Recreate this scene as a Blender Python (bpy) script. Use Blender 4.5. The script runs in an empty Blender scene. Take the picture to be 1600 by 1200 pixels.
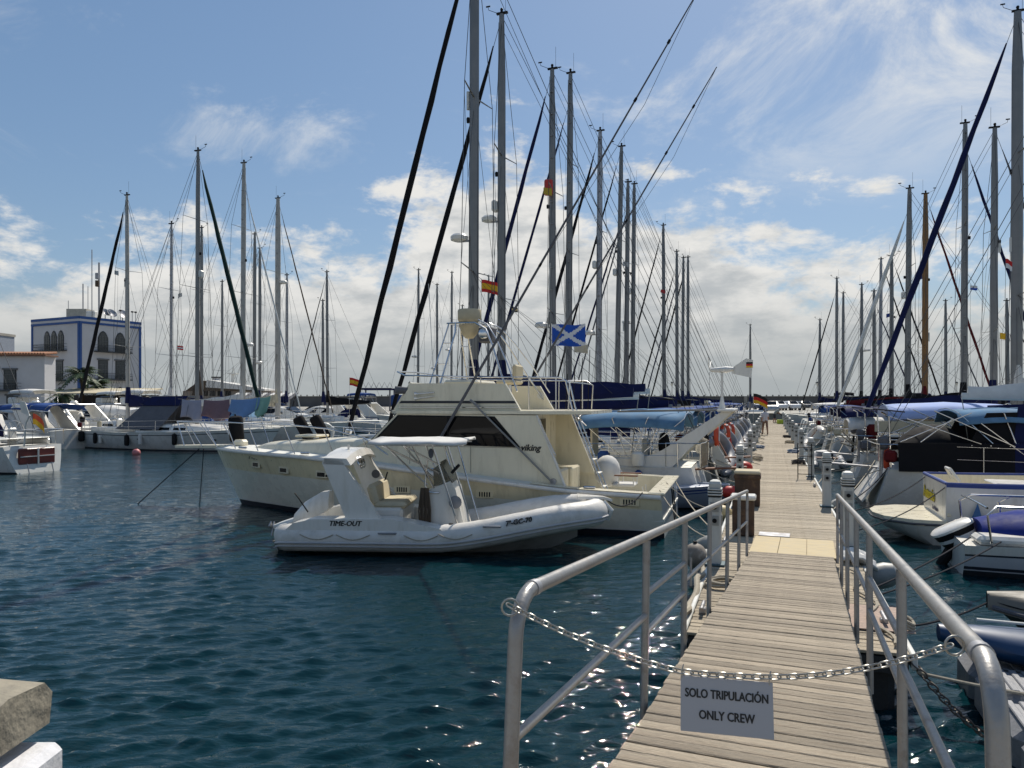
import bpy, math, random
import numpy as np
from mathutils import Vector, Matrix
R = math.radians
random.seed(7)
S = bpy.context.scene
C = S.collection
# ------------------------------------------------------------------ camera, sky, sun, exposure
F, HE, YH = 1150.0, 2.75, 626.0          # focal length in photo pixels, eye height above water, horizon row
cd = bpy.data.cameras.new('camera'); cam = bpy.data.objects.new('camera', cd); C.objects.link(cam)
cam.location = (0, 0, HE); cam.rotation_euler = (R(90), 0, 0)
cd.sensor_width = 36; cd.lens = F/1600*36; cd.shift_y = (YH-600)/1600
cd.clip_start = 0.05; cd.clip_end = 6000
S.camera = cam
S.render.resolution_x = 1024; S.render.resolution_y = 768
SUN_AZ, SUN_EL = R(24), R(50)            # azimuth measured from +Y towards +X
sd = bpy.data.lights.new('sun', 'SUN'); sun = bpy.data.objects.new('sun', sd); C.objects.link(sun)
sd.energy = 5.0; sd.angle = R(0.5); sd.color = (1.0, 0.93, 0.82)
sv = Vector((math.sin(SUN_AZ)*math.cos(SUN_EL), math.cos(SUN_AZ)*math.cos(SUN_EL), math.sin(SUN_EL)))
sun.rotation_euler = sv.to_track_quat('Z', 'Y').to_euler(); sun.location = sv*200
S.view_settings.view_transform = 'Standard'; S.view_settings.look = 'None'
S.view_settings.exposure = 0.0; S.view_settings.gamma = 1.0; S.view_settings.use_curve_mapping = False

def build_world():
    w = bpy.data.worlds.new('World'); S.world = w; w.use_nodes = True
    nt = w.node_tree; N = nt.nodes; L = nt.links; N.clear()
    def nd(t, **k):
        n = N.new(t)
        for a, b in k.items(): setattr(n, a, b)
        return n
    def val(x, s):
        if isinstance(x, (int, float)): s.default_value = x
        else: L.new(x, s)
    def ma(op, a, b=0.0, c=None, clamp=False):
        n = nd('ShaderNodeMath', operation=op); n.use_clamp = clamp
        val(a, n.inputs[0]); val(b, n.inputs[1])
        if c is not None: val(c, n.inputs[2])
        return n.outputs[0]
    def sm(x, lo, hi, a=0.0, b=1.0):
        n = nd('ShaderNodeMapRange', interpolation_type='SMOOTHSTEP')
        val(x, n.inputs[0]); n.inputs[1].default_value = lo; n.inputs[2].default_value = hi
        n.inputs[3].default_value = a; n.inputs[4].default_value = b
        return n.outputs[0]
    def mix(f, a, b):
        n = nd('ShaderNodeMix', data_type='RGBA'); val(f, n.inputs[0])
        for x, s in ((a, n.inputs[6]), (b, n.inputs[7])):
            if isinstance(x, tuple): s.default_value = (*x, 1)
            else: L.new(x, s)
        return n.outputs[2]
    tc = nd('ShaderNodeTexCoord'); g = tc.outputs['Generated']
    sp = nd('ShaderNodeSeparateXYZ'); L.new(g, sp.inputs[0]); x, y, z = sp.outputs
    sky = nd('ShaderNodeTexSky', sky_type='NISHITA'); sky.sun_disc = False
    sky.sun_elevation = SUN_EL; sky.sun_rotation = SUN_AZ
    sky.air_density = 1.2; sky.dust_density = 0.6; sky.ozone_density = 1.6; sky.altitude = 0
    el = ma('ARCSINE', z)                                   # elevation in radians
    az = ma('ARCTAN2', x, y)                                # azimuth, 0 straight ahead
    def noise(sx, sy, sz, sc, det, rough, off=(0,0,0), dist=0.0):
        mp = nd('ShaderNodeMapping'); L.new(g, mp.inputs[0]); mp.inputs[3].default_value = (sx, sy, sz); mp.inputs[1].default_value = off
        n = nd('ShaderNodeTexNoise'); L.new(mp.outputs[0], n.inputs[0]); n.inputs['Scale'].default_value = sc
        n.inputs['Detail'].default_value = det; n.inputs['Roughness'].default_value = rough; n.inputs['Distortion'].default_value = dist
        return n.outputs[0]
    big = noise(1, 1, 2.2, 2.3, 3, 0.5, (3.1, 0.4, 0.2))
    fine = noise(1, 1, 2.1, 9.0, 12, 0.62, (1.7, 2.2, 0.7), 0.15)
    wisp = noise(1, 1.1, 2.0, 2.6, 10, 0.66, (2.8, 9.1, 3.3), 0.9)
    # upper rim of the bank of cumulus: a height that varies round the horizon
    hump = ma('EXPONENT', ma('MULTIPLY', ma('POWER', ma('DIVIDE', ma('SUBTRACT', az, 0.03), 0.23), 2.0), -1.0))
    rim = ma('ADD', ma('ADD', ma('MULTIPLY', big, 0.20), 0.105), ma('MULTIPLY', hump, 0.125))
    d = ma('SUBTRACT', rim, el)                             # >0 inside the bank
    bank = ma('ADD', ma('MULTIPLY', d, 5.2), ma('MULTIPLY', ma('SUBTRACT', fine, 0.5), 2.6))
    cover = sm(bank, -0.05, 0.38)
    cirr = ma('MULTIPLY', sm(wisp, 0.49, 0.72), sm(el, 0.20, 0.40, 0.0, 0.85))
    shade = noise(1, 1, 2.6, 13.0, 8, 0.6, (0.3, 5.1, 1.9))
    body = ma('ADD', ma('MULTIPLY', d, 1.6), ma('MULTIPLY', ma('SUBTRACT', shade, 0.5), 1.5))
    lit = sm(body, -0.05, 0.52)
    ccol = mix(lit, (8.6, 8.5, 8.2), (5.1, 5.4, 5.6))
    skc = mix(0.40, sky.outputs[0], (1.3, 2.75, 5.2))
    a = mix(cirr, skc, (8.8, 8.8, 8.6))
    b = mix(cover, a, ccol)
    hz = sm(el, 0.005, 0.17, 0.88, 0.0)                      # pale marine haze low over the horizon
    c2 = mix(hz, b, (4.1, 4.45, 4.55))
    bg = nd('ShaderNodeBackground'); L.new(c2, bg.inputs[0]); bg.inputs[1].default_value = 0.095
    out = nd('ShaderNodeOutputWorld'); L.new(bg.outputs[0], out.inputs[0])
build_world()

# ------------------------------------------------------------------ helpers
def at(px, py, Y):                       # photo pixel at a chosen distance -> world point
    return Vector(((px-800)/F*Y, Y, HE+(YH-py)/F*Y))
def smooth01(t): t = min(1, max(0, t)); return t*t*(3-2*t)

MATS = {}
def mat(name, col, rough=0.5, metal=0.0, var=0.12, scale=3.0, bump=0.0, bscale=40.0, stretch=(1,1,1), rnd=0.0, coat=0.0,
        stain=None, stain_amt=0.0, stain_scale=2.0, alpha=1.0, trans=0.0, two=None, ior=None, spec=None):
    if name in MATS: return MATS[name]
    m = bpy.data.materials.new(name); m.use_nodes = True; MATS[name] = m
    nt = m.node_tree; N = nt.nodes; L = nt.links
    bs = N['Principled BSDF']
    bs.inputs['Roughness'].default_value = rough; bs.inputs['Metallic'].default_value = metal
    if coat: bs.inputs['Coat Weight'].default_value = coat; bs.inputs['Coat Roughness'].default_value = 0.12
    if spec is None and ('canvas' in name or 'rubber' in name or 'rope' in name): spec = 0.12
    if spec is not None: bs.inputs['Specular IOR Level'].default_value = spec
    if ior: bs.inputs['IOR'].default_value = ior
    bs.inputs['Alpha'].default_value = alpha; bs.inputs['Transmission Weight'].default_value = trans
    tc = N.new('ShaderNodeTexCoord'); mp = N.new('ShaderNodeMapping'); mp.inputs[3].default_value = stretch
    L.new(tc.outputs['Object'], mp.inputs[0])
    no = N.new('ShaderNodeTexNoise'); no.inputs['Scale'].default_value = scale; no.inputs['Detail'].default_value = 6; no.inputs['Roughness'].default_value = 0.6
    L.new(mp.outputs[0], no.inputs[0])
    fac = no.outputs[0]
    mr = N.new('ShaderNodeMapRange'); L.new(fac, mr.inputs[0]); mr.inputs[1].default_value = 0.3; mr.inputs[2].default_value = 0.7
    mr.inputs[3].default_value = 1-var; mr.inputs[4].default_value = 1+var
    mul = mr.outputs[0]
    if rnd:
        oi = N.new('ShaderNodeObjectInfo'); r2 = N.new('ShaderNodeMapRange'); L.new(oi.outputs['Random'], r2.inputs[0])
        r2.inputs[3].default_value = 1-rnd; r2.inputs[4].default_value = 1+rnd
        mm = N.new('ShaderNodeMath'); mm.operation = 'MULTIPLY'; L.new(mul, mm.inputs[0]); L.new(r2.outputs[0], mm.inputs[1]); mul = mm.outputs[0]
    base = N.new('ShaderNodeMix'); base.data_type = 'RGBA'; base.inputs[6].default_value = (*col, 1); base.inputs[7].default_value = (*(two or col), 1)
    L.new(fac, base.inputs[0])
    cur = base.outputs[2]
    if stain:
        ns = N.new('ShaderNodeTexNoise'); ns.inputs['Scale'].default_value = stain_scale; ns.inputs['Detail'].default_value = 9; ns.inputs['Roughness'].default_value = 0.7
        L.new(mp.outputs[0], ns.inputs[0])
        sr = N.new('ShaderNodeMapRange'); L.new(ns.outputs[0], sr.inputs[0]); sr.inputs[1].default_value = 0.5; sr.inputs[2].default_value = 0.72; sr.inputs[4].default_value = stain_amt
        mx = N.new('ShaderNodeMix'); mx.data_type = 'RGBA'; L.new(sr.outputs[0], mx.inputs[0]); L.new(cur, mx.inputs[6]); mx.inputs[7].default_value = (*stain, 1)
        cur = mx.outputs[2]
    vm = N.new('ShaderNodeVectorMath'); vm.operation = 'SCALE'; L.new(cur, vm.inputs[0]); L.new(mul, vm.inputs[3])
    L.new(vm.outputs[0], bs.inputs['Base Color'])
    rr = N.new('ShaderNodeMapRange'); L.new(fac, rr.inputs[0]); rr.inputs[1].default_value = 0.3; rr.inputs[2].default_value = 0.7
    rr.inputs[3].default_value = max(0.02, rough*0.8); rr.inputs[4].default_value = min(1, rough*1.2); L.new(rr.outputs[0], bs.inputs['Roughness'])
    if bump:
        nb = N.new('ShaderNodeTexNoise'); nb.inputs['Scale'].default_value = bscale; nb.inputs['Detail'].default_value = 5; L.new(mp.outputs[0], nb.inputs[0])
        bp = N.new('ShaderNodeBump'); bp.inputs['Strength'].default_value = bump; bp.inputs['Distance'].default_value = 0.02
        L.new(nb.outputs[0], bp.inputs['Height']); L.new(bp.outputs[0], bs.inputs['Normal'])
    return m
GREY = (0.3, 0.28, 0.24)
WHITE = mat('white_gelcoat', (0.70, 0.68, 0.63), 0.32, var=0.05, coat=0.3, stain=(0.44, 0.40, 0.31), stain_amt=0.5, stain_scale=1.8, stretch=(2.2, 2.2, 0.5))
CREAM = mat('cream_gelcoat', (0.72, 0.63, 0.42), 0.3, var=0.05, coat=0.35, stain=(0.42, 0.34, 0.20), stain_amt=0.55, stain_scale=1.6, stretch=(2.2, 2.2, 0.45))
HOUSE = mat('cream_house_gelcoat', (0.74, 0.68, 0.52), 0.3, var=0.04, coat=0.3, stain=(0.48, 0.42, 0.30), stain_amt=0.5, stain_scale=1.6, stretch=(2.2, 2.2, 0.45))
DECK = mat('deck_nonskid', (0.70, 0.69, 0.63), 0.6, var=0.07, scale=2.0, bump=0.15, bscale=120, stain=(0.45, 0.42, 0.36), stain_amt=0.3)
OFFW = mat('offwhite_paint', (0.62, 0.62, 0.58), 0.4, var=0.07, stain=(0.4, 0.36, 0.3), stain_amt=0.3)
TUBEG = mat('hypalon_white', (0.62, 0.60, 0.56), 0.5, var=0.08, bump=0.18, bscale=14, stain=(0.36, 0.33, 0.27), stain_amt=0.6, stain_scale=2.2, stretch=(1, 1.6, 0.7))
HYPG = mat('hypalon_grey', (0.22, 0.23, 0.25), 0.55, var=0.1, bump=0.1, stain=(0.12, 0.11, 0.1), stain_amt=0.4)
GLASS = mat('dark_glass', (0.004, 0.0045, 0.006), 0.05, var=0.2, ior=1.33)
CLEAR = mat('clear_vinyl', (0.5, 0.52, 0.5), 0.08, alpha=0.35, var=0.1)
SMOKE = mat('smoked_acrylic', (0.10, 0.09, 0.05), 0.08, alpha=0.75, var=0.1)
ALU = mat('aluminium', (0.21, 0.21, 0.205), 0.42, metal=0.35, var=0.12, scale=1.5, stain=(0.25, 0.24, 0.22), stain_amt=0.4)
ALUW = mat('white_mast_paint', (0.42, 0.40, 0.36), 0.4, var=0.08, scale=1.5, stain=(0.35, 0.32, 0.27), stain_amt=0.35)
STEEL = mat('stainless', (0.62, 0.62, 0.62), 0.16, metal=1.0, var=0.08)
GALV = mat('galvanised', (0.30, 0.295, 0.285), 0.42, metal=0.5, var=0.16, scale=9, bump=0.08, bscale=90, stain=(0.16, 0.13, 0.10), stain_amt=0.85, stain_scale=9)
GALVW = mat('worn_pipe', (0.36, 0.36, 0.37), 0.42, metal=0.55, var=0.2, scale=8, stain=(0.15, 0.11, 0.08), stain_amt=0.8, stain_scale=9)
CHAIN = mat('chain_steel', (0.34, 0.33, 0.30), 0.42, metal=0.8, var=0.3, scale=30)
WIRE = mat('rigging_wire', (0.06, 0.06, 0.06), 0.5, metal=0.2)
ROPE = mat('rope', (0.38, 0.34, 0.27), 0.85, var=0.2, scale=30)
ROPED = mat('dark_rope', (0.03, 0.03, 0.035), 0.8, var=0.3, scale=30)
BLACK = mat('black_rubber', (0.015, 0.015, 0.016), 0.55, var=0.2)
BLKC = mat('black_canvas', (0.012, 0.012, 0.014), 0.85, var=0.25, bump=0.2, bscale=6)
NAVY = mat('navy_canvas', (0.012, 0.016, 0.06), 0.85, var=0.25, bump=0.25, bscale=6)
BLUEC = mat('blue_canvas', (0.03, 0.07, 0.22), 0.8, var=0.2, bump=0.25, bscale=6)
SKYC = mat('faded_blue_canvas', (0.10, 0.20, 0.32), 0.8, var=0.18, bump=0.25, bscale=5)
PALEC = mat('pale_blue_canvas', (0.34, 0.42, 0.66), 0.8, var=0.1, bump=0.2, bscale=5)
GREENC = mat('dark_green_canvas', (0.015, 0.035, 0.03), 0.85, var=0.25, bump=0.2, bscale=6)
BEIGEC = mat('beige_canvas', (0.52, 0.46, 0.33), 0.85, var=0.12, bump=0.2, bscale=6)
GREYC = mat('grey_canvas', (0.12, 0.12, 0.13), 0.85, var=0.15, bump=0.2, bscale=6)
WHTC = mat('white_canvas', (0.62, 0.61, 0.58), 0.8, var=0.1, bump=0.3, bscale=5)
REDC = mat('dark_red_canvas', (0.10, 0.012, 0.014), 0.8, var=0.2)
BROWNC = mat('brown_canvas', (0.10, 0.075, 0.055), 0.85, var=0.2)
TEAK = mat('teak', (0.16, 0.06, 0.025), 0.5, var=0.3, scale=6, stretch=(1, 8, 8))
REDT = mat('mahogany_red', (0.12, 0.022, 0.018), 0.4, var=0.25, scale=4, stretch=(1, 6, 6))
WOODM = mat('varnished_spruce', (0.22, 0.11, 0.03), 0.4, var=0.25, scale=2, stretch=(6, 6, 0.5))
ORANGE = mat('orange_plastic', (0.62, 0.07, 0.02), 0.5, var=0.1)
RED = mat('red_paint', (0.5, 0.03, 0.02), 0.5, var=0.1)
YELLOW = mat('yellow_plastic', (0.55, 0.40, 0.03), 0.5, var=0.1)
BUFF = mat('buff_buoy', (0.55, 0.42, 0.20), 0.5, var=0.15, stain=(0.2, 0.13, 0.06), stain_amt=0.6)
BLUEP = mat('blue_plastic', (0.004, 0.035, 0.10), 0.4, var=0.15)
BLUEL = mat('blue_rim_paint', (0.02, 0.05, 0.22), 0.4)
NAVYP = mat('navy_hull_paint', (0.012, 0.016, 0.055), 0.25, coat=0.3)
BOOT = mat('boot_stripe', (0.02, 0.022, 0.03), 0.5)
ANTIF = mat('antifouling', (0.015, 0.02, 0.025), 0.8, var=0.4, bump=0.3)
MARK = mat('lettering_black', (0.012, 0.012, 0.012), 0.5)
MARKB = mat('lettering_navy', (0.02, 0.03, 0.10), 0.5)

class MB:
    def __init__(s): s.v = []; s.f = []; s.m = []
    def add(s, vs, fs, mi=0):
        o = len(s.v); s.v += [tuple(p) for p in vs]; s.f += [tuple(i+o for i in f) for f in fs]
        s.m += [mi]*len(fs) if isinstance(mi, int) else list(mi); return s
    def box(s, c, d, mi=0, M=None, bev=0.0):
        x, y, z = d[0]/2, d[1]/2, d[2]/2
        if bev:
            b = min(bev, x*.9, y*.9, z*.9); pts = []
            fs = []
            idx = {}
            for sx in (-1, 1):
                for sy in (-1, 1):
                    for sz in (-1, 1):
                        for k in range(3):
                            p = [sx*x, sy*y, sz*z]
                            for j in range(3):
                                if j != k: p[j] -= (sx, sy, sz)[j]*b
                            idx[(sx, sy, sz, k)] = len(pts); pts.append(Vector(p))
            I = idx
            for sg in (-1, 1):
                for k in range(3):
                    a, b2 = [j for j in range(3) if j != k]
                    q = []
                    for u, w in ((-1, -1), (1, -1), (1, 1), (-1, 1)):
                        t = [0, 0, 0]; t[k] = sg; t[a] = u; t[b2] = w; q.append(I[(*t, k)])
                    n = (pts[q[1]]-pts[q[0]]).cross(pts[q[2]]-pts[q[0]])
                    fs.append(q if n[k]*sg > 0 else q[::-1])
            for k in range(3):                                  # edges along axis k
                a, b2 = [j for j in range(3) if j != k]
                for u in (-1, 1):
                    for w in (-1, 1):
                        q = []
                        for sg, kk in ((-1, a), (1, a), (1, b2), (-1, b2)):
                            t = [0, 0, 0]; t[k] = sg; t[a] = u; t[b2] = w; q.append(I[(*t, kk)])
                        n = (pts[q[1]]-pts[q[0]]).cross(pts[q[2]]-pts[q[0]]); o = Vector([0, 0, 0]); o[a] = u; o[b2] = w
                        fs.append(q if n.dot(o) > 0 else q[::-1])
            for sx in (-1, 1):
                for sy in (-1, 1):
                    for sz in (-1, 1):
                        q = [I[(sx, sy, sz, k)] for k in range(3)]
                        n = (pts[q[1]]-pts[q[0]]).cross(pts[q[2]]-pts[q[0]])
                        fs.append(q if n.dot(Vector((sx, sy, sz))) > 0 else q[::-1])
        else:
            pts = [Vector((sx*x, sy*y, sz*z)) for sx in (-1, 1) for sy in (-1, 1) for sz in (-1, 1)]
            fs = [(0,1,3,2), (4,6,7,5), (0,4,5,1), (2,3,7,6), (0,2,6,4), (1,5,7,3)]
        if M is not None: pts = [M @ p for p in pts]
        c = Vector(c)
        return s.add([p+c for p in pts], fs, mi)
    def tube(s, pts, r, n=8, mi=0, closed=False, caps=True, flat=1.0):
        pts = [Vector(p) for p in pts]; k = len(pts)
        rs = [r]*k if isinstance(r, (int, float)) else list(r)
        T = []
        for i in range(k):
            a = pts[(i-1) % k] if (closed or i > 0) else pts[i]; b = pts[(i+1) % k] if (closed or i < k-1) else pts[i]
            t = (b-a); T.append(t.normalized() if t.length > 1e-9 else Vector((0, 0, 1)))
        u = T[0].cross(Vector((0, 0, 1)))
        if u.length < 1e-3: u = Vector((1, 0, 0))
        u.normalize(); vs = []
        for i in range(k):
            u = (u - T[i]*u.dot(T[i])); u.normalize(); w = T[i].cross(u)
            for j in range(n):
                a = 2*math.pi*(j+.5)/n; vs.append(pts[i]+u*math.cos(a)*rs[i]+w*math.sin(a)*rs[i]*flat)
        fs = []
        for i in range(k if closed else k-1):
            for j in range(n):
                i2 = (i+1) % k; fs.append((i*n+j, i*n+(j+1) % n, i2*n+(j+1) % n, i2*n+j))
        if caps and not closed:
            fs.append(tuple(range(n))[::-1]); fs.append(tuple((k-1)*n+j for j in range(n)))
        return s.add(vs, fs, mi)
    def loft(s, rings, closed=False, caps=(False, False), mi=0, mfun=None, flip=False):
        n = len(rings[0]); vs = [p for r in rings for p in r]; fs = []; ms = []
        for i in range(len(rings)-1):
            for j in range(n if closed else n-1):
                f = (i*n+j, i*n+(j+1) % n, (i+1)*n+(j+1) % n, (i+1)*n+j)
                fs.append(f[::-1] if flip else f); ms.append(mfun(i, j) if mfun else mi)
        for e, on in ((0, caps[0]), (1, caps[1])):
            if on:
                b = 0 if e == 0 else (len(rings)-1)*n; f = tuple(b+j for j in range(n))
                fs.append(f if (e == 1) != flip else f[::-1]); ms.append(mfun(0, 0) if mfun else mi)
        return s.add(vs, fs, ms)
    def lathe(s, prof, n=12, c=(0, 0, 0), M=None, mi=0):
        rings = []
        c = Vector(c)
        for r, z in prof:
            ring = [Vector((r*math.cos(2*math.pi*j/n), r*math.sin(2*math.pi*j/n), z)) for j in range(n)]
            if M is not None: ring = [M @ p for p in ring]
            rings.append([p+c for p in ring])
        return s.loft(rings, closed=True, caps=(True, True), mi=mi)
    def prism(s, poly, ext, mi=0):
        poly = [Vector(p) for p in poly]; e = Vector(ext); n = len(poly)
        nn = Vector((0, 0, 0))
        for i in range(n): nn += poly[i].cross(poly[(i+1) % n])
        if nn.dot(e) > 0: poly = poly[::-1]
        vs = poly+[p+e for p in poly]
        fs = [tuple(range(n)), tuple(range(2*n-1, n-1, -1))]+[((i+1) % n, i, n+i, n+(i+1) % n) for i in range(n)]
        return s.add(vs, fs, mi)
    def ball(s, c, r, n=12, k=8, mi=0):
        if isinstance(r, (int, float)): r = (r, r, r)
        rings = []
        for i in range(k+1):
            a = -math.pi/2+math.pi*i/k; ca = max(math.cos(a), 0.001)
            rings.append([Vector((c[0]+r[0]*ca*math.cos(2*math.pi*j/n), c[1]+r[1]*ca*math.sin(2*math.pi*j/n), c[2]+r[2]*math.sin(a))) for j in range(n)])
        return s.loft(rings, closed=True, mi=mi)
    def mesh(s, name, mats, smooth=35):
        me = bpy.data.meshes.new(name); me.from_pydata(s.v, [], s.f)
        for m in (mats if isinstance(mats, (list, tuple)) else [mats]): me.materials.append(m)
        me.polygons.foreach_set('material_index', s.m)
        if smooth:
            me.polygons.foreach_set('use_smooth', [True]*len(s.f)); me.update()
            me.set_sharp_from_angle(angle=R(smooth))
        me.update(); return me
    def build(s, name, mats, parent=None, smooth=35, loc=None, rot=None, label=None):
        return link(name, s.mesh(name, mats, smooth), parent, loc, rot, label)
def link(name, me, parent=None, loc=None, rot=None, label=None):
    o = bpy.data.objects.new(name, me); C.objects.link(o)
    if parent: o.parent = parent
    if loc is not None: o.location = loc
    if rot is not None: o.rotation_euler = rot
    if label: o['label'] = label
    return o
def tag(o, label, cat, group=None):
    o['label'] = label; o['category'] = cat
    if group: o['group'] = group
    return o
def struct(o): o['kind'] = 'structure'; return o
def thing(name, label, cat, loc=(0, 0, 0), rz=0.0, group=None):
    o = bpy.data.objects.new(name, None); C.objects.link(o); o.location = loc; o.rotation_euler = (0, 0, rz)
    o.empty_display_size = 0.3
    return tag(o, label, cat, group)
def copy_tree(o, parent=None):
    c = o.copy(); C.objects.link(c)
    if parent: c.parent = parent
    for ch in list(o.children): copy_tree(ch, c)
    return c
def text(name, s, size, material, parent, M, extrude=0.002, align='LEFT', sx=1.0, shear=0.0, bold=0.035):
    cu = bpy.data.curves.new(name, 'FONT'); cu.body = s; cu.size = size; cu.extrude = extrude; cu.align_x = align; cu.shear = shear
    cu.resolution_u = 3
    to = bpy.data.objects.new(name, cu); me = bpy.data.meshes.new_from_object(to)
    bpy.data.objects.remove(to); bpy.data.curves.remove(cu)
    if sx != 1.0: me.transform(Matrix.Diagonal((sx, 1, 1, 1)))
    me.materials.clear(); me.materials.append(material)
    if bold:
        import bmesh
        bm = bmesh.new(); b = bold*size
        for k, (dx, dy) in enumerate(((-b, 0), (b, 0), (0, -b*.6), (0, b*.6))):
            m2 = me.copy(); m2.transform(Matrix.Translation((dx, dy, k*.0003))); bm.from_mesh(m2); bpy.data.meshes.remove(m2)
        bm.to_mesh(me); bm.free()
    o = link(name, me, parent); o.matrix_local = M; return o
def frame(origin, xdir, ydir):          # local text frame: x along the writing, y up
    x = Vector(xdir).normalized(); z = x.cross(Vector(ydir)).normalized(); y = z.cross(x)
    m = Matrix((x, y, z)).transposed().to_4x4(); m.translation = Vector(origin); return m
PD = Vector((0.332, 0.943, 0)); PD.normalize()           # the way the pier runs
PN = Vector((-PD.y, PD.x, 0))                            # to its left
PZ = 0.55                                                # deck height
P0 = Vector((2.56, 6.70, 0))                             # middle of the near end of the pier
PL = 82.0
def on_pier(s, lat, z=PZ): p = P0+PD*s+PN*lat; return Vector((p.x, p.y, z))
def rz_of(d): return math.atan2(d.y, d.x)

# ------------------------------------------------------------------ water
def build_water():
    rng = np.random.default_rng(5)
    ys = [0.3]
    while ys[-1] < 150: ys.append(ys[-1]+(0.12 if ys[-1] < 3 else max(0.032, 0.0036*ys[-1]**1.12)))
    ys = np.array(ys); nx = 460
    t = np.linspace(-1, 1, nx)
    half = 1.6+0.86*ys
    X = half[:, None]*t[None, :]+(0.06*ys)[:, None]; Y = np.repeat(ys[:, None], nx, 1)
    Z = np.zeros_like(X)
    wd = R(104)                                           # wind waves run roughly across the view
    for i in range(72):
        lam = 0.12*(0.46/0.12)**rng.random(); k = 2*np.pi/lam
        a = wd+rng.normal(0, 0.33); amp = 0.0046*lam**0.55
        ph = rng.random()*6.28
        fade = np.clip(1.25-(0.0036*Y**1.12*3.0)/lam, 0, 1)
        s = np.sin(k*(X*np.cos(a)+Y*np.sin(a))+ph)
        Z += amp*fade*(s+0.28*np.cos(2*(k*(X*np.cos(a)+Y*np.sin(a))+ph)))
    Z = Z+0.9*np.maximum(Z, 0)**1.6*9.0                     # pinch the crests
    patch = 0.75+0.35*np.sin(X*0.31+0.6)*np.sin(Y*0.23+1.1)
    for lam, aa, am in ((1.3, 1.9, .005), (1.9, 1.55, .006), (2.7, 2.15, .007)): Z += am*np.sin(2*np.pi/lam*(X*np.cos(aa)+Y*np.sin(aa))+lam*5)
    Z *= patch
    edge = np.minimum(1, (1-np.abs(t))*12)[None, :]*np.minimum(1, (150-Y)/20)
    Z *= np.clip(edge, 0, 1)
    ny = len(ys)
    v = np.stack([X, Y, Z], -1).reshape(-1, 3)
    idx = np.arange(ny*nx).reshape(ny, nx)
    f = np.stack([idx[:-1, :-1], idx[:-1, 1:], idx[1:, 1:], idx[1:, :-1]], -1).reshape(-1, 4)
    # outer sheet out to the horizon, joined round the rim
    me = bpy.data.meshes.new('water')
    n0 = len(v)
    rim = list(idx[0, :])+list(idx[1:, -1])+list(idx[-1, -2::-1])+list(idx[-2:0:-1, 0])
    cx, cy = 5.0, 60.0; out = []
    for i in rim:
        d = v[i, :2]-(cx, cy); d = d/np.linalg.norm(d); out.append((cx+d[0]*3500, cy+d[1]*3500, 0))
    v = np.vstack([v, np.array(out)]); m = len(rim)
    rimf = np.array([(rim[i], n0+i, n0+(i+1) % m, rim[(i+1) % m]) for i in range(m)])
    f = np.vstack([f, rimf])
    me.vertices.add(len(v)); me.vertices.foreach_set('co', v.astype(np.float32).ravel())
    me.loops.add(f.size); me.loops.foreach_set('vertex_index', f.astype(np.int32).ravel())
    me.polygons.add(len(f)); me.polygons.foreach_set('loop_start', np.arange(0, f.size, 4, dtype=np.int32))
    me.polygons.foreach_set('loop_total', np.full(len(f), 4, dtype=np.int32))
    me.polygons.foreach_set('use_smooth', np.ones(len(f), dtype=bool)); me.update(calc_edges=True); me.validate()
    m_ = bpy.data.materials.new('sea_water'); m_.use_nodes = True; nt = m_.node_tree; N = nt.nodes; L = nt.links; bs = N['Principled BSDF']
    bs.inputs['IOR'].default_value = 1.36; bs.inputs['Roughness'].default_value = 0.025
    tc = N.new('ShaderNodeTexCoord')
    def noise(sc, det, st, rot=0.0):
        mp = N.new('ShaderNodeMapping'); mp.inputs[3].default_value = st; mp.inputs[2].default_value = (0, 0, rot); L.new(tc.outputs['Object'], mp.inputs[0])
        n = N.new('ShaderNodeTexNoise'); n.inputs['Scale'].default_value = sc; n.inputs['Detail'].default_value = det; n.inputs['Roughness'].default_value = 0.55
        L.new(mp.outputs[0], n.inputs[0]); return n.outputs[0]
    n1 = noise(8.5, 4, (0.45, 1.5, 1), -0.25); n2 = noise(3.4, 3, (0.42, 1.5, 1), -0.22)
    b1 = N.new('ShaderNodeBump'); b1.inputs['Strength'].default_value = 0.50; b1.inputs['Distance'].default_value = 0.032; L.new(n1, b1.inputs['Height'])
    b2 = N.new('ShaderNodeBump'); b2.inputs['Strength'].default_value = 0.40; b2.inputs['Distance'].default_value = 0.055; L.new(n2, b2.inputs['Height']); L.new(b1.outputs[0], b2.inputs['Normal'])
    L.new(b2.outputs[0], bs.inputs['Normal'])
    lg = noise(0.05, 3, (1, 1, 1)); mx = N.new('ShaderNodeMix'); mx.data_type = 'RGBA'; L.new(lg, mx.inputs[0])
    mx.inputs[6].default_value = (0.001, 0.016, 0.022, 1); mx.inputs[7].default_value = (0.0018, 0.029, 0.037, 1); L.new(mx.outputs[2], bs.inputs['Base Color'])
    me.materials.append(m_)
    struct(link('water', me))
build_water()
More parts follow.
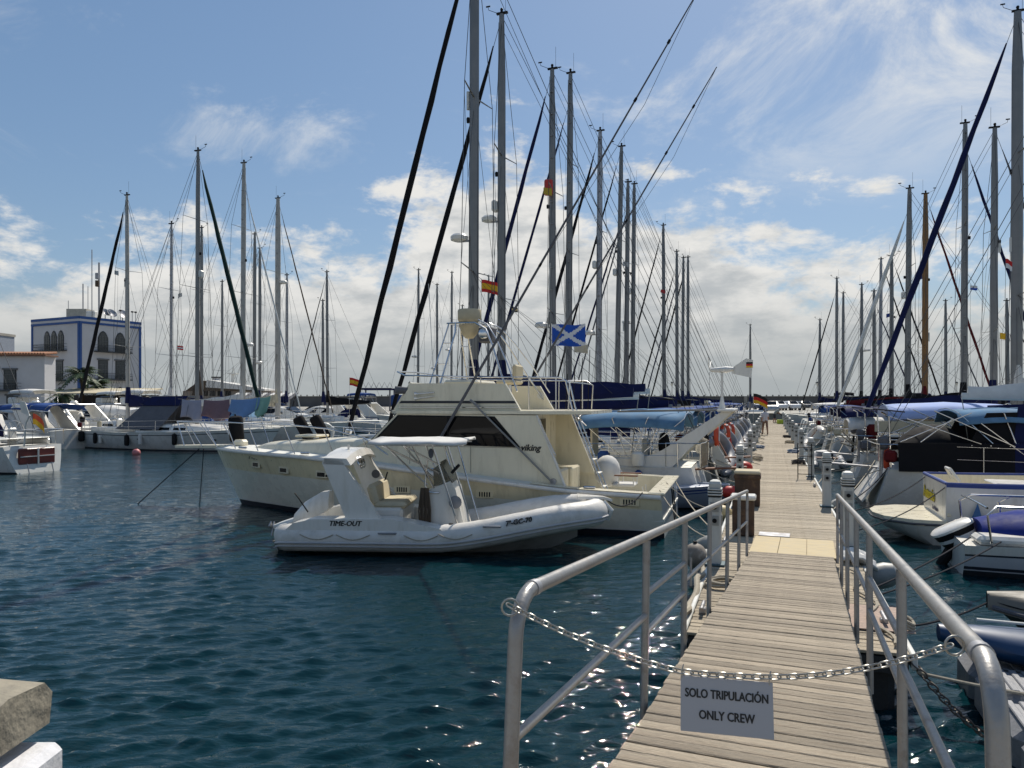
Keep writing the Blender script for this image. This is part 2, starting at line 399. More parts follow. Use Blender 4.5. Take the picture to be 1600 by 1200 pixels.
# ------------------------------------------------------------------ pier
PLANK = mat('weathered_plank', (0.44, 0.375, 0.275), 0.8, var=0.30, scale=5, stretch=(14, 0.8, 8), rnd=0.24, bump=0.6, bscale=18, two=(0.32, 0.265, 0.19), stain=(0.16, 0.125, 0.09), stain_amt=0.7, stain_scale=3)
GPLANK = mat('grey_brown_plank', (0.395, 0.335, 0.25), 0.8, var=0.30, scale=5, stretch=(14, 0.8, 8), rnd=0.27, bump=0.7, bscale=18, two=(0.27, 0.22, 0.16), stain=(0.13, 0.10, 0.075), stain_amt=0.7, stain_scale=3)
CONC = mat('stained_concrete', (0.34, 0.32, 0.28), 0.85, var=0.2, bump=0.5, bscale=30, stain=(0.12, 0.11, 0.09), stain_amt=0.7)
PONT = mat('pontoon_dark', (0.03, 0.03, 0.03), 0.9, var=0.4, bump=0.5)
PLY = mat('plywood_panel', (0.44, 0.35, 0.19), 0.7, var=0.18, scale=6, stretch=(3, 1, 1), rnd=0.06, stain=(0.3, 0.23, 0.12), stain_amt=0.6)
RUST = mat('rusty_brown_steel', (0.075, 0.045, 0.03), 0.85, var=0.5, scale=6, bump=0.5, bscale=25, stain=(0.17, 0.10, 0.05), stain_amt=0.7, stain_scale=5)
PEDW = mat('pedestal_plastic', (0.55, 0.55, 0.51), 0.45, var=0.08, rnd=0.06, stain=(0.32, 0.29, 0.22), stain_amt=0.5, stain_scale=4, stretch=(2, 2, 0.6))
TEAL = mat('teal_base_paint', (0.05, 0.10, 0.12), 0.6, var=0.2)

def build_pier():
    pier = bpy.data.objects.new('pier', None); C.objects.link(pier); struct(pier)
    pier.location = (P0.x, P0.y, 0); pier.rotation_euler = (0, 0, rz_of(PD))
    b = MB().box((PL/2, 0, 0.43), (PL-0.02, 1.88, 0.14)); b.build('deck_frame', PONT, pier)
    fl = MB()
    for i in range(16): fl.box((1.2+i*5.2, 0, 0.12), (2.2, 1.7, 0.62), bev=0.06)
    fl.build('pontoon_float', PONT, pier)
    for sy in (-1, 1):
        MB().box((PL/2, sy*0.985, 0.475), (PL, 0.05, 0.13), bev=0.01).build('edge_trim', OFFW, pier)
    pitch = 0.108
    meshes = [MB().box((0, 0, 0), (0.097+0.004*random.random(), 1.90, 0.028), bev=0.004).mesh('plank', PLANK, 20) for _ in range(4)]
    n = int(PL/pitch); rest = MB(); k = 0
    for i in range(n):
        x = 0.06+i*pitch
        if k < 300:
            link('plank', meshes[i % 4], pier, (x, random.uniform(-.008, .008), 0.530+random.uniform(-.003, .003)), (random.uniform(-.002, .002), random.uniform(-.012, .012), random.uniform(-.002, .002))); k += 1
        else: rest.box((x, 0, 0.53+random.uniform(-.003, .003)), (0.098, 1.90, 0.028))
    o = rest.build('far_planks', PLANK, pier, 0); o['kind'] = 'stuff'
    for s, sy in ((0.7, .86), (4.6, .86), (0.9, -.86), (5.0, -.86), (9.5, .86), (13.2, -.86)):
        c = MB().box((s, sy, 0.575), (0.10, 0.07, 0.06), bev=0.01); c.tube([(s-0.16, sy, 0.62), (s+0.16, sy, 0.62)], 0.02, 8)
        c.build('cleat', GALVW, pier)
build_pier()

ORD = ['first', 'second', 'third', 'fourth', 'fifth', 'sixth', 'seventh', 'eighth', 'ninth', 'tenth', 'eleventh', 'twelfth', 'thirteenth', 'fourteenth']
def build_pedestals():
    w = 0.082
    body = MB(); body.box((0, 0, 0.46), (2*w, 2*w, 0.90), bev=0.012)
    bme = body.mesh('body', PEDW)
    sl = MB().box((0, 0, 0), (2*w+0.012, 2*w+0.012, 0.022)).mesh('slot', BLACK, 0)
    cap = MB().lathe([(w*1.30, 0.0), (w*1.34, 0.05), (w*1.1, 0.085), (w*0.5, 0.105)], 4, M=Matrix.Rotation(R(45), 4, 'Z'))
    cme = cap.mesh('cap', PEDW, 20)
    band = MB().box((0, 0, 0), (2*w+0.02, 2*w+0.02, 0.026), bev=0.006).mesh('band', PEDW)
    pan = MB().box((0, 0, 0), (0.008, 0.11, 0.13), bev=0.003).mesh('socket_panel', mat('panel_grey', (0.30, 0.30, 0.28), 0.5))
    soc = MB().lathe([(0.03, 0), (0.03, 0.02), (0.018, 0.02), (0.018, 0.012)], 10, M=Matrix.Rotation(R(-90), 4, 'Y')).mesh('socket', BLACK)
    base = MB().box((0, 0, 0.012), (0.26, 0.26, 0.024), bev=0.005).mesh('base_plate', TEAL)
    def one(s, lat, label):
        t = thing('service_pedestal', label, 'pedestal', on_pier(s, lat), rz_of(PD)+random.uniform(-.05, .05), 'service pedestals along the pier')
        link('body', bme, t); link('base_plate', base, t)
        for k in range(3):
            link('slot', sl, t, (0, 0, 0.925+k*0.036))
            link('band', band, t, (0, 0, 0.943+k*0.036))
        link('cap', cme, t, (0, 0, 1.035))
        for z in (0.78, 0.60):
            p = link('socket_panel', pan, t, (-w-0.005, 0, z)); link('socket', soc, p, (-0.005, 0, 0))
            p = link('socket_panel', pan, t, (0, (w+0.005)*(-1 if lat > 0 else 1), z), (0, 0, R(90)))
        return t
    def s_of(Y): return (Y-P0.y)/PD.y
    for i, Y in enumerate((9.6, 17.4, 25.9, 32.5, 38.4, 44.3, 50.2, 56.1, 62, 68, 74)):
        one(s_of(Y), 0.90, ('white service pedestal behind the end of the left handrail' if i == 0 else '%s white service pedestal from the gangway along the pier\'s left edge' % ORD[i]))
    for i, Y in enumerate((11.4, 15.6, 21.6, 28.4, 34.1, 40.0, 46.0, 52, 58, 64, 70)):
        one(s_of(Y), -0.90, ('white service pedestal just outside the right handrail' if i == 0 else '%s white service pedestal from the gangway along the pier\'s right edge' % ORD[i]))
build_pedestals()

def build_pier_things():
    # big rusty-brown steel box with a cream lid, smaller one with a white lid in front of it
    t = thing('dock_box', 'large rusty brown steel box with cream lid on the pier', 'box', on_pier(9.2, 0.66), rz_of(PD))
    MB().box((0, 0, 0.29), (0.58, 0.50, 0.58), bev=0.02).build('body', RUST, t)
    MB().box((0, 0, 0.61), (0.62, 0.54, 0.10), bev=0.02).build('lid', RUST, t)
    MB().box((0, 0, 0.695), (0.60, 0.52, 0.075), bev=0.025).build('lid_top', BEIGEC, t)
    t = thing('dock_box', 'small rusty box with white lid at the foot of the left handrail', 'box', on_pier(5.5, 0.62), rz_of(PD))
    MB().box((0, 0, 0.29), (0.32, 0.34, 0.58), bev=0.02).build('body', RUST, t)
    MB().box((0, 0, 0.62), (0.38, 0.40, 0.075), bev=0.02).build('lid', WHITE, t)
    # small black boarding ladder standing at the right edge
    t = thing('boarding_ladder', 'black metal ladder leaning on the third pedestal at the right', 'ladder', on_pier(15.0, -0.70), rz_of(PD))
    for y in (-.18, .18): MB().tube([(0, y, 0), (0.1, y, 1.0)], 0.014, 8).build('rail', BLACK, t)
    for k in range(4): MB().tube([(0.02+k*.026, -.18, 0.14+k*.25), (0.02+k*.026, .18, 0.14+k*.25)], 0.012, 6).build('rung', BLACK, t)
    # coiled rope and lines on the left edge
    m = MB()
    for q in range(5):
        c = on_pier(1.9, 0.70, PZ+0.025+0.012*q); r = 0.16+0.03*math.sin(q*1.7)
        m.tube([c+Vector((r*math.cos(a)*1.3, r*math.sin(a), 0.008*math.sin(3*a+q))) for a in np.linspace(0, 6.0, 22)], 0.012, 6)
    tag(m.build('rope_coil', ROPE), 'tangled coil of grey rope on the pier planks left of the gangway', 'rope')
    HB = mat('hose_blue', (.03, .10, .22), .5); HGn = mat('hose_green', (.04, .12, .05), .5); 
    for s_, lt, mm, lb in ((14.2, .72, HGn, 'green hose coiled by the left row\'s pedestals'), (21.5, .70, ROPE, 'pale rope heaped beside the third left pedestal'), (28.6, .72, HB, 'blue hose coiled past the fourth left pedestal'),
                           (20.2, -.72, ROPED, 'dark rope heap on the pier\'s right edge past the ladder'), (26.0, -.70, HB, 'blue hose coil by the fourth right pedestal'), (33.4, -.70, ROPE, 'pale rope heap far along the pier\'s right edge'), (39.5, -.7, ROPED, 'black cable heap farthest along the pier\'s right edge')):
        m = MB(); rq = random.Random(int(s_*10))
        for q in range(6):
            c = on_pier(s_+rq.uniform(-.05, .05), lt+rq.uniform(-.04, .04), PZ+0.02+0.022*q); r = 0.17+0.04*rq.random()
            m.tube([c+Vector((r*math.cos(a)*1.15, r*math.sin(a), 0.012*math.sin(2*a+q))) for a in np.linspace(0, 6.1, 20)], 0.013, 6)
        m.tube([on_pier(s_+u*1.1, lt+.12*math.sin(u*6)*(1 if lt < 0 else -1), PZ+.015) for u in np.linspace(0, 1, 12)], .012, 6)
        tag(m.build('hose_coil' if 'hose' in lb else 'rope_coil', mm), lb, 'hose' if 'hose' in lb else 'rope')
    m = MB(); m.tube([on_pier(s, 1.02+0.02*math.sin(s*7), PZ-0.0+0.05*math.sin(s*4)) for s in np.linspace(0.4, 3.4, 20)], 0.035, 8)
    tag(m.build('mooring_hawser', ROPE), 'thick worn hawser lying along the pier\'s left edge', 'rope')
    m = MB(); m.tube([on_pier(s, -0.80-0.08*math.sin(s*5), PZ+0.03) for s in np.linspace(0.15, 3.2, 24)], 0.016, 6)
    for q in range(3):
        c = on_pier(0.75, -1.02, PZ+0.03+0.03*q)
        m.tube([c+Vector((0.07*math.cos(a), 0.10*math.sin(a), 0.02*math.sin(2*a))) for a in np.linspace(0, 6.2, 16)], 0.016, 6)
    tag(m.build('mooring_rope', ROPE), 'pale rope looped round the pier\'s near right corner', 'rope')
    # marker buoy / fenders beside the pier
    def buoy(label, p, r, m_, name='mooring_buoy'):
        t = thing(name, label, 'buoy', p); MB().ball((0, 0, 0), (r, r, r*1.05), 18, 12).build('ball', m_, t)
        MB().tube([(0, 0, r*0.95), (0, 0, r*1.22)], r*0.16, 8).build('eye', BLACK, t)
    buoy('round grey-brown buoy floating left of the pier\'s first pedestal', at(1086, 868, 10.6), 0.17, mat('fouled_buoy', (0.20, 0.17, 0.14), 0.7, var=0.3, stain=(0.45, 0.43, 0.4), stain_amt=0.7, stain_scale=6))
    def fender(label, p, r, l, m_, tilt=(0, 0, 0), cat='fender', par=None):
        t = thing('boat_fender', label, cat, p, 0, 'fenders hung beside boats and pier'); t.rotation_euler = tilt
        MB().lathe([(r*.2, -l/2), (r*.75, -l/2+r*.3), (r, -l/2+r*.9), (r, l/2-r*.9), (r*.75, l/2-r*.3), (r*.2, l/2)], 14).build('body', m_, t)
        MB().tube([(0, 0, l/2-0.01), (0, 0, l/2+0.06)], r*.22, 8).build('eye', BLACK, t)
        return t
    GF = mat('grey_fender', (0.30, 0.30, 0.28), 0.5, var=0.1, stain=(0.15, 0.14, 0.12), stain_amt=0.5)
    fender('pale grey fender lying against the pier left of the first pedestal', on_pier(4.3, 1.18, 0.34), 0.16, 0.62, GF, (R(78), 0, R(20)))
    fender('grey fender next behind the pale grey one at the pier\'s left', on_pier(5.3, 1.18, 0.36), 0.16, 0.6, GF, (R(70), 0, R(10)))
    fender('grey fender hung at the pier\'s right edge under a white pad', on_pier(4.0, -1.16, 0.33), 0.17, 0.62, GF, (R(20), R(70), 0))
    fender('large grey fender beside the second right pedestal', on_pier(9.9, -1.16, 0.45), 0.20, 0.55, GF, (R(70), 0, R(-20)))
    m = MB()
    rings = []
    for i in range(8):
        u = i/7; rings.append([on_pier(3.6+0.75*v, -0.72-0.42*u, PZ+0.05+0.05*math.sin(v*14+u*3)-0.22*max(0, u-.6)) for v in np.linspace(0, 1, 14)])
    m.loft(rings)
    o = m.build('edge_pad', WHTC); sm_ = o.modifiers.new('solid', 'SOLIDIFY'); sm_.thickness = 0.02
    tag(o, 'crumpled white pad draped over the pier\'s right edge', 'pad')
    tag(MB().box((0, 0, 0), (0.9, 0.55, 0.012), bev=0.004).build('door_mat', mat('pink_mat', (0.36, 0.27, 0.22), 0.95, var=0.3, scale=20, bump=0.4), None, 35, on_pier(1.05, -0.82, PZ+0.012), (0, 0, rz_of(PD))), 'faded pinkish mat on the pier right of the gangway', 'mat')
build_pier_things()

# ------------------------------------------------------------------ gangway with its handrails
GF0 = Vector((3.875, 10.2, 0.625))
GX = Vector((-0.403, -1.0, 0.085)).normalized()            # uphill, towards the quay
GY = Vector((0, 0, 1)).cross(GX).normalized()              # local y: to the right seen from the quay side
GZ = GX.cross(GY)
def gx(Y): return (10.2-Y)*1.0815
def build_gangway():
    g = thing('gangway', 'sloping wooden gangway with galvanised handrails leading down to the pier', 'gangway')
    M = Matrix((GX, GY, GZ)).transposed().to_4x4(); M.translation = GF0; g.matrix_world = M
    W = 1.08; Lg = gx(0.15)
    pitch = 0.104
    ms = [MB().box((0, 0, 0), (0.090+0.004*k, W, 0.03), bev=0.004).mesh('plank', GPLANK, 20) for k in range(3)]
    n = int(Lg/pitch)
    for i in range(n):
        x = 0.05+i*pitch
        link('plank', random.choice(ms), g, (x, random.uniform(-.006, .006), -0.015+random.uniform(-.003, .003)), (random.uniform(-.003, .003), random.uniform(-.016, .016), random.uniform(-.0025, .0025)))
    for sy in (-1, 1):
        MB().box((Lg/2, sy*0.50, -0.10), (Lg, 0.05, 0.12), bev=0.006).build('beam', GALVW, g)
        Yn = 1.66 if sy > 0 else 1.88
        # which local side is which: +y is the side to the left of the uphill direction = right in the photo
        e = sy*0.575; hr = 0.85; xn = gx(Yn); xf = gx(9.95)
        bend = []
        for k in range(9):
            a = math.pi/2*k/8; bend.append((xn-0.13+0.13*math.sin(a), e, hr-0.13+0.13*math.cos(a)))
        MB().tube([(xf, e, hr-0.002), (xf+0.3, e, hr)]+[(x, e, hr) for x in np.linspace(xf+1, xn-0.2, 6)]+bend+[(xn+0.012, e, 0.3), (xn+0.03, e, -0.35)], 0.0228, 16).build('handrail', GALV, g)
        MB().tube([(xn-0.125, e, hr), (xn-0.16, e, hr)], 0.0255, 16).build('pipe_collar', GALVW, g)
        for k, Y in enumerate((3.41 + (.2 if sy < 0 else -.2), 4.82, 6.1, 7.5, 8.8)):
            MB().tube([(gx(Y), e, -0.16), (gx(Y), e, hr-0.02)], 0.0200, 12).build('post', GALV, g)
        MB().tube([(xf, e, hr), (xf-0.05, e, hr-0.10), (xf-0.02, e, -0.05)], 0.018, 12).build('post', GALVW, g)
        Y1 = 3.41 + (.2 if sy < 0 else -.2)
        MB().tube([(xn, e, 0.44), (gx(Y1), e, 0.44)], 0.0155, 12).build('mid_rail', GALV, g)
        for h in (0.55, 0.35): MB().tube([(gx(Y1), e, h), (gx(4.82), e, h)], 0.0155, 12).build('mid_rail', GALV, g)
        MB().tube([(gx(4.82)-0.3, e, 0.35), (gx(4.82)-0.3, e, 0.55)][::-1], 0.008, 8).build('stay_bar', GALV, g)
        MB().tube([(gx(4.82), e, 0.43), (xf, e, 0.43)], 0.0155, 12).build('mid_rail', GALV, g)
    for k in range(3):
        MB().box((-0.82, (k-1)*0.385, -0.035), (1.52, 0.380, 0.018), bev=0.003).build('foot_panel', PLY, g).rotation_euler = (0, R(3.5), 0)
    MB().box((-1.80, -0.30, -0.07), (0.34, 0.48, 0.012), bev=0.003).build('metal_plate', GALVW, g).rotation_euler = (0, R(5), 0)
    return g
build_gangway()

def build_chain_and_sign():
    A = Vector((-0.005, 1.92, 2.215)); B = Vector((1.01, 1.68, 2.195))
    t = thing('barrier_chain', 'bright steel chain hung across the gangway between the handrails', 'chain')
    lk = MB(); pts = []
    for k in range(14):
        a = 2*math.pi*k/14; pts.append((0.0090*math.cos(a)+0.0050*(1 if math.cos(a) > 0 else -1), 0.0075*math.sin(a), 0))
    lk.tube(pts, 0.0021, 6, closed=True); lme = lk.mesh('chain_link', CHAIN)
    S1, S2 = Vector((0.415, 1.825, 2.079)), Vector((0.622, 1.776, 2.083))
    def sag(u):
        for u0, u1, a, b, g in ((0, .41, A, S1, .016), (.41, .61, S1, S2, .003), (.61, 1.0001, S2, B, .020)):
            if u <= u1: w = (u-u0)/(u1-u0); p = a.lerp(b, w); p.z -= g*4*w*(1-w); return p
    us = np.linspace(0, 1, 400); P = [sag(u) for u in us]; d = 0; nxt = 0; k = 0
    for i in range(1, 400):
        d += (P[i]-P[i-1]).length
        if d >= nxt:
            T = (P[i]-P[i-1]).normalized(); q = T.to_track_quat('X', 'Z')
            o = link('chain_link', lme, t, P[i]); o.rotation_mode = 'QUATERNION'
            o.rotation_quaternion = q @ Matrix.Rotation(R(90*(k % 2)+18), 3, 'X').to_quaternion(); nxt += 0.0205; k += 1
    for p in (A, B):
        MB().tube([p+Vector((0.022*math.cos(a), 0, 0.022*math.sin(a)-0.004)) for a in np.linspace(0, 2*math.pi, 15)[:-1]], 0.0028, 6, closed=True).build('ring', CHAIN, t)
    # the sign: a plate hung from the chain by two small hooks
    X = (S2-S1); X.z -= 0.004; X.normalize()
    s = thing('warning_sign', 'grey sign reading SOLO TRIPULACIÓN ONLY CREW hung from the chain', 'sign')
    c = (S1+S2)/2+Vector((0.004, -0.004, -0.010))
    up = Vector((0.03, 0.24, 1)).normalized()
    Mx = frame(c, X, up); s.matrix_world = Mx
    w, h = 0.216, 0.128
    SIGN = mat('sign_grey', (0.36, 0.365, 0.385), 0.5, var=0.05, scale=4, stain=(0.28, 0.27, 0.26), stain_amt=0.3)
    MB().box((0, -h/2, 0), (w, h, 0.003), bev=0.001).build('plate', SIGN, s)
    def bold(txt, y, size, sx):
        cu = bpy.data.curves.new('lettering', 'FONT'); cu.body = txt; cu.size = size; cu.extrude = 0.0004; cu.align_x = 'CENTER'; cu.resolution_u = 3
        to = bpy.data.objects.new('lettering', cu); me = bpy.data.meshes.new_from_object(to); bpy.data.objects.remove(to); bpy.data.curves.remove(cu)
        me.transform(Matrix.Diagonal((sx, 1, 1, 1))); me.materials.clear(); me.materials.append(MARK)
        import bmesh
        bm = bmesh.new()
        for k, (dx, dy) in enumerate(((-.0009, 0), (.0009, .0), (0, -.0006), (-.0005, .0006), (.0005, .0004), (0, 0))):
            m2 = me.copy(); m2.transform(Matrix.Translation((dx, dy, k*.00004))); bm.from_mesh(m2); bpy.data.meshes.remove(m2)
        bm.to_mesh(me); bm.free()
        link('lettering', me, s, (0, y, 0.0022))
    bold('SOLO TRIPULACIÓN', -0.048, 0.0285, 0.74); bold('ONLY CREW', -0.096, 0.0285, 0.78)
    for u in (-0.105, 0.10):
        MB().tube([(u, -0.008, 0), (u, 0.012, 0.004), (u+0.004, 0.026, 0)], 0.0016, 6).build('hook', CHAIN, s)
build_chain_and_sign()

# ------------------------------------------------------------------ the quay the camera stands on, parapet at lower left
def build_quay():
    struct(MB().box((0, -18.9, 0.3), (120, 42.0, 1.6)).build('quay', CONC))
    STONE = mat('rough_stone', (0.24, 0.215, 0.165), 0.9, var=0.3, scale=6, bump=0.9, bscale=14, stain=(0.13, 0.12, 0.10), stain_amt=0.6)
    WASH = mat('whitewash', (0.68, 0.68, 0.70), 0.8, var=0.06, bump=0.4, bscale=20, stain=(0.40, 0.39, 0.37), stain_amt=0.8, stain_scale=3)
    t = thing('parapet', 'rough stone coping on a whitewashed quay wall at lower left', 'wall', (-2.75, 2.9, 1.0))
    cap = MB(); rings = []
    rng = random.Random(3)
    for i in range(9):
        x = -2.4+3.20*i/8; j = rng.uniform(-.02, .02)
        k = 1.0 if i < 8 else 0.8
        rings.append([Vector((x, yy*k+rng.uniform(-.012, .012), 0.485+zz*k+rng.uniform(-.01, .01)+j)) for yy, zz in ((-.26, -.125), (-.29, 0), (-.24, .10), (-.05, .125), (.2, .11), (.28, .03), (.26, -.12))])
    cap.loft(rings, closed=True, caps=(True, True)); o = cap.build('coping_stone', STONE, t, 50)
    o2 = MB().box((-0.82, -0.02, 0.10), (3.40, 0.42, 0.46), bev=0.03).build('wall_block', WASH, t)
build_quay()
# ------------------------------------------------------------------ hull maker shared by all boats
class Hull:
    def __init__(h, L, B, sheer, ws=0.85, draft=0.5, rake=0.9, srake=0.0, q0=0.3, q1=0.8, tmax=0.42, p=2.3, e=0.9):
        h.L, h.B, h.ws, h.draft, h.rake, h.srake, h.q0, h.q1, h.tmax, h.p, h.e = L, B, ws, draft, rake, srake, q0, q1, tmax, p, e
        h.sx, h.sz = sheer
    def sheer(h, t):
        return float(np.interp(t, h.sx, h.sz))
    def hb(h, t):
        if t < h.tmax: return h.B/2*(h.ws+(1-h.ws)*math.sin(math.pi/2*t/h.tmax))
        u = (t-h.tmax)/(1-h.tmax); return h.B/2*max(0.004, (1-u**h.p))**h.e
    def q(h, t): return h.q0+(h.q1-h.q0)*smooth01((t-0.45)/0.55)
    def pt(h, t, z, side=1, out=0.0):
        s = h.sheer(t); w = min(1, max(0.0, (z+h.draft)/(s+h.draft)))
        x = h.L*t-h.rake*(1-w)*smooth01((t-0.55)/0.45)-h.srake*(w-0.5)*(1-t)**6*(-1)
        return Vector((x, side*(h.hb(t)*w**h.q(t)+out), z))
    def at_x(h, x, z, side=1, out=0.0):                 # point of the hull side over a given x
        lo, hi = 0.0, 1.0
        for _ in range(30):
            m = (lo+hi)/2
            if h.pt(m, z).x < x: lo = m
            else: hi = m
        return h.pt(lo, z, side, out)
    def build(h, parent, mats, rows, bands, n=30, name='hull', smooth=40, tm=None):
        # rows: list of functions sheer -> z from the rail down; bands: material index per strip
        rings = []
        for i in range(n+1):
            t = 1-(1-i/n)**1.25
            s = h.sheer(t)
            port = [h.pt(t, r(s)) for r in rows]
            ring = port+[Vector((p.x, -p.y, p.z)) for p in port[::-1]]
            rings.append(ring)
        k = len(rows)
        m = MB(); m.loft(rings, mfun=lambda i, j: (bands[min(j, 2*k-2-j)] if j != k-1 else bands[-1]), flip=False)
        m.f.append(tuple(range(2*k))); m.m.append(bands[0] if tm is None else tm)
        return m.build(name, mats, parent, smooth)
    def deck(h, parent, mat_, t0=0.0, t1=1.0, inset=0.015, drop=0.02, camber=0.05, n=20, name='deck', label=None):
        rings = []
        for i in range(n+1):
            t = t0+(t1-t0)*i/n; s = h.sheer(t); b = max(0.002, h.hb(t)-inset); x = h.pt(t, s).x
            rings.append([Vector((x, b*u, s-drop+camber*(1-u*u))) for u in (-1, -.6, -.2, .2, .6, 1)])
        return MB().loft(rings).build(name, mat_, parent, 40, label=label)
    def rail_line(h, t0, t1, n, side, inset=0.0, dz=0.0):
        out = []
        for i in range(n+1):
            t = t0+(t1-t0)*i/n; s = h.sheer(t); p = h.pt(t, s, side); p.y -= side*inset if abs(p.y) > inset else p.y; p.z += dz; out.append(p)
        return out
def panel(parent, name, poly, thick, mat_, **k):        # a flat plate with thickness
    return MB().prism(poly, thick).build(name, mat_, parent, 20, **k)

# ------------------------------------------------------------------ the cream sport-fishing yacht
def build_yacht():
    hd = Vector((-.955, .297, 0)).normalized()
    y = thing('motor_yacht', 'large cream motor yacht with flybridge and dark side windows in the centre', 'motor yacht', (3.54, 16.3, 0), rz_of(hd))
    xs = [0, 1.9, 4.7, 6.7, 8.5, 10.4, 12.1]
    H = Hull(12.1, 4.0, ([x/12.1 for x in xs], [.88, .95, 1.20, 1.40, 1.49, 1.52, 1.53]), ws=0.93, draft=0.75, rake=1.25, srake=0.10, q0=0.16, q1=0.62, tmax=0.40, p=2.5, e=0.86)
    LOW = mat('cream_lower_hull', (0.72, 0.70, 0.60), 0.28, var=0.05, coat=0.35, stain=(0.5, 0.46, 0.36), stain_amt=0.35, stain_scale=1.1)
    rows = [lambda s: s, lambda s: s-0.10, lambda s: s-0.105, lambda s: 0.62*s+0.02, lambda s: 0.62*s-0.01, lambda s: 0.35*s, lambda s: 0.16, lambda s: 0.13, lambda s: 0.0, lambda s: -0.35, lambda s: -0.75]
    H.build(y, [CREAM, LOW, BOOT, ANTIF, WHITE], rows, [4, 0, 0, 1, 1, 1, 4, 2, 3, 3, 3], n=44)
    H.deck(y, DECK, 2.55/12.1, 1.0, inset=0.02, drop=0.01, camber=0.05, n=30)
    for sd in (-1, 1):
        MB().tube(H.rail_line(0.0, 0.995, 40, sd, -0.015, -0.05), 0.028, 8, flat=1.5).build('rub_rail', WHITE, y)
    # cockpit: sole, liner, covering boards, transom
    m = MB(); m.box((1.3, 0, 0.36), (2.6, 3.5, 0.06)); m.build('cockpit_sole', DECK, y, 0)
    for sd in (-1, 1):
        p = H.rail_line(0.0, 0.225, 8, sd)
        rg = [[Vector((a.x, a.y, a.z+0.012)), Vector((a.x, a.y-sd*0.32, a.z+0.012)), Vector((a.x, a.y-sd*0.32, a.z-0.03)), Vector((a.x, a.y-sd*0.30, 0.39))] for a in p]
        MB().loft(rg, flip=sd < 0).build('covering_board', HOUSE, y, 30)
    MB().box((0.15, 0, 0.895), (0.34, 3.66, 0.05), bev=0.015).build('transom_board', HOUSE, y)
    MB().box((0.24, 0, 0.62), (0.08, 3.3, 0.5), bev=0.01).build('transom_liner', HOUSE, y)
    # trunk cabin on the foredeck
    rings = []
    for i in range(13):
        t = i/12; x = 6.0+4.5*t; hw = 1.42*(1-0.62*t**1.7); zb = H.sheer(x/12.1)+0.0; zt = 1.86-0.24*t**1.5 if i < 12 else zb+0.02
        rings.append([Vector((x, u*hw, z)) for u, z in ((1.06, zb), (1.0, zt-0.06), (0.93, zt), (0.45, zt+0.035), (0, zt+0.045), (-.45, zt+0.035), (-.93, zt), (-1, zt-0.06), (-1.06, zb))])
    MB().loft(rings, caps=(True, True)).build('trunk_cabin', HOUSE, y, 50)
    hp = thing_part = MB().box((8.95, 0.25, 1.86), (0.62, 0.62, 0.06), bev=0.02).build('deck_hatch', HOUSE, y)
    MB().box((7.0, 0.55, 1.90), (0.75, 0.5, 0.05), bev=0.02).build('sun_pad', WHTC, y)
    MB().box((11.2, 0.12, 1.62), (0.32, 0.3, 0.2), bev=0.06).build('anchor_windlass', HOUSE, y)
    # deckhouse: side walls (with aft wings), windscreen, roof
    side = [(2.02, .93), (2.64, 2.44), (5.92, 2.46), (6.62, 1.80), (7.35, 1.52), (7.35, 1.35), (4.6, 1.12)]
    win = [(3.12, 1.78), (3.62, 2.38), (5.86, 2.40), (6.46, 1.83)]
    for sd in (-1, 1):
        o = 1.60*sd
        MB().prism([(a, o, b) for a, b in side], (0, -0.07*sd, 0)).build('house_side', HOUSE, y, 20)
        MB().prism([(a, o+0.014*sd, b) for a, b in win], (0, -0.012*sd, 0)).build('side_window', GLASS, y, 0)
        MB().prism([(4.66, o+0.018*sd, 1.80), (4.70, o+0.018*sd, 1.80), (4.70, o+0.018*sd, 2.385), (4.66, o+0.018*sd, 2.385)], (0, -0.006*sd, 0)).build('window_mullion', BLACK, y, 0)
        MB().tube([(2.05, o, .95), (2.66, o, 2.44)], 0.025, 8).build('wing_edge', WHITE, y)
    MB().prism([(5.95, 1.52, 2.44), (5.95, -1.52, 2.44), (6.70, -1.40, 1.78), (6.70, 1.40, 1.78)], (0.02, 0, 0.03)).build('windscreen', GLASS, y, 0)
    MB().prism([(6.70, 1.52, 1.80), (6.70, -1.52, 1.80), (7.2, -1.4, 1.58), (7.2, 1.4, 1.58)], (0.0, 0, 0.04)).build('dash_cover', HOUSE, y, 0)
    MB().box((6.75, 0.75, 1.90), (0.62, 0.5, 0.05), bev=0.02, M=Matrix.Rotation(R(14), 4, 'Y')).build('folded_cover', WHTC, y)
    # aft bulkhead with door and window
    MB().box((3.05, 0, 1.62), (0.07, 3.06, 1.6)).build('aft_bulkhead', HOUSE, y, 0)
    d = MB().box((3.005, 0.95, 1.68), (0.03, 0.62, 1.34)).build('door', GLASS, y, 0)
    MB().box((3.0, 1.32, 1.68), (0.05, 0.10, 1.40)).build('door_frame', TEAK, y, 0)
    MB().box((3.0, 0.05, 1.95), (0.03, 0.9, 0.75)).build('aft_window', GLASS, y, 0)
    MB().box((2.6, 0.42, 0.80), (0.55, 0.75, 0.84), bev=0.04).build('cabinet', HOUSE, y)
    MB().box((2.6, -0.75, 0.78), (0.55, 0.9, 0.80), bev=0.04).build('cabinet', HOUSE, y)
    # flybridge: deck slab, coaming, seats, rails
    rim = [(1.55, 1.30), (2.6, 1.62), (5.9, 1.64), (6.25, 1.2), (6.35, 0)]
    poly = [(a, b, 2.46) for a, b in rim]+[(a, -b, 2.46) for a, b in rim[::-1][1:]]
    MB().prism(poly, (0, 0, 0.07)).build('fly_deck', HOUSE, y, 20)
    co = [(3.05, 2.53), (3.40, 3.12), (5.62, 3.14), (6.02, 2.53)]
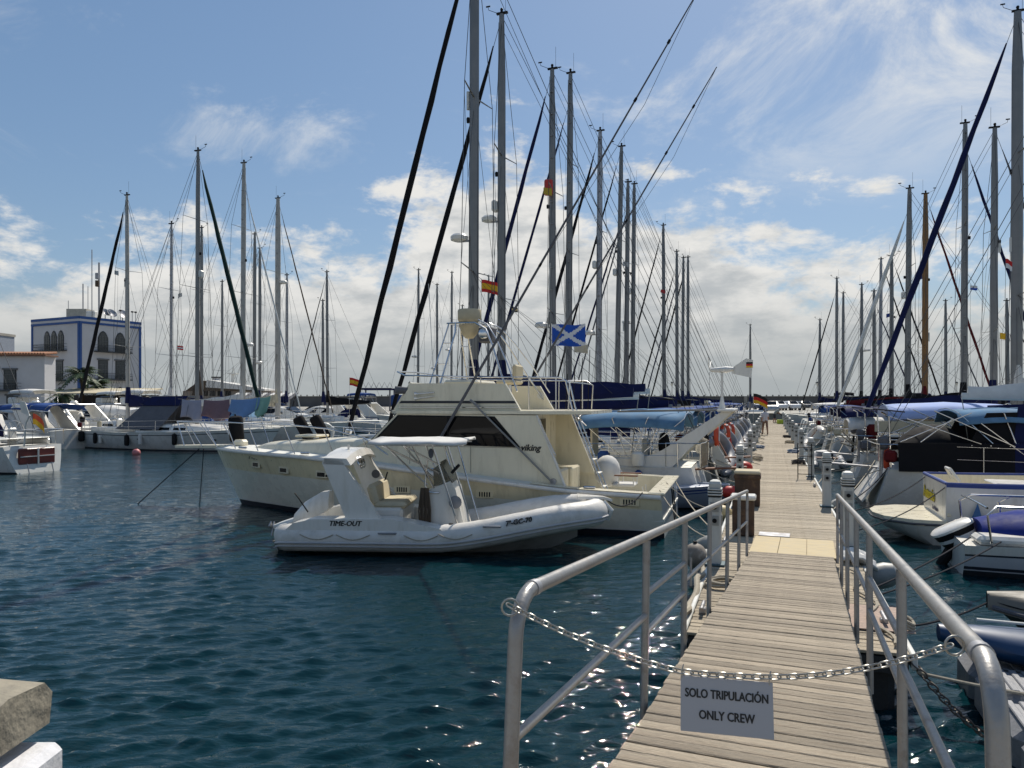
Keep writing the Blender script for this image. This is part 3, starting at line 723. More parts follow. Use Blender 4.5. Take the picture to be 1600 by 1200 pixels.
    for sd in (-1, 1):
        MB().prism([(a, 1.48*sd, b) for a, b in co], (0, -0.09*sd, 0)).build('fly_coaming', HOUSE, y, 20)
        MB().prism([(3.15, 1.487*sd, 2.69), (3.19, 1.487*sd, 2.745), (5.87, 1.487*sd, 2.745), (5.92, 1.487*sd, 2.69)], (0, -0.004*sd, 0)).build('black_stripe', BOOT, y, 0)
        MB().tube([(3.1, 1.52*sd, 2.60), (5.9, 1.52*sd, 2.60)], 0.012, 6).build('grab_rail', STEEL, y)
        tp = [(2.05, 1.28*sd, 2.55), (2.02, 1.30*sd, 3.12), (2.2, 1.36*sd, 3.24), (4.2, 1.42*sd, 3.27), (5.8, 1.42*sd, 3.32), (6.15, 1.1*sd, 3.42), (6.2, 0, 3.45)]
        MB().tube(tp, 0.017, 8).build('fly_rail', STEEL, y)
        for a in (2.3, 2.9, 4.0, 5.0): MB().tube([(a, 1.37*sd, 2.55 if a < 3.2 else 3.12), (a, 1.38*sd, 3.25)], 0.013, 6).build('rail_stanchion', STEEL, y)
    MB().tube([(2.05, 1.29, 3.15), (2.03, 0.5, 3.15), (2.03, -0.5, 3.15), (2.05, -1.29, 3.15)], 0.015, 8).build('fly_rail', STEEL, y)
    MB().prism([(5.62, -1.42, 3.14), (5.62, 1.42, 3.14), (6.02, 1.42, 2.53), (6.02, -1.42, 2.53)], (0.07, 0, 0.02)).build('fly_front', HOUSE, y, 0)
    MB().box((4.75, 0, 2.88), (0.8, 1.5, 0.7), bev=0.05).build('helm_console', HOUSE, y)
    MB().box((3.55, 0.05, 3.42), (0.10, 0.62, 0.34), bev=0.04).build('seat_back', BEIGEC, y); MB().box((3.75, 0.05, 3.18), (0.5, 0.6, 0.10), bev=0.04).build('seat', BEIGEC, y)
    MB().tube([(3.75, 0.05, 2.5), (3.75, 0.05, 3.15)], 0.05, 10).build('seat_post', STEEL, y)
    sp = MB().lathe([(0.09, 0), (0.09, 0.02), (0.05, 0.03)], 14, (3.38, -1.38, 2.88), Matrix.Rotation(R(-90), 4, 'X') @ Matrix.Rotation(R(180), 4, 'X')).build('speaker', WHITE, y)
    # horns and floodlight on the coaming
    for k in range(2): MB().tube([(5.05, 1.51, 2.93-0.08*k), (5.42, 1.55, 2.90-0.10*k), (5.50, 1.55, 2.895-0.10*k)], [0.012, 0.015, 0.045], 8).build('horn', STEEL, y)
    MB().tube([(5.75, 1.40, 2.98), (6.02, 1.46, 2.99)], [0.075, 0.095], 12).build('floodlight', GREYC, y)
    # pipe tower with radar and searchlight box
    for sd in (-1, 1):
        MB().tube([(5.05, 1.40*sd, 2.8), (4.98, 0.42*sd, 4.36), (4.98, 0.40*sd, 4.58)], 0.022, 8).build('tower_leg', STEEL, y)
        MB().tube([(5.30, 1.40*sd, 2.85), (5.18, 0.46*sd, 4.40), (5.15, .40*sd, 4.58)], 0.018, 8).build('tower_leg', STEEL, y)
        MB().tube([(3.30, 1.42*sd, 2.75), (3.65, 1.05*sd, 3.4), (3.95, 0.7*sd, 4.0), (4.2, 0.48*sd, 4.42), (4.5, 0.40*sd, 4.58), (5.2, 0.40*sd, 4.58)], 0.022, 8).build('tower_leg', STEEL, y)
        MB().tube([(3.15, 1.42*sd, 2.95), (3.5, 1.05*sd, 3.6), (3.85, 0.72*sd, 4.15), (4.15, 0.5*sd, 4.52), (4.4, 0.42*sd, 4.64)], 0.016, 8).build('tower_leg', STEEL, y)
        for z in (3.6, 4.1): MB().tube([(5.03-.02*z, sd*(1.4-(z-2.8)*.63), z), (5.24, sd*(1.4-(z-2.8)*.63), z)], 0.012, 6).build('tower_strut', STEEL, y)
    for a in (4.4, 4.8, 5.15): MB().tube([(a, -0.40, 4.58), (a, 0.40, 4.58)], 0.016, 6).build('tower_strut', STEEL, y)
    MB().lathe([(0.20, 4.60), (0.26, 4.66), (0.285, 4.70), (0.285, 4.91), (0.27, 4.94)], 22, (4.78, 0, 0)).build('radar_drum', BEIGEC, y)
    MB().lathe([(0.10, 4.25), (0.19, 4.36), (0.26, 4.59)], 16, (4.78, 0.0, 0)).build('radar_pedestal', BEIGEC, y)
    MB().box((4.28, 0.12, 4.30), (0.34, 0.36, 0.36), bev=0.03).build('searchlight_box', GREYC, y)
    sb = MB().lathe([(0.11, 0), (0.13, 0.08), (0.10, 0.10)], 14, (4.28, 0.31, 4.32), Matrix.Rotation(R(-90), 4, 'X')).build('searchlight', STEEL, y)
    # outriggers: long tapering poles raised aft, with braces
    def pole(a, b, label=None):
        a, b = Vector(a), Vector(b); ps = [a.lerp(b, u) for u in np.linspace(0, 1, 9)]
        o = MB().tube(ps, list(np.linspace(0.034, 0.012, 9)), 8).build('outrigger_pole', GREYC, y)
        for u in (.42, .6, .78, .9): c = a.lerp(b, u); MB().tube([c-(b-a).normalized()*.04, c+(b-a).normalized()*.04], 0.028, 8).build('pole_joint', BLACK, y)
        MB().tube([a.lerp(b, .42), a.lerp(b, .78)+Vector((-.18, 0.0, -.12)), b], 0.005, 5).build('outrigger_line', WIRE, y)
    pole((4.87, 1.70, 1.85), (-0.65, 1.78, 10.75)); pole((4.55, -1.70, 1.85), (-0.9, -1.9, 10.84))
    for sd in (1, -1):
        MB().tube([(4.12, 1.70*sd, 2.76), (2.30, 1.66*sd, 1.03)], 0.020, 8).build('outrigger_brace', ALU, y)
        MB().lathe([(0.07, 0), (0.07, 0.03)], 14, (2.30, 1.60*sd, 1.05), Matrix.Rotation(R(-90*sd), 4, 'X')).build('brace_foot', GALVW, y)
        MB().tube([(4.12, 1.70*sd, 2.76), (4.0, 1.50*sd, 2.62)], 0.03, 8).build('brace_clamp', GALVW, y)
    # ladder from the cockpit up to the flybridge
    la = [Vector((1.15, 1.05, .40)), Vector((2.05, 0.95, 2.60)), Vector((2.2, 0.92, 3.2))]
    for dy in (0, -0.36): MB().tube([p+Vector((0, dy, 0)) for p in la], 0.017, 8).build('ladder_rail', STEEL, y)
    for k in range(7):
        p = la[0].lerp(la[1], 0.1+k*.13); MB().box(p+Vector((0, -0.18, 0)), (0.09, 0.36, 0.022), bev=0.005).build('ladder_step', DECK, y)
    # fighting chair under a white cover
    MB().tube([(1.05, 0.1, 0.38), (1.05, 0.1, 0.72)], [0.09, 0.05], 12).build('chair_pedestal', WHITE, y)
    MB().box((1.02, 0.1, 0.88), (0.5, 0.55, 0.07), bev=0.03).build('chair_seat', WHTC, y)
    MB().ball((1.42, 0.1, 1.16), (0.30, 0.36, 0.36), 14, 9).build('chair_cover', WHTC, y)
    for dy in (-.3, .32):
        MB().box((0.95, 0.1+dy, 1.10), (0.52, 0.07, 0.03), bev=0.01).build('chair_arm', TEAK, y)
        for dx in (-.16, .16): MB().tube([(0.95+dx, 0.1+dy, 0.86), (0.95+dx, 0.1+dy, 1.09)], 0.013, 6).build('arm_post', WHITE, y)
    MB().tube([(0.6, -.15, .86), (0.55, -.15, .5), (0.55, .35, .5), (0.6, .35, .86)], 0.018, 8).build('foot_rest', WHITE, y)
    # bow pulpit platform and guard rail
    MB().prism([(11.6, .30, 1.50), (12.9, .22, 1.47), (13.35, .10, 1.46), (13.35, -.10, 1.46), (12.9, -.22, 1.47), (11.6, -.30, 1.50)], (0, 0, 0.07)).build('bow_platform', HOUSE, y, 20)
    for sd in (-1, 1):
        top = [(13.28, 0.10*sd, 2.18), (12.6, 0.36*sd, 2.17)]+[H.at_x(x, H.sheer(x/12.1), sd)+Vector((0, -0.10*sd, dz)) for x, dz in ((11.2, .66), (10.0, .66), (8.8, .68), (7.6, .66), (6.6, .52), (6.0, .22))]
        MB().tube(top, 0.017, 8).build('guard_rail', STEEL, y)
        for a, b in (((12.95, .2*sd, 1.52), (13.25, .12*sd, 2.18)), ((12.3, .28*sd, 1.52), (12.75, .3*sd, 2.17)), ((11.75, .36*sd, 1.52), (12.25, .44*sd, 2.17))):
            MB().tube([a, b], 0.014, 6).build('rail_stanchion', STEEL, y)
        for x in (10.9, 9.9, 8.6, 7.4, 6.35):
            b0 = H.at_x(x, H.sheer(x/12.1), sd)+Vector((0, -0.12*sd, 0)); MB().tube([b0, b0+Vector((0.28, 0.02*sd, 0.66 if x > 7 else .52))], 0.014, 6).build('rail_stanchion', STEEL, y)
    MB().tube([(13.28, -0.10, 2.18), (13.34, 0, 2.18), (13.28, 0.10, 2.18)], 0.017, 8).build('guard_rail', STEEL, y)
    # hull fittings on the side that is seen (and its twin)
    VENT = mat('vent_frame', (0.62, 0.55, 0.40), 0.4)
    for sd in (1, -1):
        for x, z in ((7.77, 1.05), (8.98, 1.09), (10.0, 1.17)):
            a, b = H.at_x(x-.17, z, sd), H.at_x(x+.17, z, sd); fr = frame((a+b)/2+Vector((0, .012*sd, 0)), (b-a)*sd*-1 if sd > 0 else (b-a), (0, (a.y-H.at_x(x, z-.1, sd).y)*10*0, 1))
            o = MB().box((0, 0, 0), (0.36, 0.19, 0.045), bev=0.02).build('porthole', VENT, y); o.matrix_local = fr
            g = MB().box((0, -.004, 0.018), (0.24, 0.10, 0.02), bev=0.008).build('pane', GLASS, o)
        for x, z in ((5.64, 0.80), (3.71, 0.77), (0.67, 0.72)):
            a, b = H.at_x(x-.2, z, sd), H.at_x(x+.2, z, sd); fr = frame((a+b)/2+Vector((0, .006*sd, 0)), (b-a)*sd*-1 if sd > 0 else (b-a), (0, 0, 1))
            o = MB().box((0, 0, 0), (0.40, 0.17, 0.02), bev=0.008).build('hull_vent', CREAM, y); o.matrix_local = fr
            for k in range(5): MB().box((-.11+.055*k, 0, 0.010), (0.026, 0.10, 0.012)).build('vent_slot', BLACK, o, 0)
    p = H.at_x(10.25, 1.30, 1, 0.015); q = H.at_x(9.0, 1.30, 1, 0.015)
    text('registration', '7ª-GC-1-211-91', 0.15, MARK, y, frame(p, q-p, (0, 0.25, 1)), shear=0.15)
    text('lettering', 'viking', 0.19, MARK, y, frame((3.02, 1.606, 1.69), (-1, 0, 0), (0, 0, 1)), extrude=0.003, shear=0.3)
    for sd in (1, -1):
        for x, z0, z1 in ((4.15, 1.19, 1.76), (5.6, 1.34, 1.78)): MB().box((x, 1.603*sd, (z0+z1)/2), (.012, .006, z1-z0)).build('panel_seam', mat('seam_grey', (.25, .23, .18), .6), y, 0)
        MB().box((4.5, 1.603*sd, 1.745), (3.1, .006, .010)).build('panel_seam', mat('seam_grey', (.25, .23, .18), .6), y, 0)
        for x in (1.5, 4.9, 8.3, 10.6): p_ = H.at_x(x, H.sheer(x/12.1), sd); MB().box((p_.x, p_.y-.16*sd, p_.z+.04), (.26, .06, .05), bev=.02).build('cleat', STEEL, y)
        MB().prism([(3.02, 1.609*sd, 1.755), (3.60, 1.609*sd, 2.41), (5.89, 1.609*sd, 2.43), (6.55, 1.609*sd, 1.80)], (0, -.006*sd, 0)).build('window_surround', BLACK, y, 0)
    for a, b in (((4.2, 1.5, 2.54), (4.2, 1.5, 3.1)),): pass
    MB().tube([(2.25, 1.62, 1.6), (2.6, 1.62, 2.3)], .012, 6).build('grab_rail', STEEL, y)
    for k in range(4): MB().tube([(2.15+.16*k, -1.3+.12*k, 2.54), (2.1+.16*k, -1.3+.12*k, 4.0-.2*k)], .010, 5).build('fishing_rod', BLACK, y)
    MB().tube([(3.2, -1.2, 3.1), (3.1, -1.25, 6.2)], .010, 5).build('whip_antenna', OFFW, y); MB().tube([(5.2, 1.2, 3.3), (5.3, 1.25, 5.4)], .008, 5).build('whip_antenna', OFFW, y)
    # stern clutter: transom ladder frame
    MB().tube([(-.04, 0.5, .86), (-.10, 0.5, .2), (-.10, 0.15, .2), (-.04, 0.15, .86)], 0.014, 6).build('transom_ladder', BLACK, y)
    return y, H
YACHT, YH_ = build_yacht()

def to_world(o, p):
    return Matrix.Translation(o.location) @ Matrix.Rotation(o.rotation_euler.z, 4, 'Z') @ Vector(p)
def big_fender(label, p, r, l, rot, m_=None):
    t = thing('boat_fender', label, 'fender', p, 0, 'fenders hung beside boats and pier'); t.rotation_euler = rot
    MB().lathe([(r*.5, -l/2), (r*.88, -l/2+.03), (r, -l/2+.10), (r, l/2-.10), (r*.88, l/2-.03), (r*.5, l/2)], 16).build('body', m_ or BLKC, t)
    MB().tube([(0, 0, l/2-.01), (0, 0, l/2+.05)], 0.02, 6).build('eye', BLACK, t)
yr = YACHT.rotation_euler.z
big_fender('black cylindrical fender standing upright in the cream yacht\'s bow rail', to_world(YACHT, (11.55, -0.15, 1.98)), 0.19, 0.72, (R(4), R(-3), 0))
big_fender('black fender leaning in the yacht\'s foredeck rail, the left of a pair', to_world(YACHT, (10.05, -1.05, 1.98)), 0.16, 0.74, (R(4), R(-28), 0))
big_fender('black fender leaning in the yacht\'s foredeck rail, the right of a pair', to_world(YACHT, (9.62, -1.20, 2.00)), 0.16, 0.74, (R(4), R(-28), 0))
def rope(label, pts, r=0.012, m_=ROPE, sag=0.0, name='mooring_line'):
    pts = [Vector(p) for p in pts]
    if len(pts) == 2:
        a, b = pts; pts = [a.lerp(b, u)+Vector((0, 0, -sag*4*u*(1-u))) for u in np.linspace(0, 1, 14)]
    return tag(MB().tube(pts, r, 6).build(name, m_), label, 'rope')
rope('bow mooring line slanting down left from the yacht\'s bow platform', [to_world(YACHT, (12.5, .15, 1.45)), to_world(YACHT, (13.9, 1.0, -0.1))], 0.014, ROPED)
rope('vertical mooring line below the cream yacht\'s bow', [to_world(YACHT, (12.4, .1, 1.45)), to_world(YACHT, (12.2, 0.5, -0.1))], 0.013, ROPED)
rope('short mooring line behind the cream yacht\'s stem', [to_world(YACHT, (11.7, -.3, 1.4)), to_world(YACHT, (11.9, -0.9, -0.1))], 0.012, ROPED)
rope('stern line from the yacht\'s near quarter to the pier', [to_world(YACHT, (0.1, 1.6, .95)), on_pier(4.6, 0.86, 0.6)], 0.012, ROPE, 0.25)
rope('stern line from the yacht\'s transom to the pier', [to_world(YACHT, (0.1, .2, .95)), on_pier(8.0, 0.9, 0.6)], 0.012, ROPE, 0.2)
rope('crossed stern line from the yacht\'s far quarter', [to_world(YACHT, (0.1, -1.5, .92)), on_pier(4.7, 0.88, 0.6)], 0.012, ROPE, 0.15)

# ------------------------------------------------------------------ the white inflatable tied up alongside
def build_rib():
    hd = Vector((1, -.06, 0)).normalized()
    r = thing('inflatable_boat', 'white rigid inflatable TIME-OUT with radar arch tied in front of the yacht', 'inflatable boat', (-4.02, 14.05, 0), rz_of(hd))
    path = []; rad = []
    for u in np.linspace(0, 1, 26):
        if u < 0.62:
            x = u/0.62*4.0; yv = -0.84; 
        else:
            a = (u-0.62)/0.38*math.pi/2; x = 4.0+1.58*math.sin(a); yv = -0.84*math.cos(a)**0.8 if u < 1 else 0
        z = 0.30+0.40*smooth01((x-2.6)/2.9)
        path.append(Vector((x, yv, z))); rad.append(0.245 if x > .3 else 0.245)
    port = [Vector((p.x, -p.y, p.z)) for p in path[::-1]][1:]
    full = path+port; rads = rad+rad[::-1][1:]
    cone0 = [Vector((-0.14, -0.84, .27)), Vector((-0.11, -0.84, .28)), Vector((-0.05, -0.84, .295))]; cr = [0.14, 0.20, 0.235]
    cone1 = [Vector((p.x, 0.84, p.z)) for p in cone0[::-1]]
    o = MB().tube(cone0+full+cone1, cr+rads+cr[::-1], 18); o.build('tube', TUBEG, r, 60)
    # rubbing strakes round the outside of the tube, in two ribs
    for dz, rr in ((-0.05, 0.026), (-0.115, 0.020)):
        pts = []
        for i, p in enumerate(cone0[1:]+full+cone1[:-1]):
            c = Vector((2.4, 0, p.z)); allp = cone0[1:]+full+cone1[:-1]
            tdir = (allp[min(i+1, len(allp)-1)]-allp[max(i-1, 0)]); n = Vector((tdir.y, -tdir.x, 0)).normalized()
            if n.dot(Vector((p.x-2.4, p.y*3, 0))) < 0: n = -n
            rr_ = (cr[1:]+rads+cr[::-1][:-1])[i]
            pts.append(p+n*math.sqrt(max(0.0, rr_**2-dz**2))*1.0+Vector((0, 0, dz)))
        MB().tube(pts, rr, 8, flat=0.8).build('rub_strake', mat('strake_grey', (0.42, 0.42, 0.43), 0.6), r)
    for sd in (-1, 1):
        for x in (0.55, 1.5, 2.45, 3.4):
            z = .30+.40*smooth01((x-2.6)/2.9); MB().tube([(x+.035*k, sd*.84, z) for k in (0, 1)], .2475, 18, caps=False).build('tube_seam', TUBEG, r)
        for x in (1.9, 3.75):
            z = .30+.40*smooth01((x-2.6)/2.9); MB().tube([(x-.16, sd*(.84+.20), z+.12), (x-.10, sd*(.84+.255), z+.13), (x+.10, sd*(.84+.255), z+.13), (x+.16, sd*(.84+.20), z+.12)], .017, 8).build('carry_handle', HYPG, r)
        for x in (1.2, 3.0): MB().lathe([(.045, 0), (.045, .012), (.02, .016)], 12, (x, sd*.84, .30+.40*smooth01((x-2.6)/2.9)+.243)).build('valve', BLACK, r)
    for sd in (-1, 1):
        for x0 in (.35, 1.0, 2.2, 2.8):
            z = .30+.40*smooth01((x0+.3-2.6)/2.9); MB().tube([(x0+.6*u, sd*(.84+.235+.012), z+.10-.09*math.sin(math.pi*u)) for u in np.linspace(0, 1, 9)], .009, 6).build('grab_line', ROPE, r)
    # V hull under the tubes
    rings = []
    for i in range(15):
        t = i/14; x = -0.25+5.5*t; hb = 0.80*(1-max(0, (t-.72)/.28)**2.2)+0.01; zk = -0.28+0.50*max(0, (t-.60)/.40)**2.2; zs = 0.22+0.38*smooth01((x-2.6)/2.9)
        rings.append([Vector((x, s*hb*w, zk+(zs-zk)*w**1.3)) for s, w in ((1, 1), (1, .6), (1, 0), (-1, .6), (-1, 1))])
    MB().loft(rings, caps=(True, False)).build('hull', mat('grey_gelcoat', (0.36, 0.36, 0.34), 0.45, var=0.12, stain=(0.12, 0.12, 0.1), stain_amt=0.7), r, 50)
    rings = []
    for i in range(15):
        x = 0.05+5.0*i/14; hb = 0.72*(1-max(0, (x-3.9)/1.3)**2)+.02; rings.append([Vector((x, -hb, .34)), Vector((x, hb, .34))])
    MB().loft(rings, flip=True).build('floor', DECK, r, 20)
    # moulded quarter coamings on the tubes, with the name
    for sd in (-1, 1):
        prof = [(0.02, .42), (0.20, .58), (0.55, .655), (1.95, .665), (2.35, .60), (2.85, .50), (2.85, .40), (0.02, .36)]
        MB().prism([(a, sd*0.62, b) for a, b in prof], (0, sd*0.40, 0)).build('quarter_coaming', WHITE, r, 30)
    text('lettering', 'TIME-OUT', 0.125, MARK, r, frame((0.85, -1.0235, 0.545), (1, 0, 0), (0, 0, 1)), shear=0.25)
    text('registration', '7ª-GC-70', 0.12, MARK, r, frame((3.98, -1.084, 0.58), (1, 0.10, 0.17), (0, .20, 1)), shear=0.2, extrude=0.02)
    # radar arch: two broad swept legs and a crown
    for sd in (-1, 1):
        leg = [(1.14, .64), (1.76, .64), (1.14, 1.55), (1.06, 1.70), (0.74, 1.72), (0.70, 1.64)]
        MB().prism([(a, sd*0.93, b) for a, b in leg], (0, -sd*0.12, 0)).build('arch_leg', WHITE, r, 20)
    rings = []
    for sd, k in ((-.93, 0), (-.7, .07), (-.3, .12), (0, .13), (.3, .12), (.7, .07), (.93, 0)):
        rings.append([Vector((0.72+.06*abs(k)*5, sd, 1.62+k)), Vector((0.74+.06*abs(k)*5, sd, 1.735+k)), Vector((1.14+.06*abs(k)*5, sd, 1.72+k)), Vector((1.22+.06*abs(k)*5, sd, 1.60+k))])
    MB().loft(rings, closed=True, caps=(True, True)).build('arch_crown', WHITE, r, 40)
    for k in range(2): MB().lathe([(0.10, 0), (0.12, .02), (0.09, .05), (0.04, .06)], 16, (1.28, -0.62+.17*k, 1.62), Matrix.Rotation(R(70), 4, 'Y')).build('arch_light', STEEL, r)
    MB().lathe([(0.085, 0), (0.085, .01), (0.02, .014)], 16, (1.24, .80, 1.28), Matrix.Rotation(R(90), 4, 'X')).build('speaker', GREYC, r)
    MB().tube([(1.0, -0.3, 1.83), (1.0, -0.3, 1.93)], 0.02, 8).build('nav_light', WHITE, r)
    MB().ball((0.80, -1.0, 1.42), 0.022, 8, 6).build('button_cap', BLACK, r)
    # seat
    MB().box((1.75, 0.05, 0.60), (0.62, 1.15, 0.40), bev=0.05).build('seat_base', WHITE, r)
    MB().box((1.82, 0.05, 0.84), (0.62, 1.12, 0.12), bev=0.05).build('seat_cushion', BEIGEC, r)
    MB().box((1.50, 0.05, 1.02), (0.16, 1.12, 0.40), bev=0.06, M=Matrix.Rotation(R(-16), 4, 'Y')).build('seat_back', BEIGEC, r)
    # console, smoked screen, wheel side, hanging lines
    cs = [(2.58, .34), (3.20, .34), (3.02, 1.12), (2.92, 1.28), (2.50, 1.10)]
    MB().prism([(a, -0.42, b) for a, b in cs], (0, 0.84, 0)).build('console', WHITE, r, 20)
    MB().prism([(2.95, -0.38, 1.24), (2.95, 0.38, 1.24), (2.72, 0.34, 1.62), (2.72, -0.34, 1.62)], (0.012, 0, 0.006)).build('windscreen', SMOKE, r, 0)
    MB().prism([(2.62, -0.40, 1.18), (2.95, -0.40, 1.24), (2.74, -0.36, 1.60), (2.60, -0.38, 1.50)], (0, 0.012, 0)).build('windscreen', SMOKE, r, 0)
    MB().tube([(2.50, -0.42, 1.66), (2.46, -0.44, 1.2), (2.52, -0.44, 1.08), (2.72, -0.44, 1.07)], 0.016, 8).build('grab_rail', STEEL, r)
    MB().lathe([(0.10, 0), (0.12, .03), (0.06, .05)], 14, (3.02, -0.44, 0.9), Matrix.Rotation(R(90), 4, 'X')).build('hatch_cover', HYPG, r)
    m = MB()
    for k in range(7): m.tube([(2.40+.02*k, -0.48-.01*(k % 3), 1.16), (2.36+.035*k, -0.52+.02*(k % 2), .75), (2.38+.03*k, -0.49, .42)], 0.018, 6)
    m.build('hanging_line', BROWNC, r)
    # T-top: canvas on a pipe frame
    rings = []
    for i in range(9):
        x = 1.48+1.78*i/8
        rings.append([Vector((x, yv, 1.965+.05*(1-yv*yv)-0.012*math.sin(i*2.1)*abs(yv)+0.012*math.sin(i*1.3+yv*5)-(0.03 if abs(yv) > .7 else 0))) for yv in np.linspace(-.78, .78, 11)])
    c = MB().loft(rings).build('canopy', WHTC, r, 50); md = c.modifiers.new('solid', 'SOLIDIFY'); md.thickness = 0.035
    for sd in (-1, 1):
        e = .62*sd
        for a, b in (((2.50, .42*sd, 1.2), (1.75, e, 1.95)), ((2.62, .42*sd, 1.15), (2.25, e, 1.95)), ((3.35, .5*sd, .42), (2.90, e, 1.95)), ((3.10, .5*sd, .42), (2.62, e, 1.96)), ((2.72, .42*sd, 1.42), (1.70, e, 1.94))):
            MB().tube([a, b], 0.017, 8).build('frame_pipe', STEEL, r)
        MB().tube([(1.5, e, 1.95), (3.2, e, 1.95)], 0.017, 8).build('frame_pipe', STEEL, r)
    MB().tube([(2.98, -.66, 1.45), (3.12, -.66, 1.60)], 0.03, 8).build('rod_holder', BLACK, r); MB().ball((2.6, -.62, 1.80), (.05, .03, .09), 10, 6).build('mirror', GREYC, r)
    # outboard tilted up at the transom
    ob = MB(); ob.loft([[Vector((x, yv*w, z)) for yv, z in ((-.2, z0), (-.22, (z0+z1)/2), (-.12, z1), (.12, z1), (.22, (z0+z1)/2), (.2, z0))] for x, z0, z1, w in ((-0.10, .42, .60, .8), (.12, .46, .84, 1.0), (.42, .60, 1.02, 1), (.58, .72, 1.04, .8))], closed=True, caps=(True, True))
    ob.build('outboard_cowling', WHITE, r, 50)
    MB().tube([(0.1, 0, .48), (-0.35, 0, .36), (-0.52, 0, .32)], [0.12, 0.09, 0.06], 10).build('outboard_leg', OFFW, r)
    for k in range(3):
        a = 2.1*k; MB().prism([(-.55, 0, .32), (-.55, .16*math.cos(a), .32+.16*math.sin(a)), (-.57, .16*math.cos(a+.7), .32+.16*math.sin(a+.7))], (-.02, 0, 0)).build('propeller_blade', GALVW, r, 0)
    MB().tube([(0.3, -.5, .7), (0.15, -.55, .95), (0.05, -.5, 1.05)], 0.012, 6).build('cable', BLACK, r)
    MB().tube([(1.35, .5, .75), (1.55, .5, 1.35)], 0.014, 6).build('antenna', BLACK, r)
    MB().lathe([(0.05, 0), (0.05, .2), (.02, .22)], 8, (1.5, .35, .7)).build('winch_handle', GALVW, r)
    # grab lines along the tube tops, bow bits
    for sd in (-1, 1):
        m = MB()
        pts = [Vector((x, sd*(-.84*-1 if False else .84)*(1 if x < 4 else math.cos((x-4)/1.58*1.2)**.8), .30+.40*smooth01((x-2.6)/2.9)+.235+.012*math.sin(x*9))) for x in np.linspace(3.1, 5.1, 20)]
        m.tube(pts, 0.013, 6); m.build('grab_line', ROPE, r)
    MB().prism([(5.25, -.22, .94), (5.72, -.06, .92), (5.90, 0, .87), (5.72, .06, .92), (5.25, .22, .94)], (0, 0, .05)).build('bow_pad', WHITE, r, 20)
    MB().tube([(5.72, -.1, .88), (5.86, -.12, .72), (5.80, -.1, .54)], [.05, .06, .04], 8).build('bow_bumper', WHITE, r)
    return r
RIB = build_rib()
rope('painter of the white inflatable looping to the yacht\'s stern', [to_world(RIB, (5.8, 0, .9)), to_world(YACHT, (0.4, 1.95, .93))], 0.012, ROPED, 0.18)
# ------------------------------------------------------------------ sailing boats
HLN = mat('white_hull_paint', (0.66, 0.66, 0.64), 0.28, var=0.05, coat=0.3, stain=(0.45, 0.42, 0.35), stain_amt=0.35, stain_scale=1.2)
HLG = mat('pale_grey_hull', (0.46, 0.48, 0.49), 0.3, var=0.05, coat=0.3, stain=(0.3, 0.3, 0.28), stain_amt=0.3)
def wire(parent, a, b, r=0.008, name='shroud', m_=None, n=5):
    return MB().tube([a, b], r, n, caps=False).build(name, m_ or WIRE, parent, 60)
def arch_canopy(parent, name, x0, x1, hw, z, crown, m_, nb=3, drop=0.22, frame_to=None, nx=8):
    rings = []
    for i in range(nx+1):
        t = i/nx; x = x0+(x1-x0)*t; sag = -0.035*abs(math.sin(t*math.pi*nb)); end = 0.10*(2*t-1)**4
        rings.append([Vector((x, hw*u, z+crown*(1-u*u)+sag-end-(drop*max(0, abs(u)-.86)/.14))) for u in np.linspace(-1, 1, 11)])
    o = MB().loft(rings).build(name, m_, parent, 60); md = o.modifiers.new('solid', 'SOLIDIFY'); md.thickness = 0.02
    if frame_to is not None:
        zb = frame_to
        for i in range(nb+1):
            x = x0+(x1-x0)*i/nb; xm = (x0+x1)/2
            pts = [(xm+(x-xm)*.15, hw*.98, zb)]+[(x, hw*u, z+crown*(1-u*u)-.03) for u in (.95, .6, 0, -.6, -.95)]+[(xm+(x-xm)*.15, -hw*.98, zb)]
            MB().tube(pts, 0.014, 6).build('bimini_bow', STEEL, parent)
    return o
FLAGC = [mat('pennant_red', (.4, .03, .03), .8), mat('pennant_blue', (.03, .06, .25), .8), mat('pennant_yellow', (.5, .36, .04), .8), mat('pennant_white', (.55, .55, .53), .8)]
def flag_strip(t, p, m_):
    m = MB(); m.loft([[p+Vector((-.05*i, .025*math.sin(i*1.3), -.01*i)), p+Vector((-.05*i, .025*math.sin(i*1.3+.5), -.26-.015*i))] for i in range(8)]); return m.build('courtesy_flag', m_, t, 60)
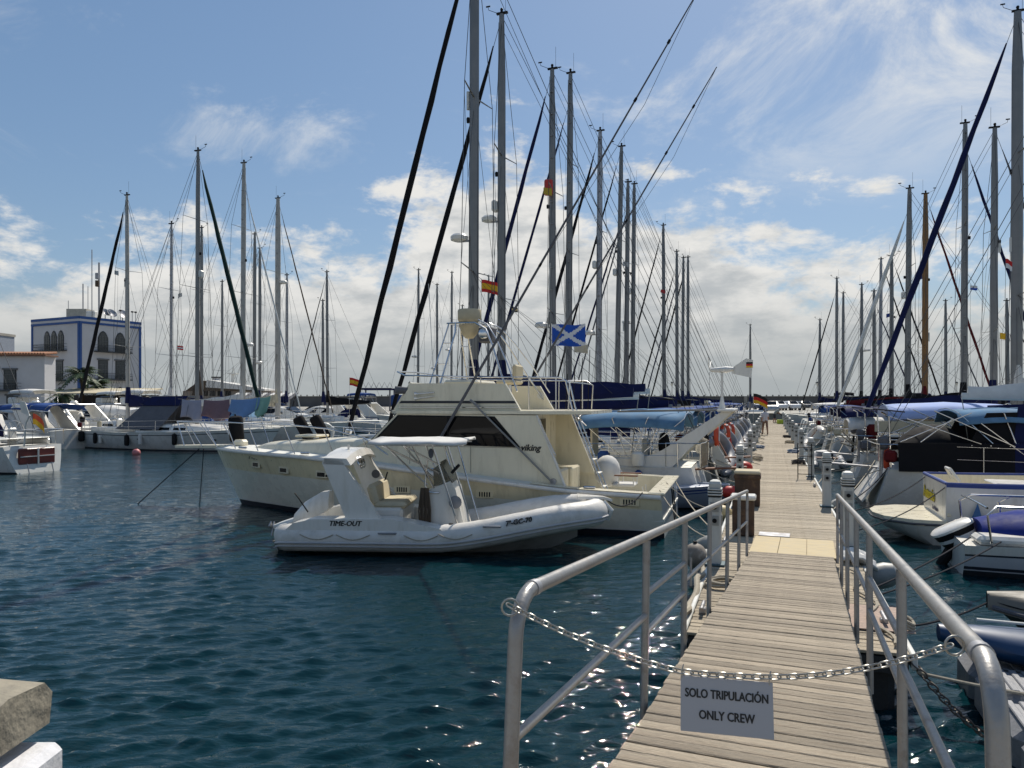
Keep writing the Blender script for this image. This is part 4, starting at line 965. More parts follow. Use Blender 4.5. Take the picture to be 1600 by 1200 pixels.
def sailboat(label, L, mx, mh, loc, hd, rnd, hull=HLN, stripe=None, mastm=ALU, genoa=None, gr=0.07, cover=NAVY, bimini=None, hood=NAVY,
             spreaders=2, lod=2, radar=None, J=None, B=None, name_text=None, group=None, boom=True, mr=0.12, flag=None, mizzen=None, boot=BOOT, rake=0.0, boomz=None, boomm=None, bags=True, masthead=True, stern_extra=True, heel=0.0):
    rg = random.Random(rnd); rake += rg.uniform(-.007, .009)
    t = thing('sailboat', label, 'sailboat', (loc[0], loc[1], 0), rz_of(hd), group)
    B = B or 0.24*L+0.7; J = J or 0.36*L
    H = Hull(L, B, ([0, .3, .6, 1], [1.02, .98, 1.06, 1.28]), ws=0.74, draft=0.55, rake=0.10*L, srake=0.5, q0=0.30, q1=0.52, tmax=0.44, p=2.05, e=0.95)
    rows = [lambda s: s, lambda s: s-0.06, lambda s: s-0.16, lambda s: s-0.20, lambda s: 0.5*s, lambda s: 0.17, lambda s: 0.05, lambda s: -0.25, lambda s: -0.55]
    H.build(t, [hull, stripe or hull, boot, ANTIF, OFFW], rows, [4, 0, 1, 0, 0, 0, 2, 3, 3], n=26 if lod > 1 else 16)
    H.deck(t, DECK, 0, 1, n=16 if lod > 1 else 8)
    # coachroof with windows
    x0, x1 = 0.34*L, 0.74*L; cw = 0.30*B; rings = []
    for i in range(9):
        u = i/8; x = x0+(x1-x0)*u; hw = cw*(1.15-0.55*u*u); zb = H.sheer(x/L)-0.02; zt = zb+0.42*(1-0.75*u**3)+0.02
        rings.append([Vector((x, s*hw*k, z)) for s, k, z in ((1, 1.12, zb), (1, 1.0, zt-.06), (1, .9, zt), (1, .4, zt+.04), (-1, .4, zt+.04), (-1, .9, zt), (-1, 1.0, zt-.06), (-1, 1.12, zb))])
    MB().loft(rings, caps=(True, True)).build('coachroof', WHITE, t, 50)
    if lod > 0:
        for sd in (-1, 1):
            for a, b in ((.08, .30), (.36, .58)) if lod == 1 else ((.06, .22), (.27, .43), (.48, .62)):
                pts = []
                for u, kk in ((a, .3), (b, .3), (b, .72), (a, .72)):
                    x = x0+(x1-x0)*u; hw = cw*(1.15-0.55*u*u); zb = H.sheer(x/L)-0.02; zt = zb+0.42*(1-0.75*u**3)-.04
                    pts.append(Vector((x, sd*(hw*(1.12-.12*kk)+.012), zb+(zt-zb)*kk)))
                MB().prism(pts, (0, -.02*sd, 0)).build('cabin_window', GLASS, t, 0)
        # cockpit coamings, wheel
        for sd in (-1, 1): MB().box((0.2*L, sd*0.33*B, H.sheer(.2)+.12), (0.26*L, 0.12, 0.26), bev=0.05).build('coaming', WHITE, t)
    if lod > 1:
        c = Vector((0.12*L, 0, H.sheer(.1)+.55))
        w = MB().tube([c+Vector((0, .42*math.cos(a), .42*math.sin(a))) for a in np.linspace(0, 2*math.pi, 19)[:-1]], 0.016, 6, closed=True)
        for k in range(3): a = k*1.047; w.tube([c+Vector((0, .42*math.cos(a), .42*math.sin(a))), c-Vector((0, .42*math.cos(a), .42*math.sin(a)))], 0.008, 5)
        w.build('steering_wheel', STEEL, t)
        MB().box((0.12*L+.12, 0, H.sheer(.1)+.3), (0.2, 0.3, 0.75), bev=0.05).build('binnacle', WHITE, t)
        for sd in (-1, 1): MB().lathe([(0.09, 0), (0.07, .05), (0.07, .12), (0.09, .16), (.05, .17)], 12, (0.26*L, sd*.35*B, H.sheer(.25)+.24)).build('winch', STEEL, t)
    # mast
    zd = H.sheer(mx/L)+0.30; hd_ = mh
    rr = []
    for z, k in ((zd-.3, 1), (zd+.5*(mh-zd), 1), (mh-2.2, .96), (mh, .62)):
        xr = mx-rake*(z-zd); rr.append([Vector((xr+mr*1.18*k*math.cos(a), mr*.72*k*math.sin(a), z)) for a in np.linspace(0, 2*math.pi, 11)[:-1]])
    m = MB().loft(rr, closed=True, caps=(True, True)); m.build('mast', mastm, t, 50)
    def mp(z): return Vector((mx-rake*(z-zd), 0, z))
    top = mp(mh)
    if masthead:
        q = MB().tube([top, top+Vector((0, 0, .10))], .05, 8); q.box(top+Vector((-.02, 0, .03)), (.42, .10, .06)); q.tube([top+Vector((-.15, 0, .05)), top+Vector((-.15, 0, .9))], .006, 5)
        q.tube([top+Vector((.15, 0, .05)), top+Vector((.48, .05, .20)), top+Vector((.50, .05, .30))], .010, 5); q.box(top+Vector((.50, .05, .33)), (.16, .02, .05)); q.ball(top+Vector((0, 0, .16)), .06, 8, 5)
        q.build('masthead_fittings', BLACK, t)
    v_ = rg.random()
    if lod > 0:
        if v_ < .4: c_ = mp(zd+(mh-zd)*rg.uniform(.35, .7))+Vector((.20, .0, 0)); MB().tube([c_, c_+Vector((0, 0, .55))], .05, 8).build('radar_reflector', OFFW, t)
        if .3 < v_ < .75:
            st_ = MB()
            for k in range(int((mh-zd-1)/.45)): st_.box(mp(zd+1+.45*k)+Vector((0, mr*.9*(1 if k % 2 else -1), 0)), (.10, .12, .02))
            st_.build('mast_steps', GALVW, t, 0)
        if v_ > .6: MB().box(mp(zd+(mh-zd)*.55)+Vector((.25, 0, 0)), (.22, .3, .42), bev=.06).build('radar_reflector', OFFW, t)
        if .15 < v_ < .5: q_ = mp(zd+(mh-zd)*.66)+Vector((.1, .26*B, 0)); flag_strip(t, q_, (FLAGC[int(v_*97) % 4]))
    # spreaders and standing rigging
    prev = []
    zs = [zd+(mh-zd)*(k+1)/(spreaders+1)*(1.0 if spreaders > 1 else 1.05) for k in range(spreaders)]
    chain_y = 0.42*B
    for sd in (-1, 1):
        tips = []
        for k, z in enumerate(zs):
            ln = chain_y*(.86-.14*k); a = mp(z); b = a+Vector((-.16, sd*ln, .05)); tips.append(b)
            MB().tube([a, b], [.038, .02], 6, flat=.5).build('spreader', mastm, t)
        pts = [Vector((mx-.05, sd*chain_y, zd-.2))]+tips+[mp(mh-.15)]
        MB().tube(pts, .0105, 5, caps=False).build('cap_shroud', WIRE, t)
        wire(t, (mx-.45, sd*chain_y*.95, zd-.2), mp(zs[0]-.1), .009, 'lower_shroud')
        if lod > 0:
            wire(t, (mx+.4, sd*chain_y*.9, zd-.2), mp(zs[0]-.1), .009, 'lower_shroud')
            if len(tips) > 1: wire(t, tips[0], mp(zs[1]-.1), .007, 'diagonal_shroud')
    bow = Vector((mx+J, 0, 1.35)); fst = mp(mh-.12 if rg.random() < .6 else mh*.93)
    if bow.x > L-.1: bow.x = L-.1
    wire(t, bow, fst, .010, 'forestay')
    wire(t, (0.15, 0.0, 1.6), mp(mh-.05), .010, 'backstay')
    if lod > 0: wire(t, (0.3, .3, 1.5), mp(mh*.97), .008, 'topping_lift')
    for k in range(2 if lod else 1):
        o = Vector((.17*(1 if k else -1), .06, 0)); wire(t, mp(zd+.4)+o, mp(mh-.3)+o*.6, .008, 'halyard', WIRE)
    if lod > 0:
        fo = Vector((.3+rg.random()*.6, chain_y*.75, zd)); wire(t, mp(zd).copy()*0+Vector((fo.x+mx-1, fo.y, zd-.1)), mp(zs[-1])+Vector((0, chain_y*.5, 0)), .006, 'flag_halyard', WIRE)
    if genoa:
        d = (fst-bow); g = MB(); ps = []; rs = []
        for i in range(15):
            u = i/14; ps.append(bow+d*(.035+.90*u)+Vector((.01*math.sin(i*1.9), .02*math.sin(i*2.3), 0))); rs.append(gr*(.55+.75*math.sin(math.pi*min(1, (u+.12)/1.15))**.7)*(1+.08*math.sin(i*2.7)) if i < 14 else gr*.3)
        g.tube(ps, rs, 10, flat=.85); g.build('furled_genoa', genoa, t, 60)
        dr = bow+d*.025; MB().tube([dr-d.normalized()*.06, dr+d.normalized()*.06], .11, 10).build('furling_drum', STEEL, t)
    # boom and covered mainsail
    if boom:
        bz = boomz or zd+1.05; bl = min(mx-.6, 0.40*L); a = mp(bz)+Vector((-.18, 0, 0)); b = Vector((mx-bl, 0, bz+.12))
        MB().tube([a, b], .075, 8, flat=1.25).build('boom', boomm or mastm, t)
        if cover:
            rings = []
            for i in range(12):
                u = i/11; c = a.lerp(b, u*.97); hh = .50*(1-u)**1.4+.26+.03*math.sin(i*1.7); ww = .15*(1-.35*u)
                rings.append([c+Vector((0, ww*.6, -.05)), c+Vector((0, ww, .08)), c+Vector((0, ww*.75, hh*.6)), c+Vector((0, .02, hh)), c+Vector((0, -.02, hh)), c+Vector((0, -ww*.75, hh*.6)), c+Vector((0, -ww, .08)), c+Vector((0, -ww*.6, -.05))])
            MB().loft(rings, closed=True, caps=(True, True)).build('sail_cover', cover, t, 60)
            MB().tube([mp(bz)+Vector((-.05, 0, .2)), mp(bz)+Vector((-.02, 0, 1.25))], [.22, .13], 10).build('mast_cover', cover, t, 60)
        wire(t, b, (mx-bl+.2, 0, H.sheer(.3)+.3), .012, 'mainsheet', ROPE)
        if lod > 0:
            for k in (.3, .6, .85): wire(t, a.lerp(b, k)+Vector((0, .1, .1)), mp(zs[0])+Vector((0, .12, 0)), .006, 'lazy_jack', WIRE)
    # guard rails
    if lod > 0:
        zt = .62
        for sd in (-1, 1):
            top_ = H.rail_line(.03, .93, 14, sd, .06, zt); MB().tube(top_, .0075, 5).build('lifeline', STEEL, t)
            MB().tube(H.rail_line(.03, .93, 14, sd, .06, zt*.5), .0065, 5).build('lifeline', STEEL, t)
            for k in range(7):
                p = H.rail_line(.03+.9*k/6, .03+.9*k/6, 1, sd, .06)[0]; MB().tube([p, p+Vector((0, 0, zt))], .012, 6).build('stanchion', STEEL, t)
        p0 = H.rail_line(.90, .90, 1, 1, .05)[0]; p1 = Vector((L+.05, 0, 1.28)); 
        for dz in (.62, .32):
            MB().tube([p0+Vector((0, 0, dz)), Vector((L*.965, .22, 1.28+dz)), p1+Vector((.05, 0, dz+.02)), Vector((L*.965, -.22, 1.28+dz)), Vector((p0.x, -p0.y, p0.z+dz))], .014, 6).build('pulpit', STEEL, t)
        s0 = H.rail_line(.0, .0, 1, 1, .08)[0]
        MB().tube([(.9, s0.y, s0.z), (.9, s0.y, s0.z+zt), (.02, s0.y, s0.z+zt), (-.05, s0.y*.6, s0.z+zt), (-.05, -s0.y*.6, s0.z+zt), (.02, -s0.y, s0.z+zt), (.9, -s0.y, s0.z+zt), (.9, -s0.y, s0.z)], .014, 6).build('pushpit', STEEL, t)
        MB().tube([(.02, s0.y, s0.z), (.02, s0.y, s0.z+zt)], .014, 6).build('stanchion', STEEL, t); MB().tube([(.02, -s0.y, s0.z), (.02, -s0.y, s0.z+zt)], .014, 6).build('stanchion', STEEL, t)
    if hood:
        hx = 0.36*L; rings = []
        for i in range(5):
            u = i/4; x = hx-.55+1.25*u; zz = H.sheer(.35)+.42+.62*math.sqrt(max(0, 1-u*u*.98)); hw = .33*B*(1-.08*u)
            rings.append([Vector((x, hw*math.cos(a)*(1 if abs(math.cos(a)) < .9 else 1), H.sheer(.35)+.25+(zz-H.sheer(.35)-.25)*min(1, 1.25*math.sin(a)))) for a in np.linspace(0.02, math.pi-.02, 11)])
        MB().loft(rings).build('sprayhood', hood, t, 60)
        if lod > 1: MB().prism([(hx+.42, -.3*B*.6, 1.62), (hx+.42, .3*B*.6, 1.62), (hx+.15, .3*B*.5, 1.93), (hx+.15, -.3*B*.5, 1.93)], (.05, 0, .03)).build('hood_window', CLEAR, t, 0)
    if bimini:
        arch_canopy(t, 'bimini', .035*L, .26*L, .36*B, 2.28, .20, bimini, 3, frame_to=1.25 if lod > 0 else None)
    if radar:
        z = zd+(mh-zd)*radar; c = mp(z)+Vector((.48, 0, 0)); MB().lathe([(.16, -.10), (.27, -.06), (.28, .05), (.20, .12)], 16, c).build('radar_dome', WHITE, t); MB().box(mp(z)+Vector((.22, 0, -.1)), (.3, .08, .05)).build('radar_bracket', GALVW, t)
    if lod > 0: MB().lathe([(.05, 0), (.06, .12), (.04, .16)], 8, mp(zd+(mh-zd)*.62)+Vector((.2, 0, 0))).build('steaming_light', BLACK, t)
    if name_text:
        s, xx, zz, size, side = name_text
        a = H.at_x(xx, zz, side, .015); b = H.at_x(xx-(1 if side > 0 else -1)*size*len(s)*.5, zz, side, .015)
        text('lettering', s, size, MARKB if stripe is None else WHITE, t, frame(a, b-a, (0, 0.2*side, 1)), shear=.2)
    if stern_extra and lod > 0:
        zz = 1.05; k = rg.random()
        MB().box((-.35, .35*B*.4, .95), (1.5, .30, .045), bev=.01, M=Matrix.Rotation(R(4), 4, 'Y')).build('passerelle', (TEAK, GALVW, OFFW)[int(k*3)], t)
        if k < .6:
            MB().box((.12, -.30*B, zz+.62), (.24, .26, .34), bev=.06).build('outboard_cowling', BLACK if k < .4 else GREYC, t); MB().tube([(.1, -.30*B, zz+.5), (.06, -.30*B, zz-.25)], .04, 8).build('outboard_leg', GALVW, t)
        if k > .3:
            for sd in (-1, 1): MB().tube([(.3, sd*.3*B, zz), (.25, sd*.3*B, 2.35), (.1, sd*.26*B, 2.45)], .022, 6).build('stern_frame', STEEL, t)
            MB().box((.25, 0, 2.5), (.75, .60*B, .035), bev=.01, M=Matrix.Rotation(R(6), 4, 'Y')).build('solar_panel', mat('solar_cells', (.02, .02, .035), .2, var=.3), t)
        for q in range(3): MB().box((.25+.5*q, (.38-.06*q)*B*(1 if q % 2 else -1), zz+.30), (.30, .16, .30+.08*q), bev=.06).build('deck_bag', (GREYC, BLUEC, REDC, WHTC, BEIGEC)[int(rg.random()*5)], t)
        for sd in (-1, 1):
            for q in (.12, .40): pf = H.pt(q, .62, sd, .12); MB().lathe([(.03, -.32), (.10, -.26), (.115, 0), (.10, .26), (.03, .32)], 10, pf).build('fender', (BLUEC, WHTC, BLACK)[int(rg.random()*3)], t)
        for sd in (-1, 1): MB().tube([(.1, sd*.30*B, 1.0), (-.6, sd*.38*B, .75), (-1.35, sd*.42*B, .58)], .013, 5).build('stern_line', ROPE, t)
    return t, H
LEFT = []
def left_row(label, px, ytop, Ys, hd_=None, **k):
    kk = (px-800)/F; Xs = -1.8+.352*Ys; mx = (Xs-kk*Ys)/(.943+.332*kk); Y = Ys+.332*mx
    L = k.pop('L', mx/.56)
    r_ = sailboat(label, L, mx, HE+(YH-ytop)/F*Y, (Xs, Ys), PN, int(px), **k); LEFT.append(r_[0]); return r_
def right_row(label, px, ytop, Ys, bow_to=False, **k):
    kk = (px-800)/F; Xs = 2.7+.352*Ys; off = (kk*Ys-Xs)/(.943+.332*kk); Y = Ys-.332*off; mh = HE+(YH-ytop)/F*Y
    if bow_to:
        L = k.pop('L', off/.42); o = Vector((Xs, Ys, 0))-PN*L
        return sailboat(label, L, L-off, mh, (o.x, o.y), PN, int(px), J=k.pop('J', off-.75), **k)
    L = k.pop('L', off/.56)
    return sailboat(label, L, off, mh, (Xs, Ys), -PN, int(px), **k)
def free_boat(label, px, ytop, Y, hd, L, **k):
    x = (px-800)/F*Y; mx = k.pop('mx', .56*L); o = Vector((x, Y, 0))-hd*mx
    return sailboat(label, L, mx, HE+(YH-ytop)/F*Y, (o.x, o.y), hd, int(px), **k)

GRP = 'sailing boats moored in the marina'
BOAT_A, HA = left_row('sailboat behind the cream yacht with tallest mast, white stern arch and blue bimini', 740, -120, 20.2, L=12.6, genoa=BLKC, gr=0.082, cover=NAVY, bimini=SKYC, radar=.40, mr=.135, J=4.5, boomz=2.75, boomm=OFFW, group=GRP)
BOAT_B, HB = left_row('sailboat second past the cream yacht, black furled genoa and pale blue bimini', 784, 22, 23.9, L=13.2, genoa=BLKC, gr=0.084, cover=NAVY, bimini=SKYC, mr=.13, J=4.7, spreaders=2, radar=.52, boomz=2.95, boomm=OFFW, group=GRP)
left_row('sailboat whose mast carries a red box, navy furled genoa', 864, 108, 28.0, genoa=NAVY, gr=0.080, cover=NAVY, bimini=BLUEC, mr=.12, radar=.30, group=GRP)
left_row('sailboat just right of the red-box mast, its mast leaning slightly aft', 888, 115, 31.3, genoa=NAVY, gr=0.056, cover=NAVY, rake=.012, mr=.125, spreaders=3, group=GRP)
left_row('sailboat with dark mast and radar dome behind the Scottish flag', 935, 205, 36.0, genoa=BLKC, gr=0.080, cover=BLKC, hood=BLUEC, radar=.32, mr=.13, lod=1, group=GRP, mastm=GALVW)
left_row('sailboat with grey mast right of the radar-dome mast', 963, 230, 40.2, genoa=BLKC, gr=0.056, cover=NAVY, lod=1, rake=.01, group=GRP, bimini=BLUEC)
left_row('sailboat with slim mast, left of a close pair past the flag', 978, 285, 43.6, cover=NAVY, lod=1, group=GRP, genoa=NAVY, gr=0.056)
left_row('sailboat with slim mast, right of a close pair past the flag', 988, 288, 47.0, cover=BEIGEC, lod=1, radar=.42, group=GRP, genoa=GREYC, gr=0.048)
left_row('sailboat with lone thin mast two thirds along the left row', 1038, 352, 57.0, cover=NAVY, lod=1, group=GRP, genoa=BLKC, gr=0.064, bimini=BLUEC)
left_row('far left-row sailboat, leftmost of three bunched masts near the pier', 1058, 393, 61.0, cover=NAVY, lod=0, group=GRP, genoa=BLKC, gr=0.064)
left_row('far left-row sailboat, middle of three bunched masts near the pier', 1066, 403, 65.0, cover=NAVY, lod=0, group=GRP, genoa=NAVY, gr=0.056)
left_row('far left-row sailboat, rightmost of three bunched masts near the pier', 1075, 402, 69.0, cover=NAVY, lod=0, group=GRP, genoa=BLKC, gr=0.072, J=4)
# right row
HLB, HHL = right_row('white sailboat bow to pier, navy stripe and huge navy furled genoa', 1588, 18, 30.0, True, L=14.6, genoa=NAVY, gr=0.105, cover=WHTC, boomm=ALUW, stripe=NAVYP, mr=.17, spreaders=2, mastm=ALU, hood=NAVY, boomz=2.85, group=GRP, name_text=None)
right_row('sailboat with tall grey mast next left of the mast at the right margin', 1552, 200, 34.2, genoa=GREYC, gr=0.056, cover=NAVY, mr=.12, spreaders=2, group=GRP, bimini=NAVY)
right_row('sailboat with grey mast and masthead antennas, navy genoa slanting right', 1506, 193, 38.2, genoa=NAVY, gr=0.072, cover=BLKC, mr=.125, group=GRP, lod=1, bimini=NAVY)
right_row('sailboat bow to pier with pale grey furled genoa slanting left', 1417, 295, 43.0, True, L=12.5, genoa=OFFW, gr=0.104, cover=BLKC, mr=.13, rake=.012, group=GRP, lod=1)
right_row('sailboat with varnished wooden mast and dark red genoa', 1445, 303, 47.5, genoa=REDC, gr=0.064, cover=REDC, mastm=WOODM, mr=.15, group=GRP, lod=1, bimini=BLUEC)
right_row('sailboat with thin mast left of the wooden mast, nearer of two', 1393, 400, 56.0, genoa=BLKC, gr=0.056, cover=BLKC, lod=1, group=GRP)
right_row('sailboat with short grey mast, shortest behind the pale genoa', 1366, 455, 61.0, genoa=NAVY, gr=0.048, cover=NAVY, lod=0, group=GRP)
right_row('sailboat with dark mast beside the short grey one in the right row', 1375, 405, 65.0, mastm=GALVW, genoa=BLKC, gr=0.056, cover=BLKC, lod=0, group=GRP)
right_row('far right-row sailboat with radar reflector halfway up its mast', 1346, 445, 69.5, cover=BLKC, lod=0, group=GRP, genoa=None, radar=.5)
right_row('far right-row sailboat, left and taller of two masts over the pier end', 1307, 435, 73.5, True, L=11, cover=NAVY, lod=0, group=GRP, genoa=BLKC, gr=0.056, J=3.6)
right_row('far right-row sailboat, right and lower of two masts over the pier end', 1317, 458, 77.0, True, L=11, cover=NAVY, lod=0, group=GRP, J=3.5)
free_boat('smallest right-row sailboat, its mast nearest the pier end', 1280, 500, 82.5, PN, 8.5, cover=NAVY, lod=0, group=GRP)
free_boat('sailboat with short mast just left of the right margin, far row', 1575, 470, 58.0, -PN, 10.5, cover=NAVY, lod=0, group=GRP, genoa=BLKC, gr=0.048)
free_boat('sailboat with thin mast in the far right row under the awning', 1478, 470, 72.0, -PN, 10.5, cover=NAVY, lod=0, group=GRP, genoa=GREYC, gr=0.056)
free_boat('lone thin far mast standing just left of the pier head', 1172, 508, 104.0, PN, 9.0, cover=NAVY, lod=0, group=GRP)
# the row across the basin on the left
MR = -PN
LAUNDRY, HLA = free_boat('white sailboat with laundry on its lifelines and grey cockpit tent', 308, 236, 41.5, MR, 13.0, hull=HLN, stripe=BOOT, genoa=GREENC, gr=0.104, cover=None, boom=False, hood=None, mr=.12, J=4.6, mx=7.4, radar=None, group=GRP, spreaders=3)
free_boat('sailboat with black furled genoa slanting left in front of the blue-trimmed building', 200, 305, 48.0, PN, 11.5, genoa=BLKC, gr=0.096, cover=NAVY, mr=.13, group=GRP, lod=1, mastm=ALUW, mx=5.6, J=4.6)
free_boat('sailboat with thin grey mast and a small red flag, left basin', 267, 350, 50.5, MR, 11.0, cover=WHTC, mr=.10, group=GRP, lod=1, mastm=GALVW)
free_boat('sailboat with white mast just right of the laundry boat\'s mast', 315, 356, 60.0, MR, 12.0, cover=NAVY, lod=0, group=GRP, mr=.13)
free_boat('sailboat with short mast behind the dark green furled genoa', 347, 440, 70.0, MR, 10.0, cover=NAVY, lod=0, group=GRP)
free_boat('tall-masted sailboat right of the dark green genoa, radar on its mast', 379, 255, 46.0, MR, 12.5, cover=WHTC, mr=.15, radar=.30, group=GRP, lod=1, mastm=ALUW, spreaders=3, hood=BLUEC, genoa=OFFW, gr=0.040)
free_boat('sailboat with grey mast, left of two close masts in left basin', 397, 366, 60.0, MR, 12.0, cover=WHTC, lod=0, group=GRP, radar=.3, mr=.14)
free_boat('sailboat with grey mast, right of two close masts in left basin', 406, 388, 64.0, MR, 11.0, cover=NAVY, lod=0, group=GRP, mr=.13)
free_boat('sailboat with thick pale mast and radar, beige sail hanging at its forestay', 434, 310, 52.0, MR, 13.0, cover=BEIGEC, mr=.19, radar=.62, group=GRP, lod=1, mastm=ALUW, hood=SKYC, genoa=BROWNC, gr=0.040)
free_boat('sailboat with dark thin mast right of the thick pale mast', 448, 430, 66.0, MR, 10.5, cover=NAVY, lod=0, group=GRP, mastm=GALVW)
free_boat('sailboat with paired masts left of centre, the taller one', 512, 425, 66.0, PN, 11.0, cover=BLKC, lod=0, group=GRP, genoa=BLKC, gr=0.040)
free_boat('sailboat with paired masts left of centre, the shorter one', 505, 470, 72.0, PN, 10.0, cover=NAVY, lod=0, group=GRP)
free_boat('far sailboat whose mast shows between the two black genoas', 653, 422, 76.0, PN, 11.0, cover=NAVY, lod=0, group=GRP, radar=.4)
free_boat('far sailboat whose mast shows right of the second black genoa', 683, 445, 80.0, PN, 11.0, cover=NAVY, lod=0, group=GRP, radar=.35)
free_boat('far sailboat whose mast shows just left of the tallest mast', 705, 426, 84.0, PN, 11.5, cover=NAVY, lod=0, group=GRP, radar=.45)
free_boat('far sailboat whose low mast touches the tallest mast\'s left side', 722, 478, 90.0, PN, 10.0, cover=NAVY, lod=0, group=GRP)
free_boat('far sailboat whose mast shows between the two tallest masts', 762, 432, 86.0, PN, 11.0, cover=NAVY, lod=0, group=GRP)
NEARL, HNL = sailboat('white sailboat at the left margin showing its stern and red boarding platform', 10.5, 6.6, 13.5, (-18.3, 28.4), PN, 31, stern_extra=False, bimini=None, cover=BLUEC, hood=NAVY, boot=BOOT, group=GRP, boomz=2.4)
# ------------------------------------------------------------------ fittings on the boats nearest to us, small craft, flags
def flag_mesh(name, w, h, fun, mats, parent, loc, rz, phase=0.0, droop=0.12, nx=30, ny=18, amp=0.06):
    vs = []; fs = []; ms = []
    for i in range(nx+1):
        u = i/nx
        for j in range(ny+1):
            v = j/ny; a = amp*w*u**.6*math.sin(u*9+phase+v*1.2)
            vs.append((u*w*.96, a, (v-1)*h-droop*w*u*u+.03*w*math.sin(u*7+phase)*u))
    for i in range(nx):
        for j in range(ny):
            fs.append((i*(ny+1)+j, (i+1)*(ny+1)+j, (i+1)*(ny+1)+j+1, i*(ny+1)+j+1)); ms.append(fun((i+.5)/nx, (j+.5)/ny))
    m = MB(); m.add(vs, fs, ms); return m.build(name, mats, parent, 60, loc, (0, 0, rz))
FB = mat('flag_blue', (0.01, 0.08, 0.42), 0.8, var=.1); FW = mat('flag_white', (0.68, 0.68, 0.68), 0.8, var=.06); FR = mat('flag_red', (0.55, 0.02, 0.02), 0.8, var=.1)
FY = mat('flag_yellow', (0.72, 0.42, 0.02), 0.8, var=.1); FK = mat('flag_black', (0.012, 0.012, 0.012), 0.8)
def saltire(u, v):
    d = min(abs(v-u), abs(v-(1-u))); return 1 if d < .105 else 0
def hstripes(*b):
    def f(u, v):
        for k, lim in b:
            if v >= lim: return k
        return b[-1][0]
    return f
def flag(label, p, w, h, fun, mats, pole=0.0, rz=0.0, phase=0.0, tilt=0.0, **k):
    t = thing('flag', label, 'flag', p, rz)
    flag_mesh('cloth', w, h, fun, mats, t, (0.012, 0, 0), 0, phase, **k)
    low = max(pole+h, p[2]-1.25); MB().tube([(0, 0, .04), (0, 0, -low)], 0.012 if pole > 1 else 0.006, 6).build('staff' if pole > 1 else 'halyard', STEEL if pole > 1 else WIRE, t)
flag('blue flag with white saltire flying right of the tallest masts', at(862, 507, 27.5), 1.30, 0.80, saltire, [FB, FW], 4.3, R(-8), .6, droop=.02, amp=.05)
SPAIN = hstripes((0, .74), (1, .26), (0, 0)); GER = hstripes((0, .66), (1, .33), (2, 0))
flag('red-yellow-red flag flying between the two tallest masts', at(752, 437, 25.2), 0.58, 0.42, SPAIN, [FR, FY], 0.5, R(-5), 1.5, droop=.25)
flag('small faded yellow courtesy flag below the saltire flag', at(897, 537, 29.0), 0.55, 0.34, lambda u, v: 0, [BEIGEC], .4, 0, 2.0)
flag('small dark courtesy flag right of the second tallest mast', at(799, 480, 25.5), 0.22, 0.16, SPAIN, [FK, BUFF], .3, 0, .4)
flag('black-red-yellow ensign on a staff over the left row of boats', at(1177, 615, 40.0), 0.75, 0.52, GER, [FK, FR, FY], 1.2, R(-20), 1.1, droop=.45)
flag('small red-white-red flag on a halyard in the left basin', at(277, 540, 50.0), 0.42, 0.28, hstripes((0, .66), (1, .33), (0, 0)), [FR, FW], .3, 0, .3)
flag('red-yellow-red ensign at a far boat left of centre', at(546, 590, 62.0), 0.9, 0.65, SPAIN, [FR, FY], 1.5, 0, .9, droop=.3)
flag('ochre ensign at the stern of the white sailboat at the left margin', at(51, 646, 28.6), 0.55, 0.42, lambda u, v: 1 if v < .5 else 0, [ORANGE, FY], .9, R(-10), .7, droop=.75)
flag('black-yellow-red flag on the canvas-tented motor boat', at(172, 668, 47.0), 0.55, 0.75, lambda u, v: 0 if u < .33 else (1 if u < .66 else 2), [FK, FY, FR], .5, 0, .2, droop=.4)
flag('small red-white flag left of the mast at the right margin', at(1571, 404, 27.0), 0.24, 0.34, hstripes((0, .5), (1, 0)), [FR, FW], .3, 0, .5, droop=.6)
flag('tiny yellow flag on the halyards at the far right', at(1562, 520, 30.0), 0.24, 0.26, lambda u, v: 0, [FY], .3, 0, .5)
flag('small white-blue flag on the mast with antennas at the right', at(1516, 446, 36.0), 0.34, 0.22, hstripes((0, .5), (1, 0)), [FW, FB], .2, 0, 1.2)

